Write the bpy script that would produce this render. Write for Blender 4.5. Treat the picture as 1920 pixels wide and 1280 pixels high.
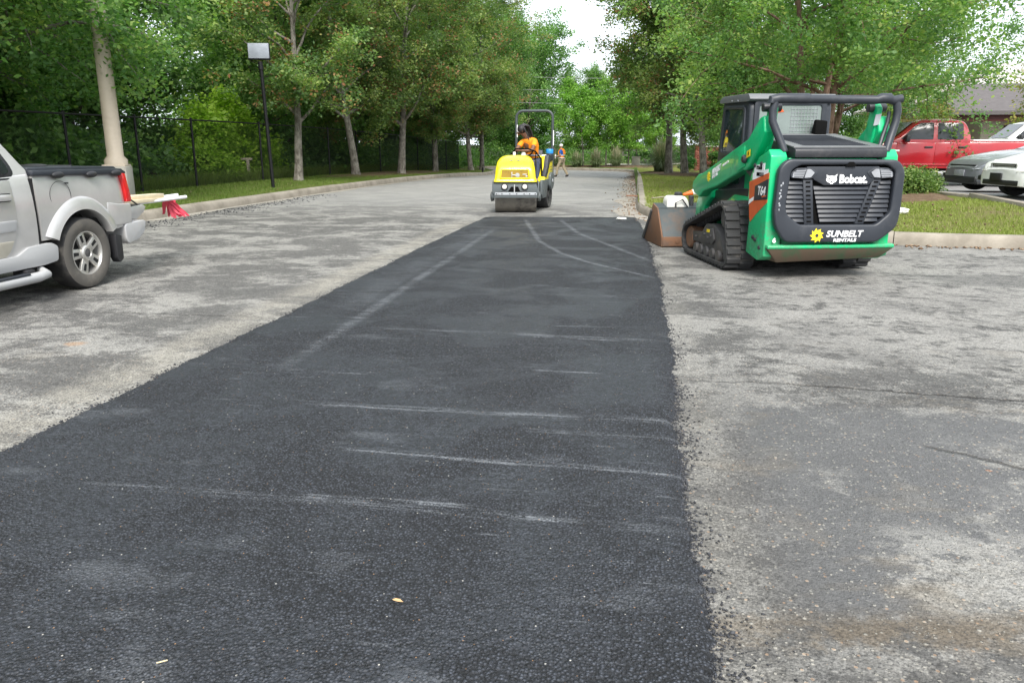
import bpy, bmesh, math, random
import numpy as np
from mathutils import Vector, Matrix

for _o in list(bpy.data.objects):
    bpy.data.objects.remove(_o)
SC = bpy.context.scene
COL = SC.collection
R = math.radians

# ------------------------------------------------------------------ camera
cam_d = bpy.data.cameras.new('camera')
cam = bpy.data.objects.new('camera', cam_d)
COL.objects.link(cam)
cam_d.sensor_width = 36.0
cam_d.lens = 27.0
cam_d.clip_start = 0.05
cam_d.clip_end = 2000
cam.location = (0, 0, 1.5)
cam.rotation_euler = (R(90 - 14.485), 0, R(9.054))
SC.camera = cam

# ------------------------------------------------------------------ sky, sun, exposure
SUN_EL, SUN_AZ = R(46), R(165)          # azimuth measured clockwise from +Y
wd = bpy.data.worlds.new('World')
SC.world = wd
wd.use_nodes = True
nt = wd.node_tree
for n in list(nt.nodes):
    nt.nodes.remove(n)
sky = nt.nodes.new('ShaderNodeTexSky')
sky.sky_type = 'NISHITA'
sky.sun_disc = False
sky.sun_elevation = SUN_EL
sky.sun_rotation = SUN_AZ
sky.air_density = 1.0
sky.dust_density = 4.0
hs = nt.nodes.new('ShaderNodeHueSaturation')
hs.inputs['Saturation'].default_value = 0.35
mx = nt.nodes.new('ShaderNodeMix')
mx.data_type = 'RGBA'
mx.inputs[0].default_value = 0.78
mx.inputs[7].default_value = (10.2, 11.0, 12.0, 1)      # bright even cloud layer
bg = nt.nodes.new('ShaderNodeBackground')
bg.inputs['Strength'].default_value = 0.1
wo = nt.nodes.new('ShaderNodeOutputWorld')
nt.links.new(sky.outputs[0], hs.inputs['Color'])
nt.links.new(hs.outputs[0], mx.inputs[6])
nt.links.new(mx.outputs[2], bg.inputs['Color'])
nt.links.new(bg.outputs[0], wo.inputs['Surface'])

sun_d = bpy.data.lights.new('sun', 'SUN')
sun_d.energy = 3.3
sun_d.angle = R(25)
sun_d.color = (1.0, 0.96, 0.9)
sun = bpy.data.objects.new('sun', sun_d)
COL.objects.link(sun)
_sd = Vector((math.sin(SUN_AZ) * math.cos(SUN_EL), math.cos(SUN_AZ) * math.cos(SUN_EL), math.sin(SUN_EL)))
sun.rotation_euler = _sd.to_track_quat('Z', 'Y').to_euler()
sun.location = (0, -5, 30)

SC.view_settings.view_transform = 'Standard'
SC.view_settings.look = 'None'
SC.view_settings.exposure = 0.80
SC.view_settings.gamma = 1
SC.view_settings.use_curve_mapping = False
SC.render.engine = 'CYCLES'
SC.cycles.use_denoising = True
SC.cycles.max_bounces = 12
SC.cycles.diffuse_bounces = 9
SC.cycles.transmission_bounces = 8
SC.cycles.transparent_max_bounces = 8

# ------------------------------------------------------------------ helpers
def link(o, parent=None):
    COL.objects.link(o)
    if parent is not None:
        o.parent = parent
    return o

def tag(o, label=None, cat=None, group=None, kind=None):
    if label: o['label'] = label
    if cat: o['category'] = cat
    if group: o['group'] = group
    if kind: o['kind'] = kind
    return o

def thing(name, label, cat, loc=(0, 0, 0), rz=0.0, group=None, scale=1.0):
    o = bpy.data.objects.new(name, None)
    o.empty_display_size = 0.2
    COL.objects.link(o)
    o.location = loc
    o.rotation_euler = (0, 0, rz)
    o.scale = (scale,) * 3
    return tag(o, label, cat, group)

def copy_tree(o, parent=None):
    c = o.copy()
    COL.objects.link(c)
    c.parent = parent
    for ch in list(o.children):
        copy_tree(ch, c)
    return c

def finish(me, mat, smooth=40):
    if isinstance(mat, (list, tuple)):
        for m in mat: me.materials.append(m)
    elif mat is not None:
        me.materials.append(mat)
    if smooth:
        me.polygons.foreach_set('use_smooth', [True] * len(me.polygons))
        me.set_sharp_from_angle(angle=R(smooth))
    me.update()

def np_mesh(name, verts, faces, mat=None, smooth=0, tint=None):
    """verts (n,3) array; faces (m,3|4) array."""
    me = bpy.data.meshes.new(name)
    v = np.asarray(verts, dtype=np.float32)
    f = np.asarray(faces, dtype=np.int32)
    k = f.shape[1]
    me.vertices.add(len(v))
    me.vertices.foreach_set('co', v.ravel())
    me.loops.add(f.size)
    me.loops.foreach_set('vertex_index', f.ravel())
    me.polygons.add(len(f))
    me.polygons.foreach_set('loop_start', np.arange(0, f.size, k, dtype=np.int32))
    me.update(calc_edges=True)
    if tint is not None:
        a = me.attributes.new('tint', 'FLOAT', 'POINT')
        a.data.foreach_set('value', np.asarray(tint, dtype=np.float32))
    finish(me, mat, smooth)
    return me

def mesh_obj(name, me, parent=None, loc=None, rot=None):
    o = bpy.data.objects.new(name, me)
    link(o, parent)
    if loc is not None: o.location = loc
    if rot is not None: o.rotation_euler = rot
    return o

class MB:
    """collects geometry for ONE mesh object"""
    def __init__(s):
        s.v = []; s.f = []
    def add(s, vs, fs):
        b = len(s.v)
        s.v += [tuple(v) for v in vs]
        s.f += [tuple(b + i for i in f) for f in fs]
        return s
    def box(s, c, d, rot=None):
        h = [x / 2 for x in d]
        vs = [Vector((sx * h[0], sy * h[1], sz * h[2])) for sx in (-1, 1) for sy in (-1, 1) for sz in (-1, 1)]
        if rot is not None:
            m = rot if isinstance(rot, Matrix) else Matrix.Rotation(rot[1], 3, rot[0])
            vs = [m @ v for v in vs]
        vs = [v + Vector(c) for v in vs]
        return s.add(vs, [(0, 1, 3, 2), (4, 6, 7, 5), (0, 4, 5, 1), (2, 3, 7, 6), (0, 2, 6, 4), (1, 5, 7, 3)])
    def prism(s, poly, axis, a0, a1):
        """poly in the two other axes (x: (y,z); y: (x,z); z: (x,y))"""
        n = len(poly)
        ar = sum(poly[i][0] * poly[(i + 1) % n][1] - poly[(i + 1) % n][0] * poly[i][1] for i in range(n))
        if ar < 0: poly = poly[::-1]
        def P(p, a):
            return {'x': (a, p[0], p[1]), 'y': (p[0], a, p[1]), 'z': (p[0], p[1], a)}[axis]
        vs = [P(p, a0) for p in poly] + [P(p, a1) for p in poly]
        fs = [tuple(range(n))[::-1], tuple(range(n, 2 * n))]
        fs += [(i, (i + 1) % n, n + (i + 1) % n, n + i) for i in range(n)]
        flip = (a1 < a0) != (axis == 'y')
        if flip: fs = [f[::-1] for f in fs]
        return s.add(vs, fs)
    def frame(s, outer, inner, axis, a0, a1):
        """plate with a hole; same number of points in both outlines"""
        n = len(outer)
        def P(p, a):
            return {'x': (a, p[0], p[1]), 'y': (p[0], a, p[1]), 'z': (p[0], p[1], a)}[axis]
        vs = [P(p, a0) for p in outer] + [P(p, a0) for p in inner] + [P(p, a1) for p in outer] + [P(p, a1) for p in inner]
        fs = []
        for i in range(n):
            j = (i + 1) % n
            fs += [(i, j, n + j, n + i), (2 * n + i, 3 * n + i, 3 * n + j, 2 * n + j),
                   (i, 2 * n + i, 2 * n + j, j), (n + i, n + j, 3 * n + j, 3 * n + i)]
        return s.add(vs, fs)
    def tube(s, pts, rad, n=8, cap=True, closed=False):
        pts = [Vector(p) for p in pts]
        m = len(pts)
        if not hasattr(rad, '__len__'): rad = [rad] * m
        ref = None
        rings = []
        for i, p in enumerate(pts):
            a = pts[i - 1] if (i > 0 or closed) else p
            b = pts[(i + 1) % m] if (i < m - 1 or closed) else p
            t = (b - a)
            if t.length < 1e-9: t = Vector((0, 0, 1))
            t.normalize()
            if ref is None:
                ref = Vector((0, 0, 1)) if abs(t.z) < 0.9 else Vector((1, 0, 0))
            u = t.cross(ref)
            if u.length < 1e-6: u = t.orthogonal()
            u.normalize()
            w = u.cross(t).normalized()
            ref = w
            rings.append([p + (u * math.cos(2 * math.pi * k / n) + w * math.sin(2 * math.pi * k / n)) * rad[i] for k in range(n)])
        vs = [v for r in rings for v in r]
        fs = []
        for i in range(m if closed else m - 1):
            for k in range(n):
                a = i * n + k; b = i * n + (k + 1) % n
                c = ((i + 1) % m) * n + (k + 1) % n; d = ((i + 1) % m) * n + k
                fs.append((a, d, c, b))
        if cap and not closed:
            fs.append(tuple(range(n)))
            fs.append(tuple((m - 1) * n + k for k in range(n))[::-1])
        return s.add(vs, fs)
    def lathe(s, prof, n=24, mat=None, cap=True):
        """prof [(r,z)...] about z"""
        m = mat or Matrix.Identity(4)
        vs = []; fs = []
        for r, z in prof:
            for k in range(n):
                a = 2 * math.pi * k / n
                vs.append(m @ Vector((r * math.cos(a), r * math.sin(a), z)))
        for i in range(len(prof) - 1):
            for k in range(n):
                a = i * n + k; b = i * n + (k + 1) % n
                fs.append((a, b, b + n, a + n))
        if cap:
            if prof[0][0] > 1e-6: fs.append(tuple(range(n))[::-1])
            if prof[-1][0] > 1e-6: fs.append(tuple((len(prof) - 1) * n + k for k in range(n)))
        return s.add(vs, fs)
    def ell(s, c, r, nu=14, nv=9, rot=None):
        vs = []; fs = []
        for j in range(nv + 1):
            t = math.pi * j / nv
            for i in range(nu):
                a = 2 * math.pi * i / nu
                p = Vector((r[0] * math.sin(t) * math.cos(a), r[1] * math.sin(t) * math.sin(a), r[2] * math.cos(t)))
                if rot is not None: p = rot @ p
                vs.append(p + Vector(c))
        for j in range(nv):
            for i in range(nu):
                a = j * nu + i; b = j * nu + (i + 1) % nu
                fs.append((a, a + nu, b + nu, b))
        return s.add(vs, fs)
    def build(s, name, mat, parent=None, bevel=0, seg=2, smooth=40, loc=None, rot=None, merge=True):
        me = bpy.data.meshes.new(name)
        me.from_pydata(s.v, [], s.f)
        bm = bmesh.new(); bm.from_mesh(me)
        if merge: bmesh.ops.remove_doubles(bm, verts=bm.verts, dist=1e-5)
        bmesh.ops.dissolve_degenerate(bm, edges=bm.edges, dist=1e-6)
        bmesh.ops.recalc_face_normals(bm, faces=bm.faces)
        if bevel:
            es = [e for e in bm.edges if len(e.link_faces) == 2 and e.calc_face_angle(0) > R(28)]
            bmesh.ops.bevel(bm, geom=es, offset=bevel, offset_type='OFFSET', segments=seg, profile=0.5, affect='EDGES', clamp_overlap=True)
        bm.to_mesh(me); bm.free()
        finish(me, mat, smooth)
        return mesh_obj(name, me, parent, loc, rot)

def mirror_obj(name, o, parent, axis=0):
    """a mirrored copy of a part (own mesh, normals kept outward)"""
    me = o.data.copy()
    co = np.empty(len(me.vertices) * 3, dtype=np.float32)
    me.vertices.foreach_get('co', co)
    co = co.reshape(-1, 3); co[:, axis] *= -1
    me.vertices.foreach_set('co', co.ravel())
    me.flip_normals()
    me.update()
    c = bpy.data.objects.new(name, me)
    l = list(o.location); l[axis] *= -1
    link(c, parent); c.location = l
    return c

def text_obj(name, body, size, mat, parent, loc, rot, bold=0.0, xs=1.0, shear=0.0, depth=0.002, align='CENTER'):
    cu = bpy.data.curves.new(name, 'FONT')
    cu.body = body; cu.size = size; cu.offset = bold; cu.extrude = depth; cu.shear = shear
    cu.align_x = align; cu.align_y = 'CENTER'
    cu.resolution_u = 3
    t = bpy.data.objects.new(name, cu)
    COL.objects.link(t)
    dg = bpy.context.evaluated_depsgraph_get()
    me = bpy.data.meshes.new_from_object(t.evaluated_get(dg))
    bpy.data.objects.remove(t)
    me.name = name
    me.transform(Matrix.Diagonal((xs, 1, 1, 1)))
    me.materials.clear(); me.materials.append(mat)
    return mesh_obj(name, me, parent, loc, rot)

def cyl(name, p0, p1, r, mat, parent, n=16, bevel=0):
    return MB().tube([p0, p1], r, n).build(name, mat, parent, bevel=bevel)

def box(name, c, d, mat, parent=None, bevel=0.0, rot=None, seg=2):
    return MB().box(c, d, rot).build(name, mat, parent, bevel=bevel, seg=seg)

def arc(cx, cy, r, a0, a1, n):
    return [(cx + r * math.cos(R(a0 + (a1 - a0) * i / n)), cy + r * math.sin(R(a0 + (a1 - a0) * i / n))) for i in range(n + 1)]

def rrect(x0, z0, x1, z1, r, n=3):
    return (arc(x1 - r, z1 - r, r, 0, 90, n) + arc(x0 + r, z1 - r, r, 90, 180, n) +
            arc(x0 + r, z0 + r, r, 180, 270, n) + arc(x1 - r, z0 + r, r, 270, 360, n))

# ------------------------------------------------------------------ shader graph helper
class S:
    """a float socket with arithmetic"""
    def __init__(s, g, k): s.g = g; s.k = k
    def __add__(s, o): return s.g.m('ADD', s, o)
    __radd__ = __add__
    def __sub__(s, o): return s.g.m('SUBTRACT', s, o)
    def __rsub__(s, o): return s.g.m('SUBTRACT', o, s)
    def __mul__(s, o): return s.g.m('MULTIPLY', s, o)
    __rmul__ = __mul__
    def __truediv__(s, o): return s.g.m('DIVIDE', s, o)

class G:
    def __init__(g, name):
        g.mat = bpy.data.materials.new(name)
        g.mat.use_nodes = True
        g.t = g.mat.node_tree
        g.p = g.t.nodes['Principled BSDF']
        g.out = g.t.nodes['Material Output']
    def n(g, typ, **kw):
        x = g.t.nodes.new(typ)
        for k, v in kw.items(): setattr(x, k, v)
        return x
    def put(g, sock, v):
        if isinstance(v, S): g.t.links.new(v.k, sock)
        elif hasattr(v, 'is_output'): g.t.links.new(v, sock)
        elif v is not None:
            if hasattr(v, '__len__') and len(v) == 3 and len(sock.default_value) == 4: v = (*v, 1)
            sock.default_value = v
    def m(g, op, a, b=None, c=None, clamp=False):
        x = g.n('ShaderNodeMath', operation=op, use_clamp=clamp)
        g.put(x.inputs[0], a)
        if b is not None: g.put(x.inputs[1], b)
        if c is not None: g.put(x.inputs[2], c)
        return S(g, x.outputs[0])
    def pos(g):
        x = g.n('ShaderNodeNewGeometry')
        return x.outputs['Position']
    def obj(g):
        return g.n('ShaderNodeTexCoord').outputs['Object']
    def xyz(g, v):
        x = g.n('ShaderNodeSeparateXYZ'); g.put(x.inputs[0], v)
        return S(g, x.outputs[0]), S(g, x.outputs[1]), S(g, x.outputs[2])
    def vec(g, a, b, c=0.0):
        x = g.n('ShaderNodeCombineXYZ')
        g.put(x.inputs[0], a); g.put(x.inputs[1], b); g.put(x.inputs[2], c)
        return x.outputs[0]
    def noise(g, v, sc, det=3, rough=0.55, dist=0.0):
        x = g.n('ShaderNodeTexNoise')
        g.put(x.inputs['Vector'], v)
        x.inputs['Scale'].default_value = sc; x.inputs['Detail'].default_value = det
        x.inputs['Roughness'].default_value = rough; x.inputs['Distortion'].default_value = dist
        return S(g, x.outputs[0])
    def voro(g, v, sc, feature='F1', rnd=1.0):
        x = g.n('ShaderNodeTexVoronoi', feature=feature)
        g.put(x.inputs['Vector'], v)
        x.inputs['Scale'].default_value = sc; x.inputs['Randomness'].default_value = rnd
        d = S(g, x.outputs['Distance'])
        if feature == 'F1':
            c = g.n('ShaderNodeSeparateColor'); g.t.links.new(x.outputs['Color'], c.inputs[0])
            return d, S(g, c.outputs[0]), S(g, c.outputs[1])
        return d
    def sm(g, v, a, b, lo=0.0, hi=1.0):
        x = g.n('ShaderNodeMapRange', interpolation_type='SMOOTHSTEP')
        g.put(x.inputs[0], v)
        for i, q in enumerate((a, b, lo, hi)): g.put(x.inputs[1 + i], q)
        return S(g, x.outputs[0])
    def ramp(g, v, stops):
        x = g.n('ShaderNodeValToRGB'); g.put(x.inputs[0], v)
        e = x.color_ramp.elements
        while len(e) < len(stops): e.new(0.5)
        for q, (p, c) in zip(e, stops):
            q.position = p; q.color = (*c, 1) if len(c) == 3 else c
        return x.outputs[0]
    def mix(g, f, a, b, mode='MIX'):
        x = g.n('ShaderNodeMix', data_type='RGBA', blend_type=mode)
        g.put(x.inputs[0], f); g.put(x.inputs[6], a); g.put(x.inputs[7], b)
        return x.outputs[2]
    def gray(g, v, tint=(1, 1, 1)):
        x = g.n('ShaderNodeCombineColor')
        for i in range(3): g.put(x.inputs[i], v * tint[i])
        return x.outputs[0]
    def bump(g, h, strength=0.5, dist=0.01):
        x = g.n('ShaderNodeBump'); g.put(x.inputs['Height'], h)
        x.inputs['Strength'].default_value = strength; x.inputs['Distance'].default_value = dist
        g.t.links.new(x.outputs[0], g.p.inputs['Normal'])
    def base(g, c): g.put(g.p.inputs['Base Color'], c); return g
    def set(g, **kw):
        for k, v in kw.items(): g.put(g.p.inputs[k.replace('_', ' ')], v)
        return g

def plain(name, col, rough=0.5, metal=0.0, spec=0.5, dirt=0.0, dirtcol=(.12, .1, .08), scale=6.0, coat=0.0, bump=0.0, bscale=60):
    g = G(name)
    g.set(Roughness=rough, Metallic=metal)
    g.p.inputs['Specular IOR Level'].default_value = spec
    if coat:
        g.p.inputs['Coat Weight'].default_value = coat
        g.p.inputs['Coat Roughness'].default_value = 0.08
    v = g.obj()
    n = g.noise(v, scale, 4, 0.6)
    if dirt:
        n2 = g.noise(v, scale * 4.3, 3, 0.6)
        k = g.sm(n * 0.65 + n2 * 0.35, 0.48, 0.68) * dirt
        g.base(g.mix(k, col, dirtcol))
        g.set(Roughness=g.sm(k, 0, 1, rough, min(1, rough + 0.35)))
    else:
        g.base(g.mix(g.sm(n, 0.3, 0.7) , tuple(c * 0.9 for c in col), tuple(min(1, c * 1.08) for c in col)))
    if bump:
        g.bump(g.noise(v, bscale, 3), bump, 0.004)
    return g.mat
# ------------------------------------------------------------------ terrain
def smst(a, b, t):
    t = np.clip((np.asarray(t, dtype=float) - a) / (b - a), 0, 1)
    return t * t * (3 - 2 * t)
def z_road(x, y):
    y = np.asarray(y, dtype=float)
    return np.where(y < 20, 0.0, np.where(y < 50, -0.0006 * (y - 20) ** 2, -0.54 - 0.005 * (np.minimum(y, 120) - 50)))
def z_left(x, y):                        # left verge and wood floor
    x = np.asarray(x, dtype=float)
    return z_road(x, y) + 0.172 + 0.05 * np.clip(-9.86 - x, 0, 6)
def z_isl(x, y):                         # right grass island, parking lot, far verge
    x = np.asarray(x, dtype=float); y = np.asarray(y, dtype=float)
    t = smst(2, 10, x)
    return z_road(x, y) * (1 - t) + 0.172 + smst(2.5, 6.2, x) * (0.27 * smst(12.4, 15.8, y) - 0.22 * smst(17, 24.5, y))
def zl(x, y): return float(z_left(x, y))
def zi(x, y): return float(z_isl(x, y))
def zr(x, y): return float(z_road(x, y))

_OC = [(-80, 74), (-40, 71), (-20, 68), (-12, 66), (-7, 64), (-4, 62.2), (-2, 60.9), (-1.0, 59.9), (-.5, 59.0), (-.15, 56.5), (-.05, 50), (0.0, 40), (.03, 25), (.05, 18.3)]
_OC += [(5.05 - 5 * math.cos(R(a)), 18.3 - 6 * math.sin(R(a))) for a in range(6, 91, 6)] + [(8, 12.02), (20, 11.6), (60, 10.2)]
_ocx = np.array([p[0] for p in _OC]); _ocy = np.array([p[1] for p in _OC])
def y_kerb(x): return np.interp(x, _ocx, _ocy)
_LC = [(-9.7, -12), (-9.7, 0), (-9.68, 14), (-9.62, 24), (-9.7, 34), (-9.72, 44), (-9.75, 53), (-10.0, 55.5), (-11, 58), (-13, 60), (-18, 62), (-30, 64), (-70, 67)]

def resample(poly, step):
    P = np.array(poly, dtype=float)
    d = np.concatenate([[0], np.cumsum(np.linalg.norm(np.diff(P, axis=0), axis=1))])
    n = max(2, int(round(d[-1] / step)) + 1)
    s = np.linspace(0, d[-1], n)
    return np.stack([np.interp(s, d, P[:, 0]), np.interp(s, d, P[:, 1])], 1)

def grid_mesh(name, X, Y, Z, mat, smooth=60, kind='structure'):
    ny, nx = X.shape
    v = np.stack([X, Y, Z], -1).reshape(-1, 3)
    i = np.arange(ny * nx).reshape(ny, nx)
    f = np.stack([i[:-1, :-1], i[:-1, 1:], i[1:, 1:], i[1:, :-1]], -1).reshape(-1, 4)
    o = mesh_obj(name, np_mesh(name, v, f, mat, smooth))
    if kind: o['kind'] = kind
    return o

# ------------------------------------------------------------------ ground materials
def seg_mask(g, x, y, a, b, w, soft=1.0):
    """1 near the segment a-b, falling to 0 at distance w; also position along it"""
    dx, dy = b[0] - a[0], b[1] - a[1]
    L = math.hypot(dx, dy)
    ux, uy = dx / L, dy / L
    rx, ry = x - a[0], y - a[1]
    t = rx * ux + ry * uy
    d = g.m('ABSOLUTE', rx * (-uy) + ry * ux)
    ends = g.sm(t, -0.05 * L, 0.08 * L) * g.sm(t, L * 0.92, L * 1.05, 1, 0)
    return g.sm(d, w * 0.15, w, 1, 0) * ends

def mat_fresh_asphalt():
    g = G('fresh_asphalt')
    P = g.pos(); x, y, z = g.xyz(P)
    big = g.noise(P, 0.75, 3, 0.55)
    mid = g.noise(P, 3.1, 4, 0.6)
    coarse = g.sm(g.noise(P, 1.15, 3, 0.6, 0.6), 0.38, 0.60)
    near_edge = g.sm(x, -0.5, 0.2) * g.sm(y, 3.2, 1.7)
    coarse = g.m('MAXIMUM', coarse * 0.8, near_edge)
    coarse = g.m('MAXIMUM', coarse, g.sm(x, 0.08, 0.26) * 0.7)
    d1, r1, r2 = g.voro(P, 74)
    d2, q1, q2 = g.voro(P, 150)
    fine = g.noise(P, 140, 3, 0.7)
    tone = 0.031 + big * 0.011 + (mid - 0.5) * 0.02
    tone = tone * (0.42 + r1 * (0.75 + coarse * 0.75)) * (0.0 + fine * 2.0)
    pits = g.sm(q1, 0.74 - coarse * 0.22, 0.86 - coarse * 0.2) * g.sm(d2, 0.2, 0.62, 1, 0) * g.sm(mid, 0.3, 0.62, 0.35, 1.0)
    tone = tone * (1 - pits * 0.9)
    gap = g.sm(d1, 0.34, 0.62) * (0.25 + coarse * 0.75)
    tone = tone * (1 - gap * 0.85) * (1 + coarse * 0.25)
    # smeared films: transverse scrapes, wheel arcs, roller edge
    along = g.noise(g.vec(x * 2.2, y * 42.0, 0.0), 1.0, 4, 0.65)
    grain = g.noise(P, 95, 2, 0.6)
    st = None
    for a, b, w, k in [((-2.35, 2.84), (0.25, 2.81), .05, .55), ((-.61, 2.845), (0.0, 2.79), .02, 1.2), ((-1.39, 2.86), (-.64, 2.88), .035, .9),
                       ((-1.46, 3.39), (.29, 3.35), .045, .8), ((-.9, 3.36), (-.5, 3.34), .02, 1.2), ((-2.1, 5.91), (.28, 5.84), .05, .7),
                       ((-.78, 5.81), (-.07, 5.79), .028, 1.2), ((-.61, 6.2), (-.12, 6.24), .022, 1.0), ((-2.27, 4.65), (-1.7, 4.64), .03, .8),
                       ((-.64, 4.91), (-.17, 4.89), .03, .8), ((-1.81, 4.02), (.33, 4.05), .06, .75), ((-.55, 3.8), (.3, 3.78), .04, .6),
                       ((-2.46, 13.63), (-2.32, 4.77), .09, .8), ((-2.62, 13.4), (-2.62, 6.5), .25, .35),
                       ((-2.15, 15.2), (-1.47, 11.9), .07, 1.1), ((-1.47, 11.9), (-1.01, 10.57), .06, 1.3), ((-1.01, 10.57), (-.59, 9.8), .055, 1.5),
                       ((-.59, 9.8), (.23, 8.73), .05, 1.4), ((-1.47, 15.3), (-.94, 13.0), .07, 1.0), ((-.94, 13.0), (.19, 10.1), .07, 1.0),
                       ((-2.0, 10.9), (-1.2, 10.88), .04, .5), ((-2.1, 8.9), (-1.2, 8.95), .04, .4), ((-1.2, 7.6), (.1, 7.5), .05, .35), ((-.6, 12.6), (.1, 12.5), .06, .4)]:
        m = seg_mask(g, x, y, a, b, w) * k
        st = m if st is None else g.m('MAXIMUM', st, m)
    st = st * g.sm(along * 0.65 + grain * 0.35, 0.47, 0.56) * g.sm(mid, 0.34, 0.5, 0.35, 1.0)
    scr = g.sm(along * 0.8 + grain * 0.2, 0.57, 0.65) * g.sm(mid, 0.45, 0.6) * g.sm(g.noise(P, 0.5, 2), 0.36, 0.55) * 0.55
    st = g.m('MAXIMUM', st, scr)
    film = g.sm(g.noise(g.vec(x * 1.3, y * 2.6, 3.0), 1.4, 4, 0.6), 0.58, 0.74) * g.sm(grain, 0.3, 0.6) * 0.34
    ex = (x + 1.74) / 0.36; ey = (y - 2.17 + (mid - 0.5) * 0.25) / 0.11
    film = g.m('MAXIMUM', film, g.sm(ex * ex + ey * ey + mid * 2.2 + grain * 0.8, 1.2, 2.4, 1, 0) * 0.30)
    st = g.m('MAXIMUM', st, film, clamp=True)
    col = g.gray(tone, (0.95, 1.055, 1.29))
    col = g.mix(st * 0.8, col, (0.205, 0.218, 0.236))
    spk = g.sm(r2, 0.988, 0.992) * g.sm(d1, 0.18, 0.3, 1, 0)
    col = g.mix(spk, col, (0.45, 0.43, 0.38))
    tanp = g.sm(q2, 0.993, 0.996) * g.sm(d2, 0.3, 0.5, 1, 0)
    col = g.mix(tanp, col, (0.28, 0.16, 0.08))
    g.base(col)
    g.set(Roughness=g.sm(coarse + fine * 0.4, 0.0, 1.3, 0.48, 0.76))
    g.p.inputs['Specular IOR Level'].default_value = 0.42
    h = (1 - g.sm(d1, 0.1, 0.75)) * (0.3 + coarse * 1.1) + fine * 0.35 - pits * 0.5 + mid * 0.6
    g.bump(h, 1.0, 0.014)
    return g.mat

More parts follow.
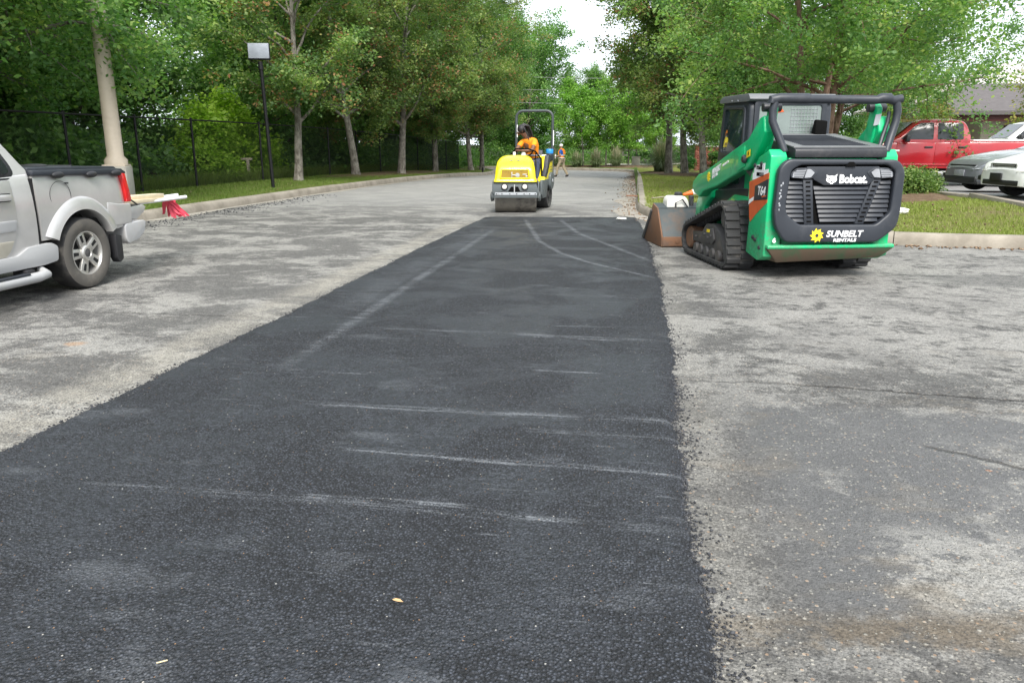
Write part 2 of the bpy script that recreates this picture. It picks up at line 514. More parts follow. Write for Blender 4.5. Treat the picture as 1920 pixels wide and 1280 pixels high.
def mat_old_asphalt():
    g = G('old_asphalt')
    P = g.pos(); x, y, z = g.xyz(P)
    left = g.sm(x, -2.6, -3.2)
    far = g.sm(y, 14.5, 21)
    n1 = g.noise(g.vec(x * 0.8, y, 0), 1.25, 5, 0.62, 0.7)
    n2 = g.noise(g.vec(x * 0.85, y * 1.2, 5), 2.4, 5, 0.68, 0.5)
    n3 = g.noise(P, 0.33, 3, 0.5)
    fine = g.noise(P, 85, 3, 0.7)
    nm = g.noise(g.vec(x * 0.85, y, 2.0), 7.0, 6, 0.8)
    nk = g.noise(P, 24, 4, 0.75)
    d1, r1, r2 = g.voro(P, 105)
    d2, q1, q2 = g.voro(P, 52)
    base = 0.066 + n3 * 0.05 + (nm - 0.5) * 0.10 + (nk - 0.5) * 0.07
    col = g.gray(base + left * 0.02, (1.0, 0.985, 0.965))
    light = g.sm(n1 * 0.42 + n2 * 0.25 + nm * 0.33 + (fine - 0.5) * 0.2, 0.475, 0.545) * (0.74 + left * 0.2) * (1 - g.sm(x, .2, .3) * g.sm(x, 1.1, .6) * g.sm(y, 5.5, 4.2) * 0.55)
    col = g.mix(light, col, (0.285, 0.281, 0.268))
    midr = g.sm(x, 0.5, 1.6) * g.sm(y, 5.0, 6.2) * g.sm(y, 14, 11) * g.sm(n2 * 0.5 + nm * 0.5, 0.42, 0.52)
    col = g.mix(midr * 0.75, col, (0.275, 0.27, 0.259))
    dark = g.sm(n2 * 0.3 + g.noise(P, 1.9, 4, 0.6, 0.5) * 0.3 + nm * 0.4, 0.525, 0.585) * g.sm(far, 0, 1, 1, 0.35)
    col = g.mix(dark * 0.7, col, (0.078, 0.078, 0.078))
    farc = g.mix(g.sm(n1, 0.35, 0.65), (0.245, 0.245, 0.245), (0.285, 0.285, 0.28))
    col = g.mix(far * 0.85, col, farc)
    # smooth grey slick zone right foreground
    slick = g.sm(x, 0.45, 0.8) * g.sm(y, 4.7, 4.3) * g.sm(y, 2.25, 2.5) * g.sm(n1 * 0.7 + nm * 0.3, 0.60, 0.52)
    col = g.mix(slick * 0.85, col, (0.094, 0.094, 0.097))
    lz = g.sm(x + nm * 0.6, 1.25, 1.4) * g.sm(y + nm * 0.4, 3.3, 3.15) * g.sm(y + nm * 0.4, 2.7, 2.8) * g.sm(nm * 0.6 + n2 * 0.4, 0.44, 0.52)
    col = g.mix(lz * 0.7, col, (0.26, 0.255, 0.243))
    lz2 = g.sm(x, 0.55, 1.0) * g.sm(y, 2.25, 2.1) * g.sm(nm * 0.6 + n2 * 0.4, 0.46, 0.54)
    col = g.mix(lz2 * 0.55, col, (0.24, 0.232, 0.216))
    brown = g.sm(g.noise(g.vec(x, y * 1.5, 9), 1.7, 4, 0.6, 0.5), 0.56, 0.72) * g.sm(y, 8, 3) * (0.5 + 0.5 * g.sm(x, 0.5, 1.5))
    col = g.mix(brown * 0.55, col, (0.17, 0.14, 0.10))
    bband = seg_mask(g, x, y + (nm - 0.5) * 0.45, (.25, 2.2), (1.5, 2.42), .14) * g.sm(nm + n2 * .4, .5, .75) * 0.9
    col = g.mix(bband, col, (0.115, 0.095, 0.072))
    # dark patch repair beside the loader, dark scrapes on the road
    for cx, cy, rx, ry, k in [(4.0, 9.25, .75, .42, .55), (-4.9, 15.3, .8, .3, .75), (-5.9, 18.0, 1.3, .25, .55), (-3.5, 19.3, 1.4, .35, .4),
                              (-1.5, 17.9, 1.3, .3, .4), (-.8, 19.8, .9, .35, .35), (-4.3, 7.3, .5, .25, .5), (-3.9, 5.8, .5, .2, .5), (2.1, 5.2, .28, .16, .6), (-2.5, 16.6, 1.0, .5, .35)]:
        ex = (x - cx) / rx; ey = (y - cy) / ry
        m = g.sm(ex * ex + ey * ey + (n2 - 0.5) * 2.2 + (fine - 0.5) * 0.5, 0.75, 1.25, 1, 0)
        col = g.mix(m * k, col, (0.10, 0.10, 0.098))
    # cement dust beside the new mat
    dl = g.sm(g.m('ABSOLUTE', x + 3.33), 0.05, 0.34, 1, 0) * g.sm(y, 16, 14)
    dr = g.sm(g.m('ABSOLUTE', x - 0.38), 0.03, 0.22, 1, 0) * g.sm(y, 13, 12)
    dust = (dl * 0.75 + dr * 0.22) * g.sm(fine * 0.5 + n2 * 0.5, 0.40, 0.56)
    col = g.mix(dust, col, (0.31, 0.295, 0.26))
    for cx, cy, rx, ry, oc in [(-4.23, 5.13, .09, .07, (.36, .20, .09)), (1.70, 3.68, .016, .012, (.40, .16, .06)), (-7.2, 6.1, .3, .12, (.24, .17, .12))]:
        ex = (x - cx) / rx; ey = (y - cy) / ry
        m = g.sm(ex * ex + ey * ey + (nm - 0.5) * 4.0 + (fine - .5) * 2, 0.3, 1.4, 1, 0)
        col = g.mix(m * 0.5, col, oc)
    # aggregate
    ns = g.sm(y, 30, 14)
    agg = g.gray(0.62 + r1 * 0.5 + (fine - 0.5) * 1.3 + (nk - 0.5) * 1.1)
    col = g.mix(ns * g.sm(slick, 0, 1, 0.9, 0.55), col, g.mix(1.0, col, agg, 'MULTIPLY'))
    wht = g.sm(q1, 0.66, 0.70) * g.sm(d2, 0.10 + q2 * 0.26, 0.20 + q2 * 0.28, 1, 0) * ns * g.sm(n1, 0.3, 0.6, 0.35, 1)
    col = g.mix(wht * 0.8, col, (0.33, 0.318, 0.285))
    tan = g.sm(q2, 0.90, 0.92) * g.sm(d2, 0.26, 0.34, 1, 0) * ns * g.sm(y, 7, 3)
    col = g.mix(tan * 0.6, col, (0.30, 0.20, 0.13))
    blk = g.sm(r2, 0.80, 0.84) * g.sm(d1, 0.22, 0.38, 1, 0) * ns
    col = g.mix(blk * 0.8, col, (0.04, 0.04, 0.042))
    col = g.mix(1.0, col, (1.015, 1.0, 0.965), 'MULTIPLY')
    # cracks
    wob = (g.noise(P, 4.0, 5, 0.75) - 0.5) * 0.17
    crk = None
    for a, b, w, k in [((.41, 4.93), (1.0, 4.93), .014, .5), ((1.0, 4.93), (2.5, 4.78), .016, 1.0), ((1.5, 3.98), (1.95, 3.66), .022, .8), ((2.3, 4.9), (4.5, 4.2), .014, .8),
                       ((-9, 6.0), (-3.3, 6.25), .016, .5), ((-8.5, 9.3), (-4.2, 9.6), .02, .5), ((-6, 13.1), (-3.2, 13.3), .03, .5), ((-1.4, 17.2), (-6.5, 24.5), .03, .4), ((1.9, 7.7), (4.4, 7.0), .012, .5)]:
        m = seg_mask(g, x, y + wob, a, b, w) * k
        crk = m if crk is None else g.m('MAXIMUM', crk, m)
    col = g.mix(crk * 0.9, col, (0.03, 0.027, 0.024))
    g.base(col)
    g.set(Roughness=g.sm(slick, 0, 1, 0.86, 0.5))
    g.p.inputs['Specular IOR Level'].default_value = 0.35
    h = (1 - g.sm(d1, 0.1, 0.8)) * 0.22 + fine * 0.65 + n2 * 1.0 - crk * 3.0 + (1 - g.sm(d2, 0.1, 0.5)) * 0.35 * wht
    g.bump(h + nk * 1.2 + wht * 0.4, 0.95, 0.009)
    return g.mat

def mat_soil(name, cols, scale=3.0, bump=0.8):
    g = G(name)
    P = g.pos()
    n = g.noise(P, scale, 5, 0.65, 0.5); f = g.noise(P, 38, 3, 0.7)
    c = g.ramp(n * 0.7 + f * 0.3, [(0.30, cols[0]), (0.5, cols[1]), (0.72, cols[2])])
    d, r, r2 = g.voro(P, 26)
    c = g.mix(g.sm(r, 0.8, 0.86) * g.sm(d, 0.3, 0.5, 1, 0) * 0.5, c, cols[3])
    g.base(c).set(Roughness=0.95)
    g.p.inputs['Specular IOR Level'].default_value = 0.15
    g.bump(f + n * 0.6, bump, 0.02)
    return g.mat

def mat_grass_ground(name, a, b, dry):
    g = G(name)
    P = g.pos()
    n = g.noise(P, 0.55, 4, 0.6); f = g.noise(P, 22, 4, 0.75); f2 = g.noise(P, 70, 2, 0.7)
    c = g.mix(g.sm(f * 0.55 + f2 * 0.45, 0.36, 0.62), a, b)
    c = g.mix(g.sm(n, 0.46, 0.68) * 0.75, c, dry)
    g.base(c).set(Roughness=0.95)
    g.p.inputs['Specular IOR Level'].default_value = 0.12
    g.bump(f + f2, 0.9, 0.03)
    return g.mat

M_FRESH = mat_fresh_asphalt()
M_OLD = mat_old_asphalt()
M_GRASS_L = mat_grass_ground('verge_turf', (.065, .095, .02), (.125, .175, .036), (.16, .155, .06))
M_GRASS_R = mat_grass_ground('island_turf', (.09, .11, .022), (.18, .205, .045), (.18, .145, .08))
M_FLOOR = mat_soil('wood_floor', [(.018, .016, .010), (.035, .03, .018), (.06, .05, .03), (.03, .05, .015)])
M_MULCH = mat_soil('mulch', [(.06, .04, .025), (.12, .08, .05), (.19, .14, .09), (.25, .2, .14)], 5)

# ------------------------------------------------------------------ sheets
gx = np.concatenate([np.linspace(-400, -80, 9), np.linspace(-60, 60, 41), np.linspace(80, 400, 9)])
gy = np.concatenate([np.linspace(-100, -20, 5), np.linspace(-10, 120, 53), np.linspace(140, 900, 12)])
GX, GY = np.meshgrid(gx, gy)
grid_mesh('ground', GX, GY, z_road(GX, GY) - 0.12, M_FLOOR)
rx = np.linspace(-70, 64, 60); ry = np.linspace(-14, 76, 91)
GX, GY = np.meshgrid(rx, ry)
grid_mesh('road', GX, GY, z_road(GX, GY), M_OLD)

def offset_strip(curve, offs, zf):
    C = resample(curve, 0.8)
    t = np.gradient(C, axis=0); t /= np.linalg.norm(t, axis=1)[:, None]
    nrm = np.stack([-t[:, 1], t[:, 0]], 1)
    X = C[:, 0][:, None] + nrm[:, 0][:, None] * offs[None, :]
    Y = C[:, 1][:, None] + nrm[:, 1][:, None] * offs[None, :]
    return X, Y, zf(X, Y)
rng = np.random.default_rng(3)
X, Y, Z = offset_strip(_LC, np.concatenate([np.linspace(0.12, 2.9, 9)]), z_left)
grid_mesh('grass_verge', X, Y, Z + rng.normal(0, 0.008, Z.shape), M_GRASS_L)
X, Y, Z = offset_strip(_LC, np.linspace(2.9, 40, 30), z_left)
o = grid_mesh('wood_floor', X, Y, Z + rng.normal(0, 0.04, Z.shape) * (np.arange(30) > 0), M_FLOOR)

ix = np.concatenate([np.linspace(0.05, 1.2, 14), np.linspace(1.4, 12, 40), np.linspace(13, 70, 24)])
iv = np.concatenate([np.linspace(0.12, 12, 36), np.linspace(13, 60, 40)])
X = np.repeat(ix[None, :], len(iv), 0)
Y = y_kerb(ix)[None, :] + iv[:, None]
grid_mesh('grass_island', X, Y, z_isl(X, Y) + rng.normal(0, 0.008, X.shape), M_GRASS_R)
fx = np.concatenate([np.linspace(-78, -12, 20), np.linspace(-11, 0.05, 40)])
X = np.repeat(fx[None, :], len(iv), 0)
Y = y_kerb(fx)[None, :] + iv[:, None]
Y = np.where((X > -2), np.maximum(Y, y_kerb(X) + 0.12), Y)
grid_mesh('far_verge', X, Y, z_isl(X, Y) - 0.006, mat_grass_ground('far_turf', (.06, .10, .02), (.13, .21, .04), (.17, .13, .08)))

# parking lot behind the island
M_LOT = plain('lot_asphalt', (.23, .23, .23), 0.9, spec=0.2, dirt=0.4, dirtcol=(.2, .2, .2), scale=0.8, bump=0.5)
lot_edge = [(7.0, 14.2), (6.72, 15.2), (6.4, 17.6), (6.3, 20), (5.9, 22.5), (5.8, 30), (6.2, 46)]
le = np.array(lot_edge)
ly = np.linspace(14.2, 46, 64)
lx0 = np.interp(ly, le[:, 1], le[:, 0])
u = np.linspace(0, 1, 30)
X = lx0[:, None] + (62 - lx0)[:, None] * u[None, :]
Y = np.repeat(ly[:, None], 30, 1)
grid_mesh('parking_lot', X, Y, z_isl(X, Y) + 0.035, M_LOT)

# mulch beds
def blob_bed(cx, cy, rx, ry, zf, seed, name='mulch_bed', lift=0.045):
    rg = np.random.default_rng(seed)
    n = 36
    ph = rg.uniform(0, 6.28, 4)
    vs = []
    for k in range(7):
        for i in range(n):
            a = 2 * math.pi * i / n
            w = 1 + .10 * math.sin(2 * a + ph[0]) + .07 * math.sin(3 * a + ph[1]) + .05 * math.sin(7 * a + ph[2])
            q = (k + 0.001) / 6
            px, py = cx + rx * w * q * math.cos(a), cy + ry * w * q * math.sin(a)
            vs.append((px, py, float(zf(px, py)) + lift * (1 - q ** 3) - 0.02 * (q > .99) + rg.normal(0, .006)))
    fs = [(k * n + i, k * n + (i + 1) % n, (k + 1) * n + (i + 1) % n, (k + 1) * n + i) for k in range(6) for i in range(n)]
    o = mesh_obj(name, np_mesh(name, vs, fs, M_MULCH, 60))
    o['kind'] = 'structure'
    return o
blob_bed(5.5, 17.5, 1.0, 1.7, z_isl, 5, lift=0.07)
blob_bed(2.6, 40, 1.9, 3.6, z_isl, 6, lift=0.12)
blob_bed(1.6, 50.5, 1.6, 2.6, z_isl, 7, lift=0.12)
blob_bed(-2.6, 66.5, 6, 2.4, z_isl, 8, lift=0.12)
blob_bed(-11.4, 37.5, 1.2, 9.5, z_left, 9, lift=0.05)
M_PAVE = plain('pale_path', (.46, .42, .36), 0.9, dirt=0.3, scale=2)
X, Y = np.meshgrid(np.linspace(-3, 8, 12), np.linspace(72.5, 76.5, 4))
grid_mesh('path', X, Y, z_isl(X, Y) + 0.05, M_PAVE)

# ------------------------------------------------------------------ kerbs
def mat_kerb():
    g = G('kerb_concrete')
    P = g.pos(); x, y, z = g.xyz(P)
    n = g.noise(P, 2.2, 5, 0.65); f = g.noise(P, 55, 3, 0.7)
    c = g.mix(g.sm(n, 0.3, 0.7), (.20, .175, .14), (.32, .285, .235))
    c = g.mix(g.sm(n * 0.4 + f * 0.6, 0.55, 0.7) * 0.35, c, (.13, .11, .085))
    g.base(c).set(Roughness=0.92)
    g.bump(f, 0.5, 0.006)
    return g.mat
M_KERB = mat_kerb()
def kerb(name, curve, side, step, gap=0.012):
    root = bpy.data.objects.new(name, None); COL.objects.link(root); root['kind'] = 'structure'
    C = resample(curve, 0.3)
    L = np.concatenate([[0], np.cumsum(np.linalg.norm(np.diff(C, axis=0), axis=1))])
    prof = [(-0.03, -0.06), (-0.03, 0.0), (-0.018, 0.11), (0.008, 0.16), (0.035, 0.182), (0.17, 0.188), (0.19, 0.175), (0.19, -0.06)]
    s = 0.0
    while s < L[-1] - 0.5:
        e = min(s + step, L[-1])
        m = max(2, int((e - s) / 0.35))
        q = np.linspace(s + gap / 2, e - gap / 2, m)
        px = np.interp(q, L, C[:, 0]); py = np.interp(q, L, C[:, 1])
        tx = np.interp(q + 0.05, L, C[:, 0]) - np.interp(q - 0.05, L, C[:, 0]); ty = np.interp(q + 0.05, L, C[:, 1]) - np.interp(q - 0.05, L, C[:, 1])
        ln = np.hypot(tx, ty); tx /= ln; ty /= ln
        nx, ny = -ty * side, tx * side
        b = MB(); vs = []; k = len(prof)
        dz = rng.normal(0, 0.003)
        for i in range(m):
            for (a, h) in prof:
                xx, yy = px[i] + nx[i] * a, py[i] + ny[i] * a
                vs.append((xx, yy, zr(xx, yy) + h + dz * (h > 0)))
        fs = [(i * k + j, i * k + (j + 1) % k, (i + 1) * k + (j + 1) % k, (i + 1) * k + j) for i in range(m - 1) for j in range(k)]
        fs += [tuple(range(k)), tuple((m - 1) * k + j for j in range(k))[::-1]]
        b.add(vs, fs)
        b.build('kerb_segment', M_KERB, root, smooth=50)
        s = e
    return root
kerb('kerb', [p for p in _LC if p[1] > -1 and p[0] > -40], 1, 3.05)
kerb('kerb', [p for p in _OC if -40 < p[0] < 30], 1, 3.05)
kb = bpy.data.objects.new('lot_kerb', None); COL.objects.link(kb); kb['kind'] = 'structure'
lk = resample(lot_edge, 2.4)
for a, b in zip(lk[:-1], lk[1:]):
    m = (a + b) / 2; d = b - a
    L = float(np.hypot(*d))
    bb = MB().box((0, 0, 0), (L - 0.015, 0.16, 0.16))
    o = bb.build('kerb_segment', M_KERB, kb, bevel=0.015)
    o.location = (m[0], m[1], zi(m[0], m[1]) - 0.02)
    o.rotation_euler = (0, -math.atan2(zi(*b) - zi(*a), L), math.atan2(d[1], d[0]))

# pale gutter strip with leaf litter along the right kerb
M_GUT = plain('gutter_concrete', (.26, .24, .21), 0.92, dirt=0.7, dirtcol=(.17, .125, .085), scale=2.5, bump=0.5)
cc = resample([p for p in _OC if p[1] > 12.5 and p[0] > -9][::1], 0.5)
cc = cc[(cc[:, 1] > 12.4)]
t = np.gradient(cc, axis=0); t /= np.linalg.norm(t, axis=1)[:, None]
nrm = np.stack([t[:, 1], -t[:, 0]], 1)
offs = np.array([0.0, 0.25, 0.5])
wv = (1 + 0.25 * np.sin(np.arange(len(cc)) * 0.9) + rng.normal(0, .08, len(cc)))[:, None]
X = cc[:, 0][:, None] + nrm[:, 0][:, None] * offs[None, :] * wv
Y = cc[:, 1][:, None] + nrm[:, 1][:, None] * offs[None, :] * wv
grid_mesh('gutter', X, Y, z_road(X, Y) + 0.005, M_GUT)
cl = resample([p for p in _LC if 8 < p[1] < 54], 0.5)
wv = (1 + 0.3 * np.sin(np.arange(len(cl)) * 0.7) + rng.normal(0, .1, len(cl)))
X = np.stack([cl[:, 0] + 0.0, cl[:, 0] + 0.28 * wv], 1); Y = np.stack([cl[:, 1], cl[:, 1]], 1)
grid_mesh('gutter', X, Y, z_road(X, Y) + 0.005, plain('gutter_dust', (.28, .26, .225), 0.95, dirt=0.5, dirtcol=(.2, .18, .15), scale=3))

# ------------------------------------------------------------------ the new asphalt mat: a slab with ragged edges
def ragged(y, seed, amp):
    rg = np.random.default_rng(seed)
    r = np.zeros_like(y)
    for fr, a in [(0.35, .5), (1.1, .45), (3.1, .35), (9, .3), (23, .25), (51, .2)]:
        r += a * np.sin(y * fr * 2 + rg.uniform(0, 6.3))
    return r * amp + rg.normal(0, amp * 0.35, len(y))
py = np.concatenate([np.arange(-1.5, 6, 0.018), np.arange(6, 15.9, 0.05)])
xl = np.interp(py, [-2, 3, 4.4, 7.2, 15.6, 16], [-3.09, -3.09, -3.07, -3.10, -3.09, -2.95]) + ragged(py, 1, 0.018)
xr = np.interp(py, [-2, 1.9, 2.04, 2.5, 3.1, 4.4, 5.8, 7.5, 10.2, 13.2, 16], [.29, .29, .30, .27, .27, .29, .32, .30, .25, .20, .0]) + ragged(py, 2, 0.022)
ytop = 15.75 + 0.30 * np.linspace(0, 1, 1)
us = np.concatenate([[0, 0.006, 0.014], np.linspace(0.03, 0.97, 42), [0.986, 0.994, 1]])
hh = np.concatenate([[-.004, .014, .022], np.full(42, .026), [.022, .014, -.004]])
X = xl[:, None] + (xr - xl)[:, None] * us[None, :]
Y = np.repeat(py[:, None], len(us), 1).copy()
Y += (Y > 10) * 0.11 * (X + 3.1) * ((Y - 10) / 5.8)
Z = np.repeat(hh[None, :], len(py), 0) + 0.003 * np.sin(X * 2.3 + 1) * np.sin(Y * 1.7)
end = np.clip((py.max() - py) / 0.12, 0, 1)[:, None]
Z = Z * end - (1 - end) * 0.004
grid_mesh('fresh_asphalt', X, Y, Z, M_FRESH)

# loose crumbs along the edges, chips on the old surface
def rock_field(name, pts, sizes, mat, label=None, seed=0):
    rg = np.random.default_rng(seed)
    base = np.array([(1, 0, 0), (-1, 0, 0), (0, 1, 0), (0, -1, 0), (0, 0, 1), (0, 0, -1)], float)
    tri = np.array([(0, 2, 4), (2, 1, 4), (1, 3, 4), (3, 0, 4), (2, 0, 5), (1, 2, 5), (3, 1, 5), (0, 3, 5)])
    n = len(pts)
    v = base[None] * rg.uniform(.55, 1.2, (n, 6, 1))
    a = rg.uniform(0, 6.28, n)
    c, s = np.cos(a), np.sin(a)
    vx = v[..., 0] * c[:, None] - v[..., 1] * s[:, None]; vy = v[..., 0] * s[:, None] + v[..., 1] * c[:, None]
    v = np.stack([vx, vy, v[..., 2] * .7], -1) * sizes[:, None, None] + pts[:, None, :]
    f = tri[None] + (np.arange(n) * 6)[:, None, None]
    tint = np.repeat(rg.uniform(0, 1, n), 6)
    o = mesh_obj(name, np_mesh(name, v.reshape(-1, 3), f.reshape(-1, 3), mat, 0, tint))
    return tag(o, label, kind='stuff')
def mat_tint(name, stops, rough=0.85, spec=0.3):
    g = G(name)
    a = g.n('ShaderNodeAttribute', attribute_name='tint')
    g.base(g.ramp(a.outputs['Fac'], stops)).set(Roughness=rough)
    g.p.inputs['Specular IOR Level'].default_value = spec
    return g.mat
M_CRUMB = mat_tint('asphalt_crumb', [(0, (.018, .019, .022)), (.8, (.05, .052, .058)), (1, (.09, .09, .095))], 0.7)
M_CHIP = mat_tint('stone_chip', [(0, (.05, .05, .05)), (.45, (.15, .147, .14)), (.75, (.27, .26, .235)), (.9, (.22, .16, .11)), (1, (.42, .40, .35))])
rg = np.random.default_rng(11)
n = 5200
yy = np.concatenate([rg.uniform(1.4, 5, n // 2), rg.uniform(1.6, 13, n - n // 2)])
side = rg.random(n) < 0.62
clump = 0.6 + 0.6 * np.sin(yy * 5.3) * np.sin(yy * 1.9 + 1)
dx = np.abs(rg.exponential(0.045, n)) * np.clip(clump, .25, 1.3)
xx = np.where(side, np.interp(yy, py, xr) + dx - 0.012, np.interp(yy, py, xl) - dx * 0.6 + 0.012)
sz = rg.uniform(.003, .0085, n) * (1 + .5 * (rg.random(n) < .12))
rock_field('asphalt_crumbs', np.stack([xx, yy, sz * 0.4 + np.zeros(n)], 1), sz, M_CRUMB, None, 1)
n = 5000
yy = 1.5 + rg.random(n) ** 1.6 * 12
xx = np.where(rg.random(n) < .55, rg.uniform(.32, 4.5, n), rg.uniform(-8, -3.15, n))
sz = rg.uniform(.0016, .0042, n)
rock_field('loose_grit', np.stack([xx, yy, sz * 0.3], 1), sz, M_CHIP, None, 2)
n = 900
yy = rg.uniform(9, 22, n); xx = -9.45 + np.abs(rg.normal(0, .45, n))
sz = rg.uniform(.008, .022, n)
rock_field('gravel_scatter', np.stack([xx, yy, sz * .4], 1), sz, M_CRUMB, None, 3)
# small debris over the mat and under the right kerb
n = 1500
k = rg.integers(0, len(cc), n)
p = cc[k] + nrm[k] * np.abs(rg.normal(.12, .22, n))[:, None] + rg.normal(0, .12, (n, 2)) * np.array([0.3, 1])
keep = p[:, 0] < 30
p = p[keep]
sz = rg.uniform(.012, .034, len(p))
M_LITTER = mat_tint('leaf_litter', [(0, (.07, .045, .03)), (.5, (.17, .11, .07)), (1, (.3, .22, .15))], .95, .1)
rock_field('leaf_litter', np.stack([p[:, 0], p[:, 1], z_road(p[:, 0], p[:, 1]) + .008], 1), sz, M_LITTER, None, 4)
n = 160
pk = np.stack([rg.uniform(3.2, 9, n), rg.uniform(0, 1, n)], 1)
yk = y_kerb(pk[:, 0]) - .05 - np.abs(rg.normal(0, .13, n))
rock_field('leaf_litter', np.stack([pk[:, 0], yk, np.full(n, .01)], 1), rg.uniform(.012, .04, n), M_LITTER, None, 5)

# fallen leaves on the grass
n = 420
xs_ = rg.uniform(.3, 6, n); ys_ = y_kerb(xs_) + .3 + rg.random(n) ** 1.3 * 24
rock_field('fallen_leaves', np.stack([xs_, ys_, z_isl(xs_, ys_) + .03], 1), rg.uniform(.012, .035, n), M_LITTER, None, 6)
n = 160
xs_ = -9.95 - rg.uniform(0, 2.4, n); ys_ = 14 + rg.random(n) * 36
rock_field('fallen_leaves', np.stack([xs_, ys_, z_left(xs_, ys_) + .03], 1), rg.uniform(.012, .035, n), M_LITTER, None, 7)
# ------------------------------------------------------------------ vegetation
def mat_leaf(name, stops, trans=0.35, spec=0.35, rough=0.5):
    g = G(name)
    a = g.n('ShaderNodeAttribute', attribute_name='tint')
    oi = g.n('ShaderNodeObjectInfo')
    c = g.ramp(a.outputs['Fac'], stops)
    h = g.n('ShaderNodeHueSaturation')
    g.put(h.inputs['Hue'], S(g, oi.outputs['Random']) * 0.02 + 0.49)
    g.put(h.inputs['Value'], S(g, oi.outputs['Random']) * 0.25 + 0.88)
    g.t.links.new(c, h.inputs['Color'])
    g.base(h.outputs[0]).set(Roughness=rough)
    g.p.inputs['Specular IOR Level'].default_value = spec
    tr = g.n('ShaderNodeBsdfTranslucent')
    m2 = g.mix(1.0, h.outputs[0], (1.0, 1.25, .55), 'MULTIPLY')
    g.t.links.new(m2, tr.inputs['Color'])
    ms = g.n('ShaderNodeMixShader'); ms.inputs[0].default_value = trans
    g.t.links.new(g.p.outputs[0], ms.inputs[1]); g.t.links.new(tr.outputs[0], ms.inputs[2])
    g.t.links.new(ms.outputs[0], g.out.inputs['Surface'])
    return g.mat
def mat_bark(name, a, b, sc=7):
    g = G(name)
    P = g.obj(); x, y, z = g.xyz(P)
    n = g.noise(g.vec(x, y, z * 0.3), sc * 2.2, 5, 0.7, 0.6); f = g.noise(P, 4, 3)
    c = g.mix(g.sm(n * .6 + f * .4, 0.38, 0.62), a, b)
    g.base(c).set(Roughness=0.95)
    g.p.inputs['Specular IOR Level'].default_value = 0.15
    g.bump(n, 0.8, 0.02)
    return g.mat

L_MAPLE = mat_leaf('maple_leaf', [(0, (0.079, 0.146, 0.059)), (.35, (0.151, 0.240, 0.085)), (.66, (0.265, 0.346, 0.110)), (.87, (0.393, 0.429, 0.141)), (.91, (0.366, 0.224, 0.110)), (1, (0.464, 0.185, 0.120))], .5, .32, .5)
L_DARK = mat_leaf('wood_leaf', [(0, (0.060, 0.122, 0.048)), (.4, (0.124, 0.227, 0.071)), (.75, (0.235, 0.375, 0.108)), (1, (0.444, 0.553, 0.144))], .5, .32, .5)
L_OAK = mat_leaf('oak_leaf', [(0, (0.074, 0.148, 0.056)), (.4, (0.138, 0.248, 0.077)), (.75, (0.243, 0.346, 0.099)), (.95, (0.393, 0.429, 0.120)), (1, (0.623, 0.329, 0.141))], .5, .32, .5)
L_LIME = mat_leaf('pale_leaf', [(0, (0.103, 0.230, 0.040)), (.5, (0.184, 0.356, 0.057)), (1, (0.287, 0.460, 0.092))], 0.45)
L_BUSH = mat_leaf('bush_leaf', [(0, (.06, .12, .03)), (.5, (.12, .20, .05)), (.85, (.22, .29, .08)), (1, (.32, .20, .10))])
L_HEDGE = mat_leaf('hedge_leaf', [(0, (.04, .11, .025)), (.6, (.07, .18, .035)), (1, (.12, .26, .05))])
L_AUT = mat_leaf('golden_leaf', [(0, (.11, .17, .035)), (.5, (.23, .27, .06)), (.8, (.34, .28, .08)), (1, (.38, .20, .07))])
L_REED = mat_leaf('reed_blade', [(0, (.09, .14, .06)), (.6, (.19, .24, .13)), (.85, (.30, .32, .20)), (1, (.42, .36, .26))], 0.3)
L_GRASS = mat_leaf('grass_blade', [(0, (.09, .14, .025)), (.6, (.16, .23, .045)), (.9, (.18, .20, .06)), (1, (.25, .22, .11))], 0.35, 0.2)
L_GRASS2 = mat_leaf('grass_blade_dry', [(0, (.13, .16, .03)), (.5, (.22, .26, .05)), (.85, (.24, .245, .085)), (1, (.30, .25, .15))], 0.35, 0.2)
B_GREY = mat_bark('grey_bark', (.10, .088, .072), (.30, .275, .24))
B_DARK = mat_bark('dark_bark', (.045, .038, .03), (.14, .12, .10))
B_RED = mat_bark('red_bark', (.10, .06, .042), (.24, .16, .12), 4)

def leaf_cloud(anchors, n, size, sig, rg, flat=0.7, droop=0.35, aniso=1.9, reds=0.0, lo=0.0, hi=0.86):
    """anchors (m,4): x,y,z,weight. returns verts, faces, tint"""
    A = np.asarray(anchors, float)
    w = A[:, 3] / A[:, 3].sum()
    k = rg.choice(len(A), n, p=w)
    p = A[k, :3] + rg.normal(0, 1, (n, 3)) * np.array([sig, sig, sig * flat])
    d = rg.normal(0, 1, (n, 3)); d[:, 2] = d[:, 2] * 0.55 - droop
    d /= np.linalg.norm(d, axis=1)[:, None]
    up = rg.normal(0, 0.55, (n, 3)); up[:, 2] += 0.8
    w_ = np.cross(d, up); w_ /= (np.linalg.norm(w_, axis=1)[:, None] + 1e-9)
    s = size * (.45 + 1.25 * rg.beta(2, 2.4, n))[:, None]
    v = np.stack([p - d * s * .5, p + w_ * s * .5 / aniso * 1.2 - d * s * .05, p + d * s * .5, p - w_ * s * .5 / aniso * 1.2 - d * s * .05], 1)
    ct = rg.uniform(0, 1, len(A))
    t = np.clip(lo + (hi - lo) * (0.55 * ct[k] + 0.45 * rg.random(n)), 0, hi)
    if reds:
        rc = rg.random(len(A)) < reds
        sel = rc[k] & (rg.random(n) < 0.38)
        t[sel] = rg.uniform(.88, 1.0, sel.sum())
    f = np.arange(n * 4).reshape(n, 4)
    return v.reshape(-1, 3), f, np.repeat(t, 4)

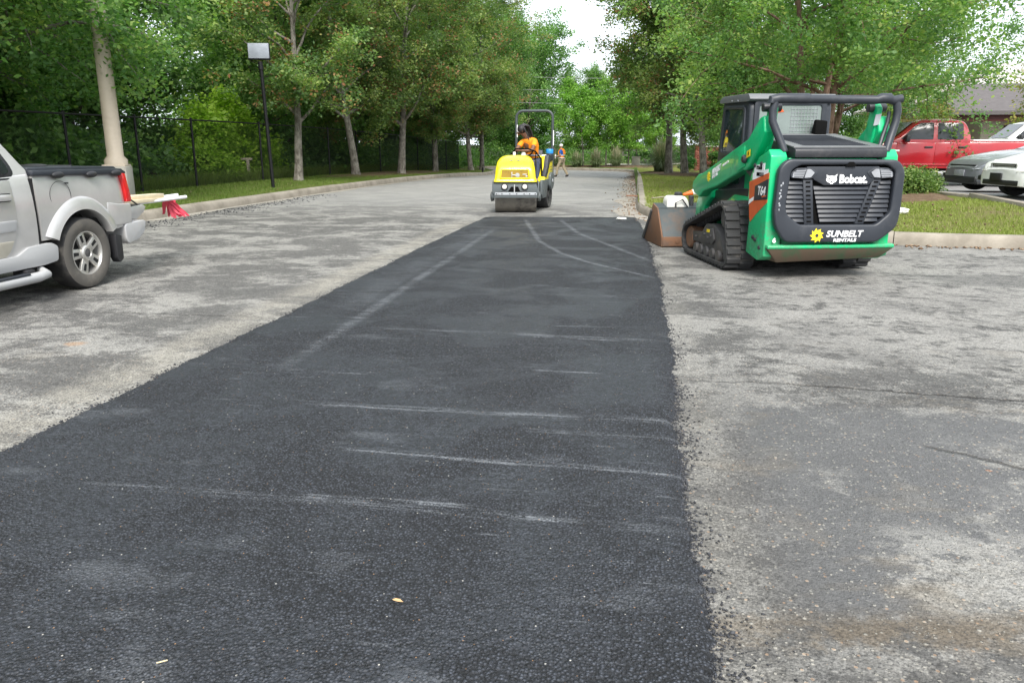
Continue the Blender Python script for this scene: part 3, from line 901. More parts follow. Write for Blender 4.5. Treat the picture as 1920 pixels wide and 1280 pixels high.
def limb_path(p0, d0, L, rg, up=0.25, wob=0.16, n=7):
    pts = [np.array(p0, float)]
    d = np.array(d0, float); d /= np.linalg.norm(d)
    for i in range(n):
        d = d + rg.normal(0, wob, 3) + np.array([0, 0, up / n])
        d /= np.linalg.norm(d)
        pts.append(pts[-1] + d * L / n)
    return pts

def make_tree(seed, H, r0, zc, Rc, nleaf, leaf, mat_l, mat_b, stems=1, nlimb=22, sig=0.36, fill=160, low=0.15, reds=0.0, lean=0.0, top=0.55, rise=0.55, hi=0.86, wide=1.0, droop=.35):
    rg = np.random.default_rng(seed)
    tb = MB(); anchors = []
    def prof(t):
        return max(0.05, math.sin(math.pi * min(1, max(0, low + t * (1 - low) * 0.97))) ** top)
    for sidx in range(stems):
        a0 = 2 * math.pi * sidx / stems + rg.uniform(0, 1)
        base = np.array([0.16 * (stems > 1) * math.cos(a0), 0.16 * (stems > 1) * math.sin(a0), -0.08])
        dirn = np.array([math.cos(a0) * .2 * (stems > 1) + lean * rg.normal(), math.sin(a0) * .2 * (stems > 1) + lean * rg.normal(), 1.0])
        tr = limb_path(base, dirn, H * .93, rg, .4, 0.045, 14)
        m = len(tr)
        rr = [r0 * (1 - .90 * (i / (m - 1)) ** .8) * (1.0 if i else 1.0) for i in range(m)]
        # root flare
        pts = [tr[0], tr[0] * .7 + tr[1] * .3 * 1.0] + tr[1:]
        rads = [r0 * 1.45, r0 * 1.06] + rr[1:]
        tb.tube(pts, rads, 9)
        T = np.array(tr)
        nl = max(4, nlimb // stems)
        for j in range(nl):
            f = (j + rg.uniform(.1, .9)) / nl
            z = zc * 0.8 + (H * .95 - zc * 0.8) * f ** 1.15
            i = int(np.clip(np.searchsorted(T[:, 2], z), 1, m - 1))
            q = np.clip((z - T[i - 1, 2]) / max(1e-6, T[i, 2] - T[i - 1, 2]), 0, 1)
            p0 = T[i - 1] * (1 - q) + T[i] * q
            t = (z - zc) / (H - zc)
            az = j * 2.4 + rg.uniform(-.5, .5) + sidx * 1.3
            Lr = Rc * prof(max(0, t)) * rg.uniform(.75, 1.08) * wide
            el = rise + .35 * t + rg.uniform(-.15, .15)
            d = (math.cos(az) * math.cos(el), math.sin(az) * math.cos(el), math.sin(el))
            L = Lr / max(.45, math.cos(el))
            lp = limb_path(p0, d, L, rg, -.25 if rise < .5 else .05, .12, 7)
            rl = min(r0 * .42, rr[i] * .62)
            tb.tube(lp, [rl * (1 - .88 * k / 7) for k in range(8)], 6)
            for k in range(2, 8):
                anchors.append((*lp[k], .5 + .12 * k))
            for k in range(3 + (L > 2.5)):
                b = int(rg.integers(2, 7))
                dd = np.array(lp[b]) - np.array(lp[b - 1]); dd /= np.linalg.norm(dd)
                side = rg.normal(0, 1, 3); side -= dd * side.dot(dd); side /= np.linalg.norm(side)
                sp = limb_path(lp[b], dd * .6 + side * .8, L * rg.uniform(.25, .5), rg, 0.0, .18, 4)
                rb = max(.007, rl * (1 - .88 * b / 7) * .6)
                tb.tube(sp, [rb * (1 - .75 * q / 4) for q in range(5)], 5)
                for q in range(1, 5): anchors.append((*sp[q], .8))
    for _ in range(fill):
        t = rg.uniform(0.02, .98); a = rg.uniform(0, 6.283)
        r = Rc * prof(t) * math.sqrt(rg.uniform(.15, 1.0)) * rg.uniform(.8, 1.05) * wide
        anchors.append((r * math.cos(a), r * math.sin(a), zc + (H - zc) * t, .75))
    v, f, ti = leaf_cloud(anchors, nleaf, leaf, sig, rg, reds=reds, hi=hi, droop=droop)
    crown = np_mesh('crown', v, f, mat_l, 0, ti)
    t_o = tb.build('trunk', mat_b, None, smooth=60, merge=False)
    trunk = t_o.data
    bpy.data.objects.remove(t_o)
    return trunk, crown

def place_tree(name, kind, x, y, z, rz, sc, label, group=None, sz=None):
    t = thing(name, label, 'tree', (x, y, z), rz, group)
    t.scale = (sc, sc, sz or sc)
    mesh_obj('trunk', kind[0], t)
    c = mesh_obj('crown', kind[1], t); c['kind'] = 'stuff'
    return t

T_MAPLE = [make_tree(21, 11.5, .17, 2.5, 3.7, 56000, .11, L_MAPLE, B_GREY, 1, 26, .21, 60, reds=.3, rise=.6),
           make_tree(22, 12.5, .19, 2.5, 4.1, 60000, .115, L_MAPLE, B_GREY, 1, 28, .22, 70, reds=.26, rise=.55),
           make_tree(23, 13.0, .17, 2.2, 4.4, 64000, .12, L_MAPLE, B_GREY, 1, 30, .23, 110, reds=.24, rise=.5)]
T_WOOD = [make_tree(31, 13, .22, 1.2, 4.4, 40000, .20, L_DARK, B_DARK, 1, 26, .34, 120, low=.2, top=.4),
          make_tree(32, 16, .24, 2.2, 4.2, 38000, .20, L_DARK, B_DARK, 1, 26, .32, 90, low=.22, top=.45),
          make_tree(33, 11, .2, 1.0, 4.2, 38000, .19, L_OAK, B_DARK, 1, 24, .33, 100, low=.25, top=.4)]
T_OAK = make_tree(41, 8.8, .17, 2.8, 5.1, 92000, .098, L_OAK, B_RED, 3, 32, .22, 200, low=.3, top=.45, rise=.45, hi=.97)
T_HANG = make_tree(44, 9.5, .2, 3.1, 4.9, 84000, .105, L_OAK, B_GREY, 1, 30, .26, 120, low=.3, rise=.22, hi=.95, top=.35)
T_SMALL = [make_tree(51, 5.6, .085, 1.75, 2.35, 15000, .15, L_LIME, B_GREY, 1, 16, .2, 90, low=.3, top=.45, hi=1.0),
           make_tree(52, 6.2, .09, 1.9, 2.5, 16000, .15, L_LIME, B_GREY, 1, 16, .21, 100, low=.28, top=.45, hi=1.0)]
T_GOLD = make_tree(55, 4.6, .07, .5, 2.0, 13000, .12, L_AUT, B_GREY, 1, 16, .2, 100, low=.3, top=.4, hi=1.0)

def place_tree(name, kind, x, y, z, rz, sc, label, group=None, sz=None):
    t = thing(name, label, 'tree', (x, y, z), rz, group)
    t.scale = (sc, sc, sz or sc)
    mesh_obj('trunk', kind[0], t)
    c = mesh_obj('crown', kind[1], t); c['kind'] = 'stuff'
    return t

# street maples on the left verge
VL = 'maples along the left verge'
for (x, y, k, rz, sc, lab, nm) in [
        (-11.56, 25.6, 0, 0.3, .92, 'slender young maple with reddish tips just right of the slim black pole', 'maple_tree'),
        (-11.64, 31.5, 1, 1.9, .95, 'grey trunked maple forking low, second from the black pole along the fence', 'maple_tree'),
        (-10.9, 35.5, 1, 4.0, 1.0, 'maple with thick straight grey trunk at the kerb bend, third from the black pole', 'maple_tree'),
        (-11.6, 44.5, 2, 2.2, .95, 'shaded maple in the mulch between the kerb bend trunk and the roller', 'maple_tree'),
        (-11.4, 43.6, 0, 5.2, .75, 'thin leaning maple stem crossing the shaded trunk left of the roller', 'maple_tree'),
        (-11.3, 53.0, 2, .9, 1.08, 'large dark maple standing just left of the yellow roller', 'maple_tree'),
        (-10.9, 54.8, 1, 3.3, .95, 'slim maple trunk closest to the roller hood on its left', 'maple_tree')]:
    place_tree(nm, T_MAPLE[k], x, y, zl(x, y) - .02, rz, sc, lab, VL)
# maples right of the road
VR = 'maples on the right island'
for (x, y, k, rz, sc, lab) in [
        (1.7, 43.5, 0, 2.6, 1.3, 'thin maple trunk leftmost of the cluster beside the tall grass clump'),
        (2.3, 39.1, 2, 0.4, 1.12, 'thickest grey maple trunk in the cluster left of the green loader'),
        (2.95, 36.2, 1, 1.2, .92, 'pale slim maple trunk right of the thickest trunk in the island cluster'),
        (3.9, 38.0, 2, 3.7, 1.0, 'straight maple trunk nearest the green loader arm on the island')]:
    place_tree('maple_tree', T_MAPLE[k], x, y, zi(x, y) - .02, rz, sc, lab, VR)
place_tree('oak_tree', T_OAK, 4.9, 22.8, zi(4.9, 22.8) - .02, 0.8, .93, 'broad spreading tree with red brown stems rising behind the green loader')
place_tree('oak_tree', T_OAK, 6.9, 31.5, zi(6.9, 31.5) - .02, 2.9, .95, 'wide low tree overhanging the red pickup truck')
place_tree('overhanging_tree', T_HANG, -13.6, 14.6, zl(-13.6, 14.6), 2.0, 1.0, 'leafy tree hanging over the top of the beige light pole')
place_tree('overhanging_tree', T_HANG, -15.2, 10.6, zl(-15.2, 10.6), 4.4, 1.0, 'dense leafy tree above the cab of the silver pickup')
# wood behind the fence: the trees one can tell are there, then its undergrowth
rgw = np.random.default_rng(77)
wood = [(-20.5, 19.0), (-17.3, 22.6), (-20.5, 26), (-21, 22.5), (-27, 31), (-19, 24.4), (-21, 8), (-26, 13), (-31, 20), (-20, 4), (-27, 6), (-16, 33), (-18, 38), (-16.2, 43.5), (-18, 49), (-16, 55), (-22, 17), (-22, 43), (-25, 50), (-21, 60), (-27, 64), (-34, 60), (-35, 70),
        (-20, 12.5), (-24, 57), (-17, 63)]
for i, (x, y) in enumerate(wood):
    place_tree('wood_tree', T_WOOD[i % 3], x + rgw.uniform(-.6, .6), y + rgw.uniform(-.6, .6), zl(x, y), rgw.uniform(0, 6.28), rgw.uniform(.86, 1.06),
               'tall dark green tree of the wood behind the black fence', 'trees of the wood behind the fence')
far = [(-30, 76), (-24, 74), (-19, 71.5), (-14.5, 72), (-12.5, 82), (-10.5, 74), (-16.5, 86), (-8, 90), (-3, 86), (2.5, 92), (8, 84), (-15, 95), (-1, 100), (14, 90), (20, 82), (6, 74), (12, 68), (26, 88)]
for i, (x, y) in enumerate(far):
    place_tree('wood_tree', T_WOOD[(i + 1) % 3], x, y, zi(x, y) - .1, rgw.uniform(0, 6.28), rgw.uniform(.8, 1.0) * (0.82 if -9 < x < 4 else 1.0),
               'dark tree in the belt of trees beyond the far end of the road', 'trees beyond the end of the road')
# pale ornamental trees by the far kerb
for (x, y, k, rz, sc, lab) in [(-4.5, 65.6, 0, .4, 1.0, 'leftmost pale green ornamental tree behind the man in the orange vest'),
                               (-2.6, 66.0, 1, 2.0, .95, 'middle pale green ornamental tree beyond the far kerb'),
                               (-.75, 66.8, 0, 3.1, .9, 'pale green ornamental tree just left of the stone planter'),
                               (1.6, 70.5, 1, 5.1, .75, 'pale green ornamental tree behind the stone planter')]:
    place_tree('ornamental_tree', T_SMALL[k], x, y, zi(x, y), rz, sc, lab, 'pale trees at the end of the road')
place_tree('golden_tree', T_GOLD, 16.4, 34.6, zi(16.4, 34.6), 1.0, .95, 'yellow and rust leaved small tree behind the white pickup')
place_tree('golden_tree', T_GOLD, 12.3, 38.5, zi(12.3, 38.5), 2.0, .8, 'pale yellow green small tree behind the red pickup roof')

def shell_anchors(cx, cy, z0, rx, ry, rz, n, rg):
    a = rg.normal(0, 1, (n, 3)); a /= np.linalg.norm(a, axis=1)[:, None]
    a[:, 2] = np.abs(a[:, 2])
    q = rg.uniform(.72, 1.0, n)[:, None]
    a = a * q * np.array([rx, ry, rz]) + np.array([cx, cy, z0])
    return np.concatenate([a, np.full((n, 1), 1.0)], 1)
rgu = np.random.default_rng(88)
A = []
for i in range(230):
    y = rgu.uniform(4, 66); x = -12.9 - abs(rgu.normal(0, 2.8)) - .5
    if 22 < y < 29.5 and x > -16.5: x -= 3.5
    s = rgu.uniform(.6, 1.6)
    A.append(shell_anchors(x, y, zl(x, y) - .1, s, s, s * rgu.uniform(.8, 1.7), 24, rgu))
for i in range(110):
    y = rgu.uniform(3, 62); x = -24 - rgu.uniform(0, 14)
    s = rgu.uniform(1.2, 2.4)
    A.append(shell_anchors(x, y, .2, s, s, s * rgu.uniform(1.3, 2.1), 24, rgu))
for i in range(130):
    x = rgu.uniform(-44, -11); y = max(66, 68.2 - (x + 13) * .12) + rgu.uniform(1.5, 12)
    s = rgu.uniform(.8, 2.0)
    A.append(shell_anchors(x, y, -.5, s, s, s * 1.2, 20, rgu))
for i in range(95):
    x = rgu.uniform(-13, 26); y = 74 + rgu.uniform(2, 9)
    s = rgu.uniform(.8, 2.2)
    A.append(shell_anchors(x, y, zi(x, y) - .1, s, s, s * 1.35, 20, rgu))
A = np.concatenate(A)
v, f, ti = leaf_cloud(A, 200000, .18, .22, rgu, .8, hi=.9)
tag(mesh_obj('undergrowth', np_mesh('undergrowth', v, f, L_DARK, 0, ti)), kind='stuff')
A = [shell_anchors(x, y, zl(x, y) - .1, s, s, s * h, 40, rgu) for x, y, s, h in [(-14.2, 24.4, 1.1, 2.2), (-14.8, 26.4, 1.2, 2.6), (-13.6, 23.2, .75, 1.5), (-14.6, 28.3, 1.0, 1.9)]]
v, f, ti = leaf_cloud(np.concatenate(A), 20000, .14, .22, rgu, .8, lo=.05, hi=.9)
b = thing('bright_shrub', 'bright yellow green shrub glowing behind the fence left of the black pole', 'shrub', (0, 0, 0))
c = mesh_obj('foliage', np_mesh('foliage', v, f, mat_leaf('sunlit_lime_leaf', [(0, (.14, .27, .03)), (.5, (.26, .44, .045)), (1, (.38, .54, .07))], .5), 0, ti), b); c['kind'] = 'stuff'  # sunlight through the gap is put into this brighter leaf colour
MB().tube([(-14.6, 25.6, .2), (-14.5, 25.5, 1.2), (-14.7, 25.3, 2.2)], [.05, .04, .02], 6).build('stem', B_DARK, b)

def bush(name, cx, cy, z, rx, ry, rz, n, leaf, mat, label, cat='shrub', group=None, seed=0, sig=.08):
    rg = np.random.default_rng(seed)
    v, f, ti = leaf_cloud(shell_anchors(0, 0, 0, rx, ry, rz, 120, rg), n, leaf, sig, rg, .9, droop=-.2, hi=1.0)
    b = thing(name, label, cat, (cx, cy, z), 0, group)
    c = mesh_obj('foliage', np_mesh('foliage', v, f, mat, 0, ti), b); c['kind'] = 'stuff'
    st = MB()
    for k in range(5):
        a = k * 1.256
        st.tube([(0, 0, -.03), (.25 * rx * math.cos(a), .25 * ry * math.sin(a), rz * .4), (.6 * rx * math.cos(a), .6 * ry * math.sin(a), rz * .75)], [.018, .012, .006], 5)
    st.build('stem', B_DARK, b)
    return b
bush('low_shrub', 5.62, 17.55, zi(5.62, 17.55) + .05, .52, .45, .42, 5200, .06, L_BUSH, 'low rounded shrub on the mulch right of the loader, the nearer one', 'shrub', 'shrubs on the mulch bed', 1)
bush('low_shrub', 6.05, 18.3, zi(6.05, 18.3) + .05, .5, .45, .46, 5200, .06, L_BUSH, 'low rounded shrub on the mulch nearest the red pickup, the farther one', 'shrub', 'shrubs on the mulch bed', 2)
def hedge(x0, x1, y, z, h, d, label, seed):
    rg = np.random.default_rng(seed)
    n = int((x1 - x0) * 60)
    A = np.stack([rg.uniform(x0, x1, n), y + rg.uniform(-d / 2, d / 2, n), z + h * np.clip(rg.beta(2.2, 1.1, n), 0, 1), np.ones(n)], 1)
    v, f, ti = leaf_cloud(A, int((x1 - x0) * 2600), .09, .07, rg, .9, hi=1.0, droop=0)
    b = thing('hedge', label, 'hedge', (0, 0, 0))
    c = mesh_obj('foliage', np_mesh('foliage', v, f, L_HEDGE, 0, ti), b); c['kind'] = 'stuff'
hedge(-1.3, 2.8, 78.5, zi(0, 78.5), 1.15, 1.0, 'clipped dark green hedge behind the stone planter', 1)
hedge(4.6, 9.0, 53.0, zi(6, 53), .95, .9, 'clipped green hedge in front of the low brick wall', 2)
hedge(2.6, 3.7, 52.6, zi(3, 52.6), .95, .9, 'short clipped hedge between the tall grass clump and the brick pillar', 3)

def grass_clump(x, y, z, r, h, n, label, group, seed):
    rg = np.random.default_rng(seed)
    a = rg.uniform(0, 6.283, n); lean = rg.beta(2.6, 1.2, n)
    L = h * rg.uniform(.8, 1.25, n)
    vs = []; 
    segs = 4
    w0 = .012 + .006 * rg.random(n)
    tint = np.clip(rg.normal(.5, .2, n), 0, .84)
    plume = rg.random(n) < .07
    tint[plume] = rg.uniform(.88, 1, plume.sum()); L[plume] *= 1.12; lean[plume] *= .5; w0[plume] *= 1.8
    V = np.zeros((n, (segs + 1) * 2, 3))
    b0 = rg.normal(0, r * .13, (n, 2))
    for k in range(segs + 1):
        q = k / segs
        out = lean * r * 1.25 * q ** 1.25
        zz = L * (q * (1.12 - .1 * lean) - .86 * lean ** 1.3 * q ** 2.4)
        w = w0 * (1 - .8 * q) * np.where(plume & (q > .7), 2.2, 1)
        V[:, 2 * k, 0] = b0[:, 0] + out * np.cos(a) - w * np.sin(a); V[:, 2 * k, 1] = b0[:, 1] + out * np.sin(a) + w * np.cos(a)
        V[:, 2 * k + 1, 0] = b0[:, 0] + out * np.cos(a) + w * np.sin(a); V[:, 2 * k + 1, 1] = b0[:, 1] + out * np.sin(a) - w * np.cos(a)
        V[:, 2 * k, 2] = V[:, 2 * k + 1, 2] = zz
    f0 = np.array([(2 * k, 2 * k + 1, 2 * k + 3, 2 * k + 2) for k in range(segs)])
    F = (f0[None] + (np.arange(n) * (segs + 1) * 2)[:, None, None]).reshape(-1, 4)
    b = thing('grass_clump', label, 'ornamental grass', (x, y, z), 0, group)
    c = mesh_obj('blades', np_mesh('blades', V.reshape(-1, 3), F, L_REED, 0, np.repeat(tint, (segs + 1) * 2)), b); c['kind'] = 'stuff'
GC = 'clumps of ornamental grass'
grass_clump(1.55, 50.6, zi(1.55, 50.6), 1.15, 1.75, 1800, 'largest ornamental grass clump with dry plumes, beside the island trees', GC, 1)
grass_clump(-1.75, 65.2, zi(-1.75, 65.2), .85, 1.35, 1000, 'round ornamental grass clump nearest the stone planter', GC, 2)
grass_clump(-3.35, 64.6, zi(-3.35, 64.6), .8, 1.2, 1000, 'middle round ornamental grass clump on the far verge', GC, 3)
grass_clump(-4.95, 65.0, zi(-4.95, 65), .8, 1.1, 900, 'ornamental grass clump just right of the man in the vest', GC, 4)
grass_clump(-6.9, 66.2, zi(-6.9, 66.2), .7, 1.0, 800, 'ornamental grass clump partly hidden behind the man in the vest', GC, 5)

def turf(name, pts, zf, h, mat, seed):
    rg = np.random.default_rng(seed)
    n = len(pts)
    a = rg.uniform(0, 6.283, n); L = h * rg.uniform(.5, 1.4, n)
    lean = rg.uniform(.1, .9, n) * L
    w = .004 + .004 * rg.random(n)
    z = zf(pts[:, 0], pts[:, 1]) - .005
    V = np.zeros((n, 3, 3))
    V[:, 0] = np.stack([pts[:, 0] - w * np.sin(a), pts[:, 1] + w * np.cos(a), z], 1)
    V[:, 1] = np.stack([pts[:, 0] + w * np.sin(a), pts[:, 1] - w * np.cos(a), z], 1)
    V[:, 2] = np.stack([pts[:, 0] + lean * np.cos(a), pts[:, 1] + lean * np.sin(a), z + L], 1)
    pn = 0.5 + 0.5 * np.sin(pts[:, 0] * 1.3 + np.sin(pts[:, 1] * .9) * 2) * np.sin(pts[:, 1] * 1.1 + 2)
    t = np.clip(.25 * pn + rg.normal(.42, .22, n), 0, 1)
    o = mesh_obj(name, np_mesh(name, V.reshape(-1, 3), np.arange(n * 3).reshape(n, 3), mat, 0, np.repeat(t, 3)))
    return tag(o, kind='stuff')
rgg = np.random.default_rng(99)
n = 90000
q = rgg.random(n) ** 1.5
turf('lawn_grass', np.stack([-9.86 - rgg.uniform(0, 3.0, n), 12 + q * 40], 1), z_left, .055, L_GRASS, 1)
n = 30000
turf('fence_weeds', np.stack([-12.35 - np.abs(rgg.normal(0, .35, n)), 12 + (rgg.random(n) ** 1.3) * 42], 1), z_left, .32, L_GRASS, 2)
n = 95000
xs = .2 + rgg.random(n) * 7.5
ys = y_kerb(xs) + .17 + (rgg.random(n) ** 1.7) * 26
ok = ~((((xs - 5.5) / 1.0) ** 2 + ((ys - 17.5) / 1.7) ** 2) < 1) & (xs < np.interp(ys, le[:, 1], le[:, 0]) - .1)
turf('lawn_grass', np.stack([xs, ys], 1)[ok], z_isl, .05, L_GRASS2, 3)
# ------------------------------------------------------------------ fence, poles, wall, building, wires
M_BLACK = plain('black_paint', (.008, .008, .009), .5, spec=.3)
M_BEIGE = plain('beige_pole_paint', (.46, .39, .31), .6, dirt=.25, dirtcol=(.25, .2, .16), scale=2)
M_CONC = plain('weathered_concrete', (.36, .34, .30), .9, dirt=.5, dirtcol=(.16, .14, .12), bump=.4)
fence = thing('chain_link_fence', 'black chain link fence with black posts along the left wood edge', 'fence', (-12.3, 0, 0))
fy = [9.0, 11.2, 13.4, 15.55, 18.0, 20.5, 24.5, 27.4, 30.3, 33.5, 36.7, 40, 43.3, 46.6, 50, 53.5]
FH = 1.82
for y in fy:
    z = zl(-12.3, y)
    m = MB().tube([(0, y, z - .1), (0, y, z + FH + .03)], .032, 10)
    m.ell((0, y, z + FH + .04), (.04, .04, .03), 8, 5)
    m.build('post', M_BLACK, fence)
MB().tube([(0, y, zl(-12.3, y) + FH) for y in np.linspace(fy[0], fy[-1], 40)], .022, 8).build('top_rail', M_BLACK, fence)
vs = []; fs = []
p = .065
N = int((fy[-1] - fy[0]) / p)
for i in range(-28, N):
    for s in (1, -1):
        y0 = fy[0] + i * p; y1 = y0 + FH * .98
        if s < 0: y0, y1 = y1, y0
        a, b = max(fy[0], min(fy[-1], y0)), max(fy[0], min(fy[-1], y1))
        if abs(a - b) < .02: continue
        ta = (a - y0) / (y1 - y0); tb_ = (b - y0) / (y1 - y0)
        za = zl(-12.3, a) + .02 + FH * .96 * ta; zb = zl(-12.3, b) + .02 + FH * .96 * tb_
        k = len(vs); r = .0024
        for (yy, zz) in ((a, za), (b, zb)):
            vs += [(r + s * .002, yy, zz), (-r + s * .002, yy + r, zz), (-r + s * .002, yy - r, zz)]
        fs += [(k, k + 1, k + 4, k + 3), (k + 1, k + 2, k + 5, k + 4), (k + 2, k, k + 3, k + 5)]
o = mesh_obj('wire_mesh', np_mesh('wire_mesh', vs, fs, M_BLACK), fence); o['kind'] = 'stuff'

lp = thing('light_pole', 'tall tapered beige light pole on a square concrete base beside the silver pickup', 'lamp post', (-11.0, 15.3, zl(-11, 15.3)))
MB().tube([(0, 0, .78), (0, 0, .92), (0, 0, 1.0), (0, 0, 4.5), (0, 0, 9.0)], [.23, .23, .165, .147, .115], 20).build('shaft', M_BEIGE, lp)
MB().box((0, 0, .36), (.5, .5, .86), ('Z', .35)).build('footing', M_CONC, lp, bevel=.025)
MB().box((0, 0, .80), (.46, .46, .05), ('Z', .35)).build('base_plate', M_BEIGE, lp, bevel=.01)
MB().tube([(0, 0, 8.9), (.5, -.4, 9.15), (1.1, -.9, 9.2)], .05, 8).build('arm', M_BEIGE, lp)
box('lamp_head', (1.35, -1.1, 9.2), (.7, .35, .14), M_BEIGE, lp, .03, ('Z', -.7))

bp = thing('sign_pole', 'slim black pole carrying a blank pale grey panel near the fence', 'sign', (-10.55, 21.61, zl(-10.55, 21.61)))
MB().tube([(0.0, 0, -.05), (-.10, 0, 3.46)], .05, 10).build('pole', M_BLACK, bp)
MB().tube([(-.10, 0, 3.30), (-.11, 0, 3.52)], [.075, .065], 10).build('bracket', M_BLACK, bp)
RT = Matrix.Rotation(R(14), 3, 'Z')
MB().box((-.12, 0, 3.78), (.60, .09, .44), RT).build('panel_back', M_BLACK, bp, bevel=.01)
MB().box((-.12 + .012, -.056, 3.80), (.57, .02, .40), RT).build('panel_face', plain('panel_grey', (.30, .325, .37), .45), bp, bevel=.004)

st = thing('marker_post', 'weathered wooden T shaped post in the weeds behind the fence', 'post', (-12.95, 24.8, zl(-12.95, 24.8)))
M_OLDWOOD = plain('old_wood', (.27, .24, .19), .9, dirt=.4, bump=.4)
box('upright', (0, 0, .3), (.08, .08, .66), M_OLDWOOD, st, .006)
box('crosspiece', (-.04, 0, .66), (.40, .06, .08), M_OLDWOOD, st, .006)
bo = thing('bollard', 'short black stub post on the kerb edge left of the roller', 'bollard', (-9.95, 50.3, zl(-9.95, 50.3)))
MB().lathe([(.06, -.05), (.06, .28), (.05, .32), (0, .33)], 12).build('post', M_BLACK, bo)

# wires
for x0, y0, z0, x1, y1, z1, lab in [(-45, 84, 9.6, 40, 78, 7.3, 'upper overhead wire crossing beyond the roller'), (-45, 84, 8.5, 40, 78, 6.3, 'second overhead wire below the upper one beyond the roller'),
                                    (-45, 84, 7.4, 40, 78, 5.2, 'lowest overhead wire crossing beyond the roller'),
                                    ]:
    pts = []
    for k in range(25):
        q = k / 24
        pts.append((x0 + (x1 - x0) * q, y0 + (y1 - y0) * q - 11, z0 + (z1 - z0) * q - 1.6 * 4 * q * (1 - q)))
    o = MB().tube(pts, .015, 6).build('power_line', plain('wire_grey', (.3, .3, .3), .6), None)
    tag(o, lab, 'wire', 'overhead wires')

# brick wall and pillar
M_BRICK = mat_tint('red_brick', [(0, (.17, .05, .035)), (.5, (.25, .08, .055)), (1, (.33, .13, .09))], .9, .2)
M_MORT = plain('mortar', (.36, .32, .28), .95)
def brick_run(name, label, x0, x1, y, z, h, d, cap):
    w = thing(name, label, 'wall', (x0, y, z))
    L = x1 - x0
    box('core', (L / 2, 0, h / 2 - .1), (L - .02, d - .02, h + .18), M_MORT, w)
    box('coping', (L / 2, 0, h + cap / 2), (L + .1, d + .12, cap), M_CONC, w, .02)
    vs = []; fs = []; ti = []
    rg = np.random.default_rng(int(L * 10))
    rows = int(h / .083)
    for r in range(rows):
        xx = -(r % 2) * .12
        while xx < L:
            a, b = max(0, xx + .006), min(L, xx + .234)
            if b - a > .03:
                k = len(vs); z0, z1 = r * .083 + .006, r * .083 + .077
                pr = d / 2 + rg.uniform(.003, .007)
                for yy in (-pr, pr):
                    vs += [(a, yy, z0), (b, yy, z0), (b, yy, z1), (a, yy, z1)]
                fs += [(k, k + 1, k + 2, k + 3), (k + 7, k + 6, k + 5, k + 4), (k, k + 4, k + 5, k + 1), (k + 3, k + 2, k + 6, k + 7), (k, k + 3, k + 7, k + 4), (k + 1, k + 5, k + 6, k + 2)]
                ti += [rg.uniform(0, 1)] * 8
            xx += .24
    o = mesh_obj('brickwork', np_mesh('brickwork', vs, fs, M_BRICK, 0, ti), w); o['kind'] = 'stuff'
brick_run('brick_pillar', 'square red brick pillar with pale cap behind the island trees', 3.75, 4.35, 54.0, zi(4, 54), 1.62, .6, .10)
brick_run('brick_wall', 'low red brick wall running right from the brick pillar', 4.4, 10.0, 54.1, zi(6, 54), 1.28, .32, .08)

pl = thing('stone_planter', 'square grey stone planter with a bare pole at the end of the road', 'planter', (-.15, 70.5, zi(-.15, 70.5)))
box('pot', (0, 0, .36), (.72, .72, .75), M_CONC, pl, .03)
MB().frame([(-.38, -.38), (.38, -.38), (.38, .38), (-.38, .38)], [(-.3, -.3), (.3, -.3), (.3, .3), (-.3, .3)], 'z', .74, .82).build('rim', M_CONC, pl)
MB().tube([(.02, 0, .6), (.05, 0, 3.4)], .05, 8).build('pole', B_GREY, pl)
rg = np.random.default_rng(4)
v, f, ti = leaf_cloud(shell_anchors(0, 0, .78, .25, .25, .25, 20, rg), 300, .09, .05, rg, .9)
c = mesh_obj('plant', np_mesh('plant', v, f, L_HEDGE, 0, ti), pl); c['kind'] = 'stuff'

# building beyond the parking lot
M_SEAM = plain('standing_seam_metal', (.50, .46, .44), .5, dirt=.3, dirtcol=(.3, .27, .25), scale=1)
M_SHING = plain('dark_shingle', (.10, .09, .09), .9, scale=5, bump=.6, bscale=20)
M_STUC = plain('cream_stucco', (.60, .52, .42), .9, dirt=.15, dirtcol=(.4, .33, .27), scale=1.5)
M_MAROON = plain('maroon_trim', (.10, .025, .022), .6)
M_WIN = plain('dark_window', (.02, .025, .03), .08, spec=.6)
bl = thing('building', 'cream stucco building with pale metal hip roof beyond the parked cars', 'building', (17.0, 47.0, zi(17, 46)))
box('wall', (12, 8, 1.7), (24, 16, 3.5), M_STUC, bl)
def hip(name, x0, y0, x1, y1, z, h, inset, mat, parent):
    mx_, my = (y1 - y0) / 2, (y0 + y1) / 2
    v = [(x0, y0, z), (x1, y0, z), (x1, y1, z), (x0, y1, z), (x0 + inset, my, z + h), (x1 - inset, my, z + h),
         (x0, y0, z - .18), (x1, y0, z - .18), (x1, y1, z - .18), (x0, y1, z - .18)]
    f = [(0, 1, 5, 4), (1, 2, 5), (2, 3, 4, 5), (3, 0, 4), (0, 6, 7, 1), (1, 7, 8, 2), (2, 8, 9, 3), (3, 9, 6, 0), (6, 9, 8, 7)]
    return MB().add(v, f).build(name, mat, parent, smooth=0), (x0, y0, x1, y1, z, h, inset, my)
rf, q = hip('roof', -1, -1, 26, 17, 3.5, 2.6, 6.5, M_SEAM, bl)
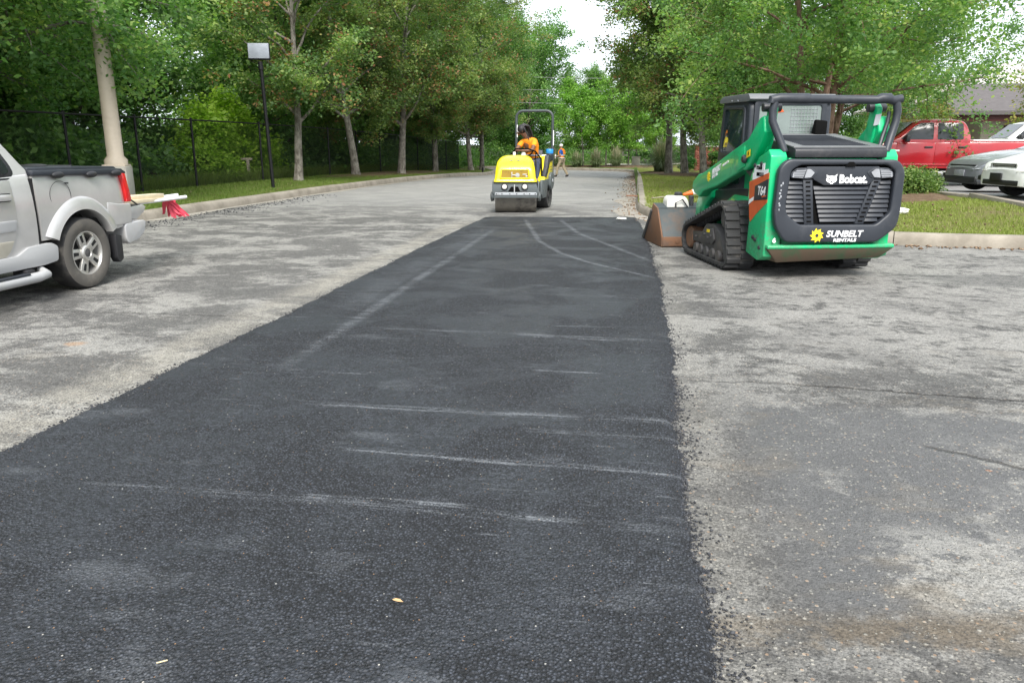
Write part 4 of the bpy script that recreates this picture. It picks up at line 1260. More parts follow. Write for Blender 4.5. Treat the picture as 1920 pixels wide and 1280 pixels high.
# standing seams on the front and left faces
x0, y0, x1, y1, z, h, ins, my = q
for k in range(30):
    x = x0 + .5 + k * .85
    if x > x1 - .3: break
    t = min(1, (x - x0) / ins, (x1 - x) / ins)
    a = Vector((x, y0, z)); b = Vector((x, y0 + (my - y0) * t, z + h * t))
    n_ = Vector((0, -h, my - y0)).normalized() * .02
    MB().tube([a + n_, b + n_], .022, 4).build('seam', M_SEAM, rf)
for k in range(20):
    y = y0 + .5 + k * .85
    if y > y1 - .3: break
    t = min(1, (y - y0) / (my - y0), (y1 - y) / (my - y0))
    a = Vector((x0, y, z)); b = Vector((x0 + ins * t, y, z + h * t))
    MB().tube([a + Vector((-.01, 0, .02)), b + Vector((-.01, 0, .02))], .022, 4).build('seam', M_SEAM, rf)
rp, q = hip('porch_roof', -3.2, -6.0, 7.0, 1.0, 2.75, 1.45, 2.6, M_SHING, bl)
rp2, q2 = hip('wing_roof', 2.2, -8.4, 14, -1.2, 2.7, 1.6, 2.4, M_SEAM, bl)
x0, y0, x1, y1, z, h, ins, my = q2
for k in range(14):
    x = x0 + .4 + k * .8
    if x > x1 - .3: break
    t = min(1, (x - x0) / ins, (x1 - x) / ins)
    MB().tube([(x, y0, z + .02), (x, y0 + (my - y0) * t, z + h * t + .02)], .022, 4).build('seam', M_SEAM, rp2)
box('porch_wall', (3.0, -3.2, 1.3), (6.6, 2.6, 2.6), M_STUC, bl)
box('wing_wall', (8.4, -5.0, 1.3), (10.2, 5.4, 2.55), M_STUC, bl)
box('porch_beam', (-.6, -5.6, 2.42), (4.6, .24, .3), M_MAROON, bl, .01)
for x in (-2.6, 1.5):
    box('column', (x, -5.6, 1.15), (.34, .34, 2.3), M_MAROON, bl, .02)
for x in (1.2, 4.4):
    w = box('window', (x, -4.52, 1.55), (1.0, .06, 1.1), M_MAROON, bl, .01)
    box('pane', (x, -4.56, 1.55), (.84, .03, .94), M_WIN, w)
box('door', (-.15, -3.6, 1.1), (.1, 1.4, 2.2), M_MAROON, bl, .01)
for y in (2, 5.5, 9):
    w = box('window', (-.02, y, 1.9), (.06, 1.2, 1.3), M_MAROON, bl, .01)
    box('pane', (-.06, y, 1.9), (.03, 1.05, 1.15), M_WIN, w)
# ------------------------------------------------------------------ compact track loader
def mat_green():
    g = G('loader_green')
    P = g.obj(); x, y, z = g.xyz(P)
    n = g.noise(P, 3.2, 5, 0.65); f = g.noise(P, 26, 4, 0.7)
    sc = g.noise(g.vec(x * 3, y * 3, z * 34), 1.0, 4, 0.7)
    k = g.sm(n * .55 + f * .45 + g.sm(z, .75, .2) * .14, .53, .70) * .5
    c = g.mix(k, (0, .42, .155), (.10, .135, .10))
    c = g.mix(g.sm(sc * .6 + f * .4, .64, .70) * .35, c, (.28, .40, .33))
    g.base(c).set(Roughness=g.sm(k, 0, .5, .34, .7))
    g.p.inputs['Coat Weight'].default_value = .25
    return g.mat
M_GREEN = mat_green()
M_PLAST = plain('dark_plastic', (.022, .026, .034), .46, dirt=.28, dirtcol=(.07, .072, .078), scale=4)
M_BLKMET = plain('black_metal', (.022, .023, .027), .42, dirt=.35, dirtcol=(.075, .07, .068), scale=5)
M_RUBBER = plain('dusty_rubber', (.030, .030, .031), .85, dirt=.75, dirtcol=(.12, .112, .10), scale=4, bump=.3)
M_STEELD = plain('dirty_steel', (.06, .058, .058), .6, dirt=.7, dirtcol=(.13, .105, .085), scale=4)
M_RUST = plain('rusty_steel', (.17, .085, .045), .85, dirt=.8, dirtcol=(.10, .075, .06), scale=3.5, bump=.3)
M_BUCK = plain('bucket_grey', (.034, .045, .047), .6, dirt=.65, dirtcol=(.14, .10, .075), scale=2.5)
M_WHITE = plain('white_print', (.80, .80, .80), .5)
M_YEL = plain('yellow_print', (.83, .62, .02), .5)
M_ORANGE = plain('orange_print', (.55, .10, .025), .45)
M_HOLE = plain('deep_black', (.004, .004, .004), .9, spec=.1)
M_GLASSD = plain('cab_glass', (.018, .032, .032), .06, spec=.9)
M_LENS = plain('lamp_lens', (.30, .31, .33), .15, spec=.8)
M_MUD = plain('muddy_belly', (.10, .07, .045), .85, dirt=.8, dirtcol=(.03, .10, .045), scale=2)

LD = thing('track_loader', 'green and black compact track loader seen from behind with bucket lowered', 'loader', (1.9716, 9.642, 0), R(14.5), None, 1.08)

def hull(circles, n=28):
    pts = []
    for cy, cz, r in circles:
        for k in range(n):
            a = 2 * math.pi * k / n
            pts.append((cy + r * math.cos(a), cz + r * math.sin(a)))
    pts = sorted(set((round(p[0], 5), round(p[1], 5)) for p in pts))
    def cr(o, a, b): return (a[0] - o[0]) * (b[1] - o[1]) - (a[1] - o[1]) * (b[0] - o[0])
    lo = []
    for p in pts:
        while len(lo) > 1 and cr(lo[-2], lo[-1], p) <= 0: lo.pop()
        lo.append(p)
    up = []
    for p in pts[::-1]:
        while len(up) > 1 and cr(up[-2], up[-1], p) <= 0: up.pop()
        up.append(p)
    return lo[:-1] + up[:-1]
def loop_samples(poly, n):
    P = np.array(poly + [poly[0]])
    d = np.concatenate([[0], np.cumsum(np.linalg.norm(np.diff(P, axis=0), axis=1))])
    s = np.linspace(0, d[-1], n, endpoint=False)
    return np.stack([np.interp(s, d, P[:, 0]), np.interp(s, d, P[:, 1])], 1), d[-1]
OUT = hull([(.14, .175, .15), (.30, .575, .185), (1.44, .225, .20)])
INN = hull([(.14, .175, .10), (.30, .575, .135), (1.44, .225, .15)])
lug_me = MB().prism([(-.032, 0), (.032, 0), (.022, .025), (-.022, .025)], 'x', -.075, .075).build('lug', M_RUBBER, None, bevel=0).data
bpy.data.objects.remove([o for o in bpy.data.objects if o.data == lug_me][0])
dl_me = MB().prism([(-.02, 0), (.02, 0), (.012, .05), (-.012, .05)], 'x', -.04, .04).build('drive_lug', M_RUBBER, None).data
bpy.data.objects.remove([o for o in bpy.data.objects if o.data == dl_me][0])
for sx in (-1, 1):
    cx = .68 * sx
    po, L = loop_samples(OUT, 88); pi_, _ = loop_samples(INN, 88)
    # belt: outer loop inset for the lugs
    b = MB()
    bo, _ = loop_samples(hull([(.14, .175, .135), (.30, .575, .165), (1.44, .225, .183)]), 88)
    b.frame([tuple(p) for p in bo], [tuple(p) for p in pi_], 'x', cx - .16, cx + .16)
    belt = b.build('track', M_RUBBER, LD, bevel=0, smooth=35)
    n = 42
    ps, L = loop_samples(hull([(.14, .175, .133), (.30, .575, .163), (1.44, .225, .181)]), n * 2)
    for k in range(n * 2):
        p, q0, q1 = ps[k], ps[k - 1], ps[(k + 1) % (n * 2)]
        t = q1 - q0; t /= np.linalg.norm(t)
        ang = math.atan2(t[1], t[0])
        o = mesh_obj('lug', lug_me, belt, (cx + (.08 if k % 2 else -.08) * sx, p[0], p[1]), (ang + math.pi, 0, 0))
    for k in range(0, 88, 2):
        p, q0, q1 = pi_[k], pi_[k - 1], pi_[(k + 1) % 88]
        t = q1 - q0; t /= np.linalg.norm(t)
        mesh_obj('drive_lug', dl_me, belt, (cx, p[0], p[1]), (math.atan2(t[1], t[0]), 0, 0))
    # undercarriage frame
    xo = cx + .17 * sx if False else cx
    fr = MB().prism([(.22, .18), (.30, .30), (.42, .40), (.62, .47), (.86, .45), (1.0, .34), (1.34, .31), (1.40, .25), (1.36, .19), (1.02, .20), (.98, .15), (.40, .15)], 'x', cx - .11, cx + .11)
    fo = fr.build('track_frame', M_STEELD, LD, bevel=.012)
    MB().prism([(.50, .30), (.58, .42), (.80, .40), (.92, .29), (.84, .23), (.56, .24)], 'x', cx + .11 * sx, cx + .135 * sx).build('cover_plate', M_STEELD, fo, bevel=.008)
    MB().prism([(.66, .365), (.75, .36), (.75, .395), (.66, .40)], 'x', cx + .134 * sx, cx + .139 * sx).build('warning_sticker', M_YEL, fo)
    for by, bz in ((.60, .33), (.70, .30), (.82, .33), (1.12, .27)):
        MB().lathe([(.016, 0), (.016, .015), (.008, .02), (0, .02)], 8, Matrix.Translation((cx + .132 * sx, by, bz)) @ Matrix.Rotation(R(90) * sx, 4, 'Y')).build('bolt', M_STEELD, fo)
    for ry in (.36, .56, .76, .96, 1.14):
        MB().lathe([(.03, -.14), (.062, -.14), (.07, -.12), (.07, -.06), (.05, -.05), (.05, .05), (.07, .06), (.07, .12), (.062, .14), (.03, .14)], 16,
                   Matrix.Translation((cx, ry, .125)) @ Matrix.Rotation(R(90), 4, 'Y')).build('track_roller', M_STEELD, LD, smooth=35)
    MB().lathe([(.03, -.12), (.12, -.12), (.14, -.10), (.14, .10), (.12, .12), (.05, .12), (.05, .14), (.0, .14)], 24,
               Matrix.Translation((cx, 1.44, .225)) @ Matrix.Rotation(R(90), 4, 'Y')).build('idler_wheel', M_RUST, LD, smooth=35)
    MB().lathe([(.03, -.12), (.08, -.12), (.092, -.10), (.092, .10), (.08, .12), (0, .12)], 20,
               Matrix.Translation((cx, .14, .175)) @ Matrix.Rotation(R(90), 4, 'Y')).build('idler_wheel', M_STEELD, LD, smooth=35)
    MB().lathe([(.03, -.10), (.11, -.10), (.13, -.08), (.13, .08), (.11, .10), (0, .10)], 20,
               Matrix.Translation((cx, .30, .575)) @ Matrix.Rotation(R(90), 4, 'Y')).build('sprocket', M_STEELD, LD, smooth=35)

# chassis
MB().prism([(-.50, .30), (-.30, .21), (1.30, .20), (1.62, .34), (1.62, .80), (.60, .88), (-.50, .88)], 'x', -.50, .50).build('chassis', M_BLKMET, LD, bevel=.02)
# green inner side skirts seen above the tracks
for sx in (-1, 1):
    MB().prism([(-.1, .40), (1.25, .40), (1.10, .66), (.72, .80), (-.1, .80)], 'x', .505 * sx, .52 * sx).build('side_skirt', M_GREEN, LD, bevel=.005)
# engine bay body (between the towers)
MB().prism([(-.52, .36), (-.53, 1.24), (.58, 1.24), (.58, .80), (.3, .36)], 'x', -.47, .47).build('engine_body', M_GREEN, LD, bevel=.01)
# side towers
tw = [(-.10, .24), (-.40, .19), (-.565, .25), (-.565, 1.26), (-.50, 1.33), (-.44, 1.30), (-.26, 1.245), (-.17, 1.15), (-.09, 1.06), (-.06, .93), (-.05, .81), (-.09, .79), (-.13, .6)]
for sx in (-1, 1):
    t = MB().prism(tw, 'x', .50 * sx, .672 * sx).build('side_tower', M_GREEN, LD, bevel=.014, seg=3)
    X0 = .672 * sx
    if sx < 0:
        # badge panel with orange sweep
        MB().prism([(-.075, .985), (-.56, 1.10), (-.56, .80), (-.50, .77), (-.30, .66), (-.17, .57), (-.14, .62), (-.10, .80)], 'x', X0, X0 - .004).build('badge_panel', M_ORANGE, t)
        MB().prism([(-.24, .95), (-.57, 1.04), (-.57, .835), (-.24, .80)], 'x', X0 - .0045, X0 - .008).build('badge_plate', M_PLAST, t, bevel=.002)
        MB().prism([(-.10, .75), (-.22, .80), (-.23, .84), (-.11, .80)], 'x', X0 - .0045, X0 - .0065).build('badge_glint', M_WHITE, t)
        text_obj('lettering', 'T64', .125, M_WHITE, t, (X0 - .0085, -.415, .905), (R(90), 0, R(-90)), .0028, .95, .12)
        MB().prism([(-.44, .845), (-.54, .86), (-.54, .875), (-.44, .86)], 'x', X0 - .0085, X0 - .0105).build('badge_stripe', M_ORANGE, t)
        for (ya, yb, z0, z1, tx) in ((-.18, -.44, 1.085, 1.155, 'P21650'), (-.15, -.53, 1.01, 1.08, '10013111')):
            sl = -.14
            MB().prism([(ya, z0), (yb, z0 - sl * (ya - yb)), (yb, z1 - sl * (ya - yb)), (ya, z1)], 'x', X0, X0 - .003).build('number_plate', M_WHITE, t)
            text_obj('lettering', tx, .052, M_HOLE, t, (X0 - .0042, (ya + yb) / 2, (z0 + z1) / 2 + .5 * .14 * (ya - yb)), (R(90), R(0), R(-90)), .002, .9, 0).rotation_euler = Matrix(((0, 0, -1), (-1, 0, 0), (0, 1, 0))).to_euler()
        for (by, bz) in ((-.36, 1.18), (-.20, 1.16), (-.46, .33), (-.28, .42), (-.34, .40)):
            MB().lathe([(.022, 0), (.022, .012), (.01, .02), (0, .02)], 10, Matrix.Translation((X0, by, bz)) @ Matrix.Rotation(R(-90), 4, 'Y')).build('bolt', M_BLKMET, t)
# letter orientation on the left flank: reading direction runs toward the rear... text x axis = -Y, up = Z
for o in [q for q in bpy.data.objects if q.name.startswith('lettering')]:
    o.rotation_euler = Matrix(((0, 0, -1), (-1, 0, 0), (0, 1, 0))).to_euler()

# rear bumper
MB().prism([(-.635, .335), (-.64, .365), (-.62, .375), (-.45, .375), (-.45, .335)], 'x', -.66, .70).build('rear_bumper', M_GREEN, LD, bevel=.008)
MB().add([(-.655, -.63, .333), (.695, -.63, .333), (.60, -.55, .225), (-.52, -.55, .185), (-.655, -.30, .333), (.695, -.30, .333), (.55, -.05, .19), (-.5, -.05, .17)],
         [(0, 1, 2, 3), (3, 2, 6, 7), (1, 5, 6, 2), (0, 3, 7, 4), (4, 7, 6, 5), (0, 4, 5, 1)]).build('belly_plate', M_MUD, LD, bevel=.006)

# ---- tailgate
YT = -.60
tg_o = [(-.53, 1.235), (-.615, 1.15), (-.635, .72), (-.61, .56), (-.50, .405), (.49, .395), (.69, .55), (.71, .72), (.71, 1.12), (.63, 1.225)]
tg_i = [(-.40, 1.175), (-.49, 1.12), (-.515, .78), (-.50, .69), (-.355, .585), (.46, .580), (.595, .70), (.60, .78), (.605, 1.11), (.52, 1.175)]
def edge_round(poly, r, n=3):
    out = []
    m = len(poly)
    for i in range(m):
        p = Vector(poly[i]); a = Vector(poly[i - 1]); b = Vector(poly[(i + 1) % m])
        da = (a - p); db = (b - p)
        q = min(r, da.length * .45, db.length * .45)
        p0 = p + da.normalized() * q; p1 = p + db.normalized() * q
        for k in range(n + 1):
            t = k / n
            out.append(tuple((p0 * (1 - t) ** 2 + p * 2 * t * (1 - t) + p1 * t * t)))
    return out
tg = MB().frame(edge_round(tg_o, .06), edge_round(tg_i, .035), 'y', YT + .02, YT - .065).build('tailgate', M_PLAST, LD, bevel=.022, seg=3)
MB().prism(edge_round(tg_i, .03), 'y', YT + .03, YT + .012).build('grille_back', M_HOLE, tg, loc=(0, -.012, 0))
# upper name bar
MB().prism([(-.33, 1.16), (.44, 1.16), (.39, 1.02), (.34, .975), (-.13, .975), (-.24, 1.03)], 'y', YT + .02, YT - .045).build('name_bar', M_PLAST, tg, bevel=.008)
MB().prism([(.07, 1.16), (.10, 1.205), (.15, 1.205), (.18, 1.16)], 'y', YT - .03, YT - .072).build('latch_recess', M_HOLE, tg, bevel=.005)
# lamps
def lampcl(s):
    m = 0.052
    pts = [(-.49, 1.05), (-.485, 1.10), (-.43, 1.145), (-.28, 1.15), (-.20, 1.10), (-.25, 1.045), (-.31, 1.035)]
    if s > 0: pts = [(2 * m - p[0], p[1]) for p in pts]
    h = MB().prism(edge_round(pts, .02), 'y', YT + .02, YT - .05).build('lamp_housing', M_PLAST, tg, bevel=.006)
    q = [(-.475, 1.055), (-.465, 1.105), (-.42, 1.13), (-.335, 1.135), (-.36, 1.05)]
    q2 = [(-.325, 1.135), (-.29, 1.135), (-.245, 1.10), (-.28, 1.055), (-.35, 1.05)]
    for w in (q, q2):
        if s > 0: w = [(2 * m - p[0], p[1]) for p in w]
        MB().prism(edge_round(w, .008, 2), 'y', YT - .05, YT - .058).build('lamp_lens', M_LENS, h)
    if s < 0:
        for k in range(5):
            MB().box((-.40 + .0 * k, YT - .0595, 1.062 + k * .017), (.115, .003, .004)).build('lens_rib', M_PLAST, h)
    else:
        for k in range(5):
            MB().box((.504, YT - .0595, 1.062 + k * .017), (.115, .003, .004)).build('lens_rib', M_PLAST, h)
lampcl(-1); lampcl(1)
# slats
SL = Matrix.Rotation(R(-28), 3, 'X')
for k in range(8):
    z = .945 - k * .046
    hw = .295 - k * .0085
    MB().box((.07 - .012 * k * 0, YT - .012, z), (hw * 2 - .01 * k, .018, .043), SL).build('slat', M_PLAST, tg, bevel=.004)
for k in range(9):
    z = 1.00 - k * .047
    x0 = -.50 if z > .68 else -.50 + (.68 - z) * 1.3
    x1 = -.325 + k * .006
    if x1 - x0 > .03:
        MB().box(((x0 + x1) / 2, YT - .012, z), (x1 - x0, .018, .043), SL).build('slat', M_PLAST, tg, bevel=.004)
    x1 = .59 if z > .70 else .59 - (.70 - z) * 1.3
    x0 = .475 - k * .018
    MB().box(((x0 + x1) / 2, YT - .012, z), (x1 - x0, .018, .043), SL).build('slat', M_PLAST, tg, bevel=.004)
for (xa, xb, w) in ((-.30, -.245, .10), (.43, .29, .095)):
    rl = MB().prism([(xa - w / 2, 1.03), (xa + w / 2, 1.03), (xb + w / 2, .585), (xb - w / 2, .585)], 'y', YT + .015, YT - .035).build('grille_rail', M_PLAST, tg, bevel=.006)
    for k in range(10):
        z = 1.005 - k * .0435; q = (1.03 - z) / .445
        MB().box((xa + (xb - xa) * q, YT - .0355, z), (.048, .003, .017)).build('slot', M_HOLE, rl)
# logo: white wild cat head and the name
cat = [(-.115, 1.08), (-.108, 1.05), (-.115, 1.035), (-.112, 1.02), (-.095, 1.005), (-.075, 1.0), (-.065, .988), (-.045, .988), (-.035, 1.0), (-.015, 1.008), (-.004, 1.022), (-.002, 1.035), (-.01, 1.05), (.0, 1.085), (-.03, 1.066), (-.06, 1.07), (-.085, 1.066)]
MB().prism(cat, 'y', YT - .045, YT - .049).build('cat_emblem', M_WHITE, tg)
for (px, pz, s) in ((-.08, 1.04, 1), (-.036, 1.038, -1)):
    MB().prism([(px - .014, pz + .008 * s), (px + .012, pz - .004), (px, pz - .010), (px - .010, pz - .006)], 'y', YT - .049, YT - .0505).build('emblem_eye', M_HOLE, tg)
MB().prism([(-.066, 1.015), (-.046, 1.015), (-.052, 1.004), (-.06, 1.004)], 'y', YT - .049, YT - .0505).build('emblem_nose', M_HOLE, tg)
text_obj('lettering', 'Bobcat.', .115, M_WHITE, tg, (.172, YT - .0465, 1.033), (R(90), 0, 0), .0045, .86, 0, .002)
def gear(name, cx, cz, r, parent, y):
    pts = []
    for k in range(9):
        a = 2 * math.pi * k / 9 + .2
        pts += [(cx + r * .66 * math.cos(a), cz + r * .66 * math.sin(a)), (cx + r * math.cos(a + .12), cz + r * math.sin(a + .12)), (cx + r * .72 * math.cos(a + .52), cz + r * .72 * math.sin(a + .52))]
    MB().prism(pts, 'y', y, y - .004).build(name, M_YEL, parent)
    MB().prism([(cx + r * .24 * math.cos(a * .5236), cz + r * .24 * math.sin(a * .5236)) for a in range(12)], 'y', y - .004, y - .0055).build('gear_hole', M_PLAST, parent)
gear('sun_gear_emblem', -.165, .475, .075, tg, YT - .065)
text_obj('lettering', 'SUNBELT', .088, M_WHITE, tg, (.125, YT - .0665, .487), (R(90), 0, 0), .0022, 1.06, .2, .002)
text_obj('lettering', 'RENTALS', .046, M_WHITE, tg, (.135, YT - .0665, .424), (R(90), 0, 0), .0014, 1.3, .15, .002)
text_obj('lettering', '6', .06, M_WHITE, LD, (-.585, YT - .006, .42), (R(90), 0, 0), .004, 1.1)
# scuffs of white paint on the left edge of the tailgate
rg = np.random.default_rng(8)
for k in range(9):
    z = 1.0 - k * .032 + rg.uniform(-.01, .01)
    MB().ell((-.582 + rg.uniform(-.014, .014), YT - .064, z), (.006 + .010 * rg.random(), .003, .010 + .008 * rg.random()), 7, 4).build('scuff_mark', M_LENS, tg)

# ---- hood (engine cover) with screen
hood = MB().prism([(-.60, 1.245), (-.60, 1.325), (-.57, 1.335), (.52, 1.475), (.56, 1.24)], 'x', -.44, .53).build('hood', M_BLKMET, LD, bevel=.012)
M_GREYP = plain('grey_hood_rim', (.13, .135, .14), .5, dirt=.4, dirtcol=(.2, .2, .2))
sl = math.atan2(.14, 1.09)
MB().frame([(-.44, -.565), (.53, -.565), (.53, .5), (-.44, .5)], [(-.30, -.50), (.40, -.50), (.36, .40), (-.33, .40)], 'z', 0, .018).build('hood_rim', M_GREYP, hood, bevel=.005, loc=(0, .0, 1.408), rot=(sl, 0, 0))
for k in range(19):
    y = -.485 + k * .047
    z = 1.335 + (y + .57) * .14 / 1.09
    MB().box((.035, y, z + .012), (.72, .02, .014)).build('screen_bar', M_PLAST, hood)
MB().prism([(.40, 1.44), (.52, 1.46), (.50, 1.66), (.44, 1.66)], 'x', .26, .40).build('air_box', M_HOLE, hood, bevel=.015, rot=(0, R(6), 0), loc=(-.17, 0, .02))

# ---- cab
cab = MB().prism(edge_round([(.57, .86), (.57, 1.80), (.66, 1.90), (1.30, 1.91), (1.42, 1.86), (1.55, 1.0), (1.60, .60), (1.50, .50), (.62, .60)], .05), 'x', -.47, .50).build('cab', M_PLAST, LD, bevel=.03, seg=3)
MB().prism(edge_round([(.50, 1.865), (.56, 1.925), (1.36, 1.93), (1.47, 1.885), (1.45, 1.855), (.55, 1.84)], .02), 'x', -.50, .52).build('cab_roof', M_GREYP, cab, bevel=.02, seg=3)
MB().prism(edge_round([(.70, 1.28), (.70, 1.76), (1.27, 1.78), (1.35, 1.28)], .05), 'x', -.470, -.482).build('side_window', M_GLASSD, cab, bevel=.004)
MB().frame(edge_round([(.655, 1.235), (.655, 1.80), (1.30, 1.82), (1.39, 1.235)], .06), edge_round([(.70, 1.28), (.70, 1.76), (1.27, 1.78), (1.35, 1.28)], .05), 'x', -.468, -.495).build('window_frame', M_PLAST, cab, bevel=.006)
MB().prism(edge_round([(.72, .92), (.72, 1.19), (1.38, 1.19), (1.46, .92)], .04), 'x', -.470, -.480).build('lower_glass', M_GLASSD, cab)
mirror_obj('side_window', [o for o in cab.children if o.name.startswith('side_window')][0], cab).location.x = .03
M_REARG = plain('lit_rear_glass', (.17, .205, .19), .10, spec=.8)  # opaque pane: light through the cab, reflections and dirt painted as pale colour
MB().prism(edge_round([(-.36, 1.49), (-.36, 1.80), (.37, 1.80), (.37, 1.49)], .03), 'y', .572, .560).build('rear_window', M_REARG, cab)
MB().frame(edge_round([(-.42, 1.44), (-.42, 1.85), (.43, 1.85), (.43, 1.44)], .04), edge_round([(-.36, 1.49), (-.36, 1.80), (.37, 1.80), (.37, 1.49)], .03), 'y', .574, .548).build('rear_window_frame', M_PLAST, cab, bevel=.006)
rwc = [o for o in cab.children if o.name.startswith('rear_window')][0]
for k in range(9):
    box('guard_wire', (.02 + k * .038, .556, 1.64), (.003, .003, .29), M_LENS, rwc)
for k in range(7):
    box('guard_wire', (.17, .556, 1.52 + k * .04), (.32, .003, .003), M_LENS, rwc)
MB().prism([(-.20, 1.71), (-.07, 1.73), (-.13, 1.80)], 'y', .558, .555).build('warning_triangle', M_ORANGE, rwc)
for (y, z) in ((.86, 1.865), (1.05, 1.87)):
    MB().ell((-.502, y, z - .005), (.006, .012, .012), 8, 5).build('roof_bolt', M_LENS, cab)

# ---- lift arms
arm = [(-.36, 1.50), (-.31, 1.66), (-.22, 1.64), (.05, 1.43), (1.42, 1.025), (1.60, 1.0), (1.78, .91), (1.81, .84), (1.74, .76), (1.52, .72), (1.38, .80), (.92, .885), (.15, 1.10), (.05, 1.10), (-.05, 1.15), (-.20, 1.30)]
for sx in (-1, 1):
    a = MB().prism(arm, 'x', .55 * sx, .675 * sx).build('lift_arm', M_GREEN, LD, bevel=.016, seg=3)
    MB().prism([(1.40, .90), (1.80, .86), (1.95, .60), (1.98, .30), (1.72, .30), (1.62, .60), (1.42, .72)], 'x', .44 * sx, .56 * sx).build('arm_foot', M_GREEN, a, bevel=.014)
    # raised gusset
    MB().prism([(.10, 1.36), (.36, 1.29), (.36, 1.10), (.25, 1.085), (.07, 1.14)], 'x', .675 * sx, .687 * sx).build('gusset', M_GREEN, a, bevel=.006)
    MB().lathe([(.045, 0), (.045, .02), (.03, .035), (0, .035)], 14, Matrix.Translation((.687 * sx, .06, 1.22)) @ Matrix.Rotation(R(90) * sx, 4, 'Y')).build('pivot_pin', M_BLKMET, a)
    # upper link standing at the rear
    MB().prism([(-.20, 1.26), (-.29, 1.45), (-.33, 1.74), (-.28, 1.785), (-.20, 1.78), (-.15, 1.60), (-.10, 1.30)], 'x', .525 * sx, .590 * sx).build('rear_link', M_GREEN, LD, bevel=.02, seg=3)
    MB().tube([(.47 * sx, -.24, 1.74), (.66 * sx, -.24, 1.74)], .045, 12).build('link_pin', M_BLKMET, LD, bevel=.006)
    cyl('lift_cylinder', (.60 * sx, -.30, .95), (.60 * sx, .30, 1.18), .045, M_BLKMET, LD)
    MB().tube([(.44 * sx, .55, .95), (.44 * sx, .2, 1.0), (.48 * sx, .0, .84), (.46 * sx, .1, .7)], .018, 8).build('hydraulic_hose', M_RUBBER, LD)
    if sx < 0:
        y0 = .70
        MB().prism([(.02, 1.30), (-.07, 1.325), (-.07, 1.255), (.02, 1.23)], 'x', -.687, -.690).build('warning_sticker', M_YEL, a)
        MB().prism([(-.01, 1.29), (-.03, 1.30), (-.04, 1.265), (-.015, 1.255)], 'x', -.690, -.6915).build('sticker_symbol', M_HOLE, a)
        # decal
        pts = []
        for k in range(9):
            q = 2 * math.pi * k / 9
            pts += [(1.20 + .040 * math.cos(q), .985 + .040 * math.sin(q)), (1.20 + .062 * math.cos(q + .25), .985 + .062 * math.sin(q + .25))]
        MB().prism(pts, 'x', -.675, -.679).build('sun_gear_emblem', M_YEL, a)
        sl_ = math.atan2(-.40, 1.37)
        MT = Matrix(((0, 0, -1), (-1, 0, 0), (0, 1, 0)))
        rotm = Matrix.Rotation(-sl_, 3, 'X').inverted() @ MT
        text_obj('lettering', 'SUNBELT', .085, M_WHITE, a, (-.6765, .95, 1.075), rotm.to_euler(), .005, .80, .2)
        text_obj('lettering', 'RENTALS', .045, M_WHITE, a, (-.6765, .99, 1.005), rotm.to_euler(), .003, 1.0, .2)
        text_obj('lettering', '800.508.4760', .034, M_WHITE, a, (-.6765, .66, 1.155), rotm.to_euler(), .001, 1.0, .1).hide_render = False
    else:
        MB().prism([(.50, 1.56), (.56, 1.57), (.575, 1.68), (.515, 1.67)], 'y', -.325, -.332).build('paper_label', M_LENS, LD)
cyl('cross_tube', (-.56, 1.72, .50), (.56, 1.72, .50), .06, M_GREEN, LD)
# rear hoop
def hp(x0):
    return [(x0 * .93, -.50, 1.30), (x0 * 1.02, -.46, 1.44), (x0 * 1.13, -.42, 1.60), (x0 * 1.14, -.42, 1.70), (x0 * 1.10, -.42, 1.80)]
for sx in (-1, 1):
    pts = [(p[0] + .03, p[1], p[2]) for p in hp(.58 * sx)]
    MB().tube(pts, [.038, .040, .039, .039, .039], 10).build('hoop_leg', M_PLAST, LD)
    MB().tube([(p[0] - .052 * sx, p[1] + .06, p[2]) for p in pts[:4]], .020, 8).build('hoop_brace', M_PLAST, LD)
cx = .03
MB().tube([(cx - .68, -.42, 1.775), (cx - .68, -.42, 1.805), (cx - .60, -.42, 1.82), (cx - .30, -.42, 1.82), (cx - .27, -.42, 1.815), (cx + .42, -.42, 1.81), (cx + .47, -.42, 1.825), (cx + .56, -.42, 1.825), (cx + .60, -.42, 1.805), (cx + .69, -.42, 1.825)],
          [.042, .046, .05, .052, .043, .043, .052, .052, .045, .042], 14).build('hoop_bar', M_PLAST, LD)

# ---- bucket
bk = [(2.10, .04), (2.14, .0), (2.20, -.0), (2.98, .005), (2.98, .025), (2.22, .03), (2.13, .14), (2.38, .52), (2.62, .57), (2.61, .59), (2.36, .545), (2.11, .16)]
BW = .95
bu = MB()
bu.prism([(2.085, .155), (2.11, .15), (2.40, .55), (2.37, .565)], 'x', -BW, BW)
bko = bu.build('bucket', M_BUCK, LD, bevel=.006)
bko.scale = (1, 1, .91)
MB().prism([(2.08, .02), (2.12, .0), (2.16, .0), (2.135, .16), (2.08, .16)], 'x', -BW, BW).build('heel_plate', M_RUST, bko, bevel=.006)
MB().prism([(2.14, .0), (3.0, .005), (3.0, .022), (2.16, .03)], 'x', -BW, BW).build('floor_plate', M_RUST, bko)
MB().prism([(2.37, .535), (2.66, .60), (2.65, .62), (2.36, .565)], 'x', -BW, BW).build('top_lip', M_BUCK, bko, bevel=.004)
for sx in (-1, 1):
    MB().prism([(2.09, .01), (3.02, .005), (3.05, .06), (2.70, .46), (2.60, .615), (2.37, .565), (2.09, .16)], 'x', BW * sx, (BW + .018) * sx).build('side_plate', M_RUST, bko, bevel=.004)
    MB().prism([(3.00, .0), (3.06, .05), (2.66, .52), (2.60, .50)], 'x', (BW - .03) * sx, (BW + .035) * sx).build('side_cutter', M_STEELD, bko, bevel=.006)
MB().tube([(-.62, 2.14, .24), (-.30, 2.11, .19)], .012, 6).build('back_rib', M_BLKMET, bko)
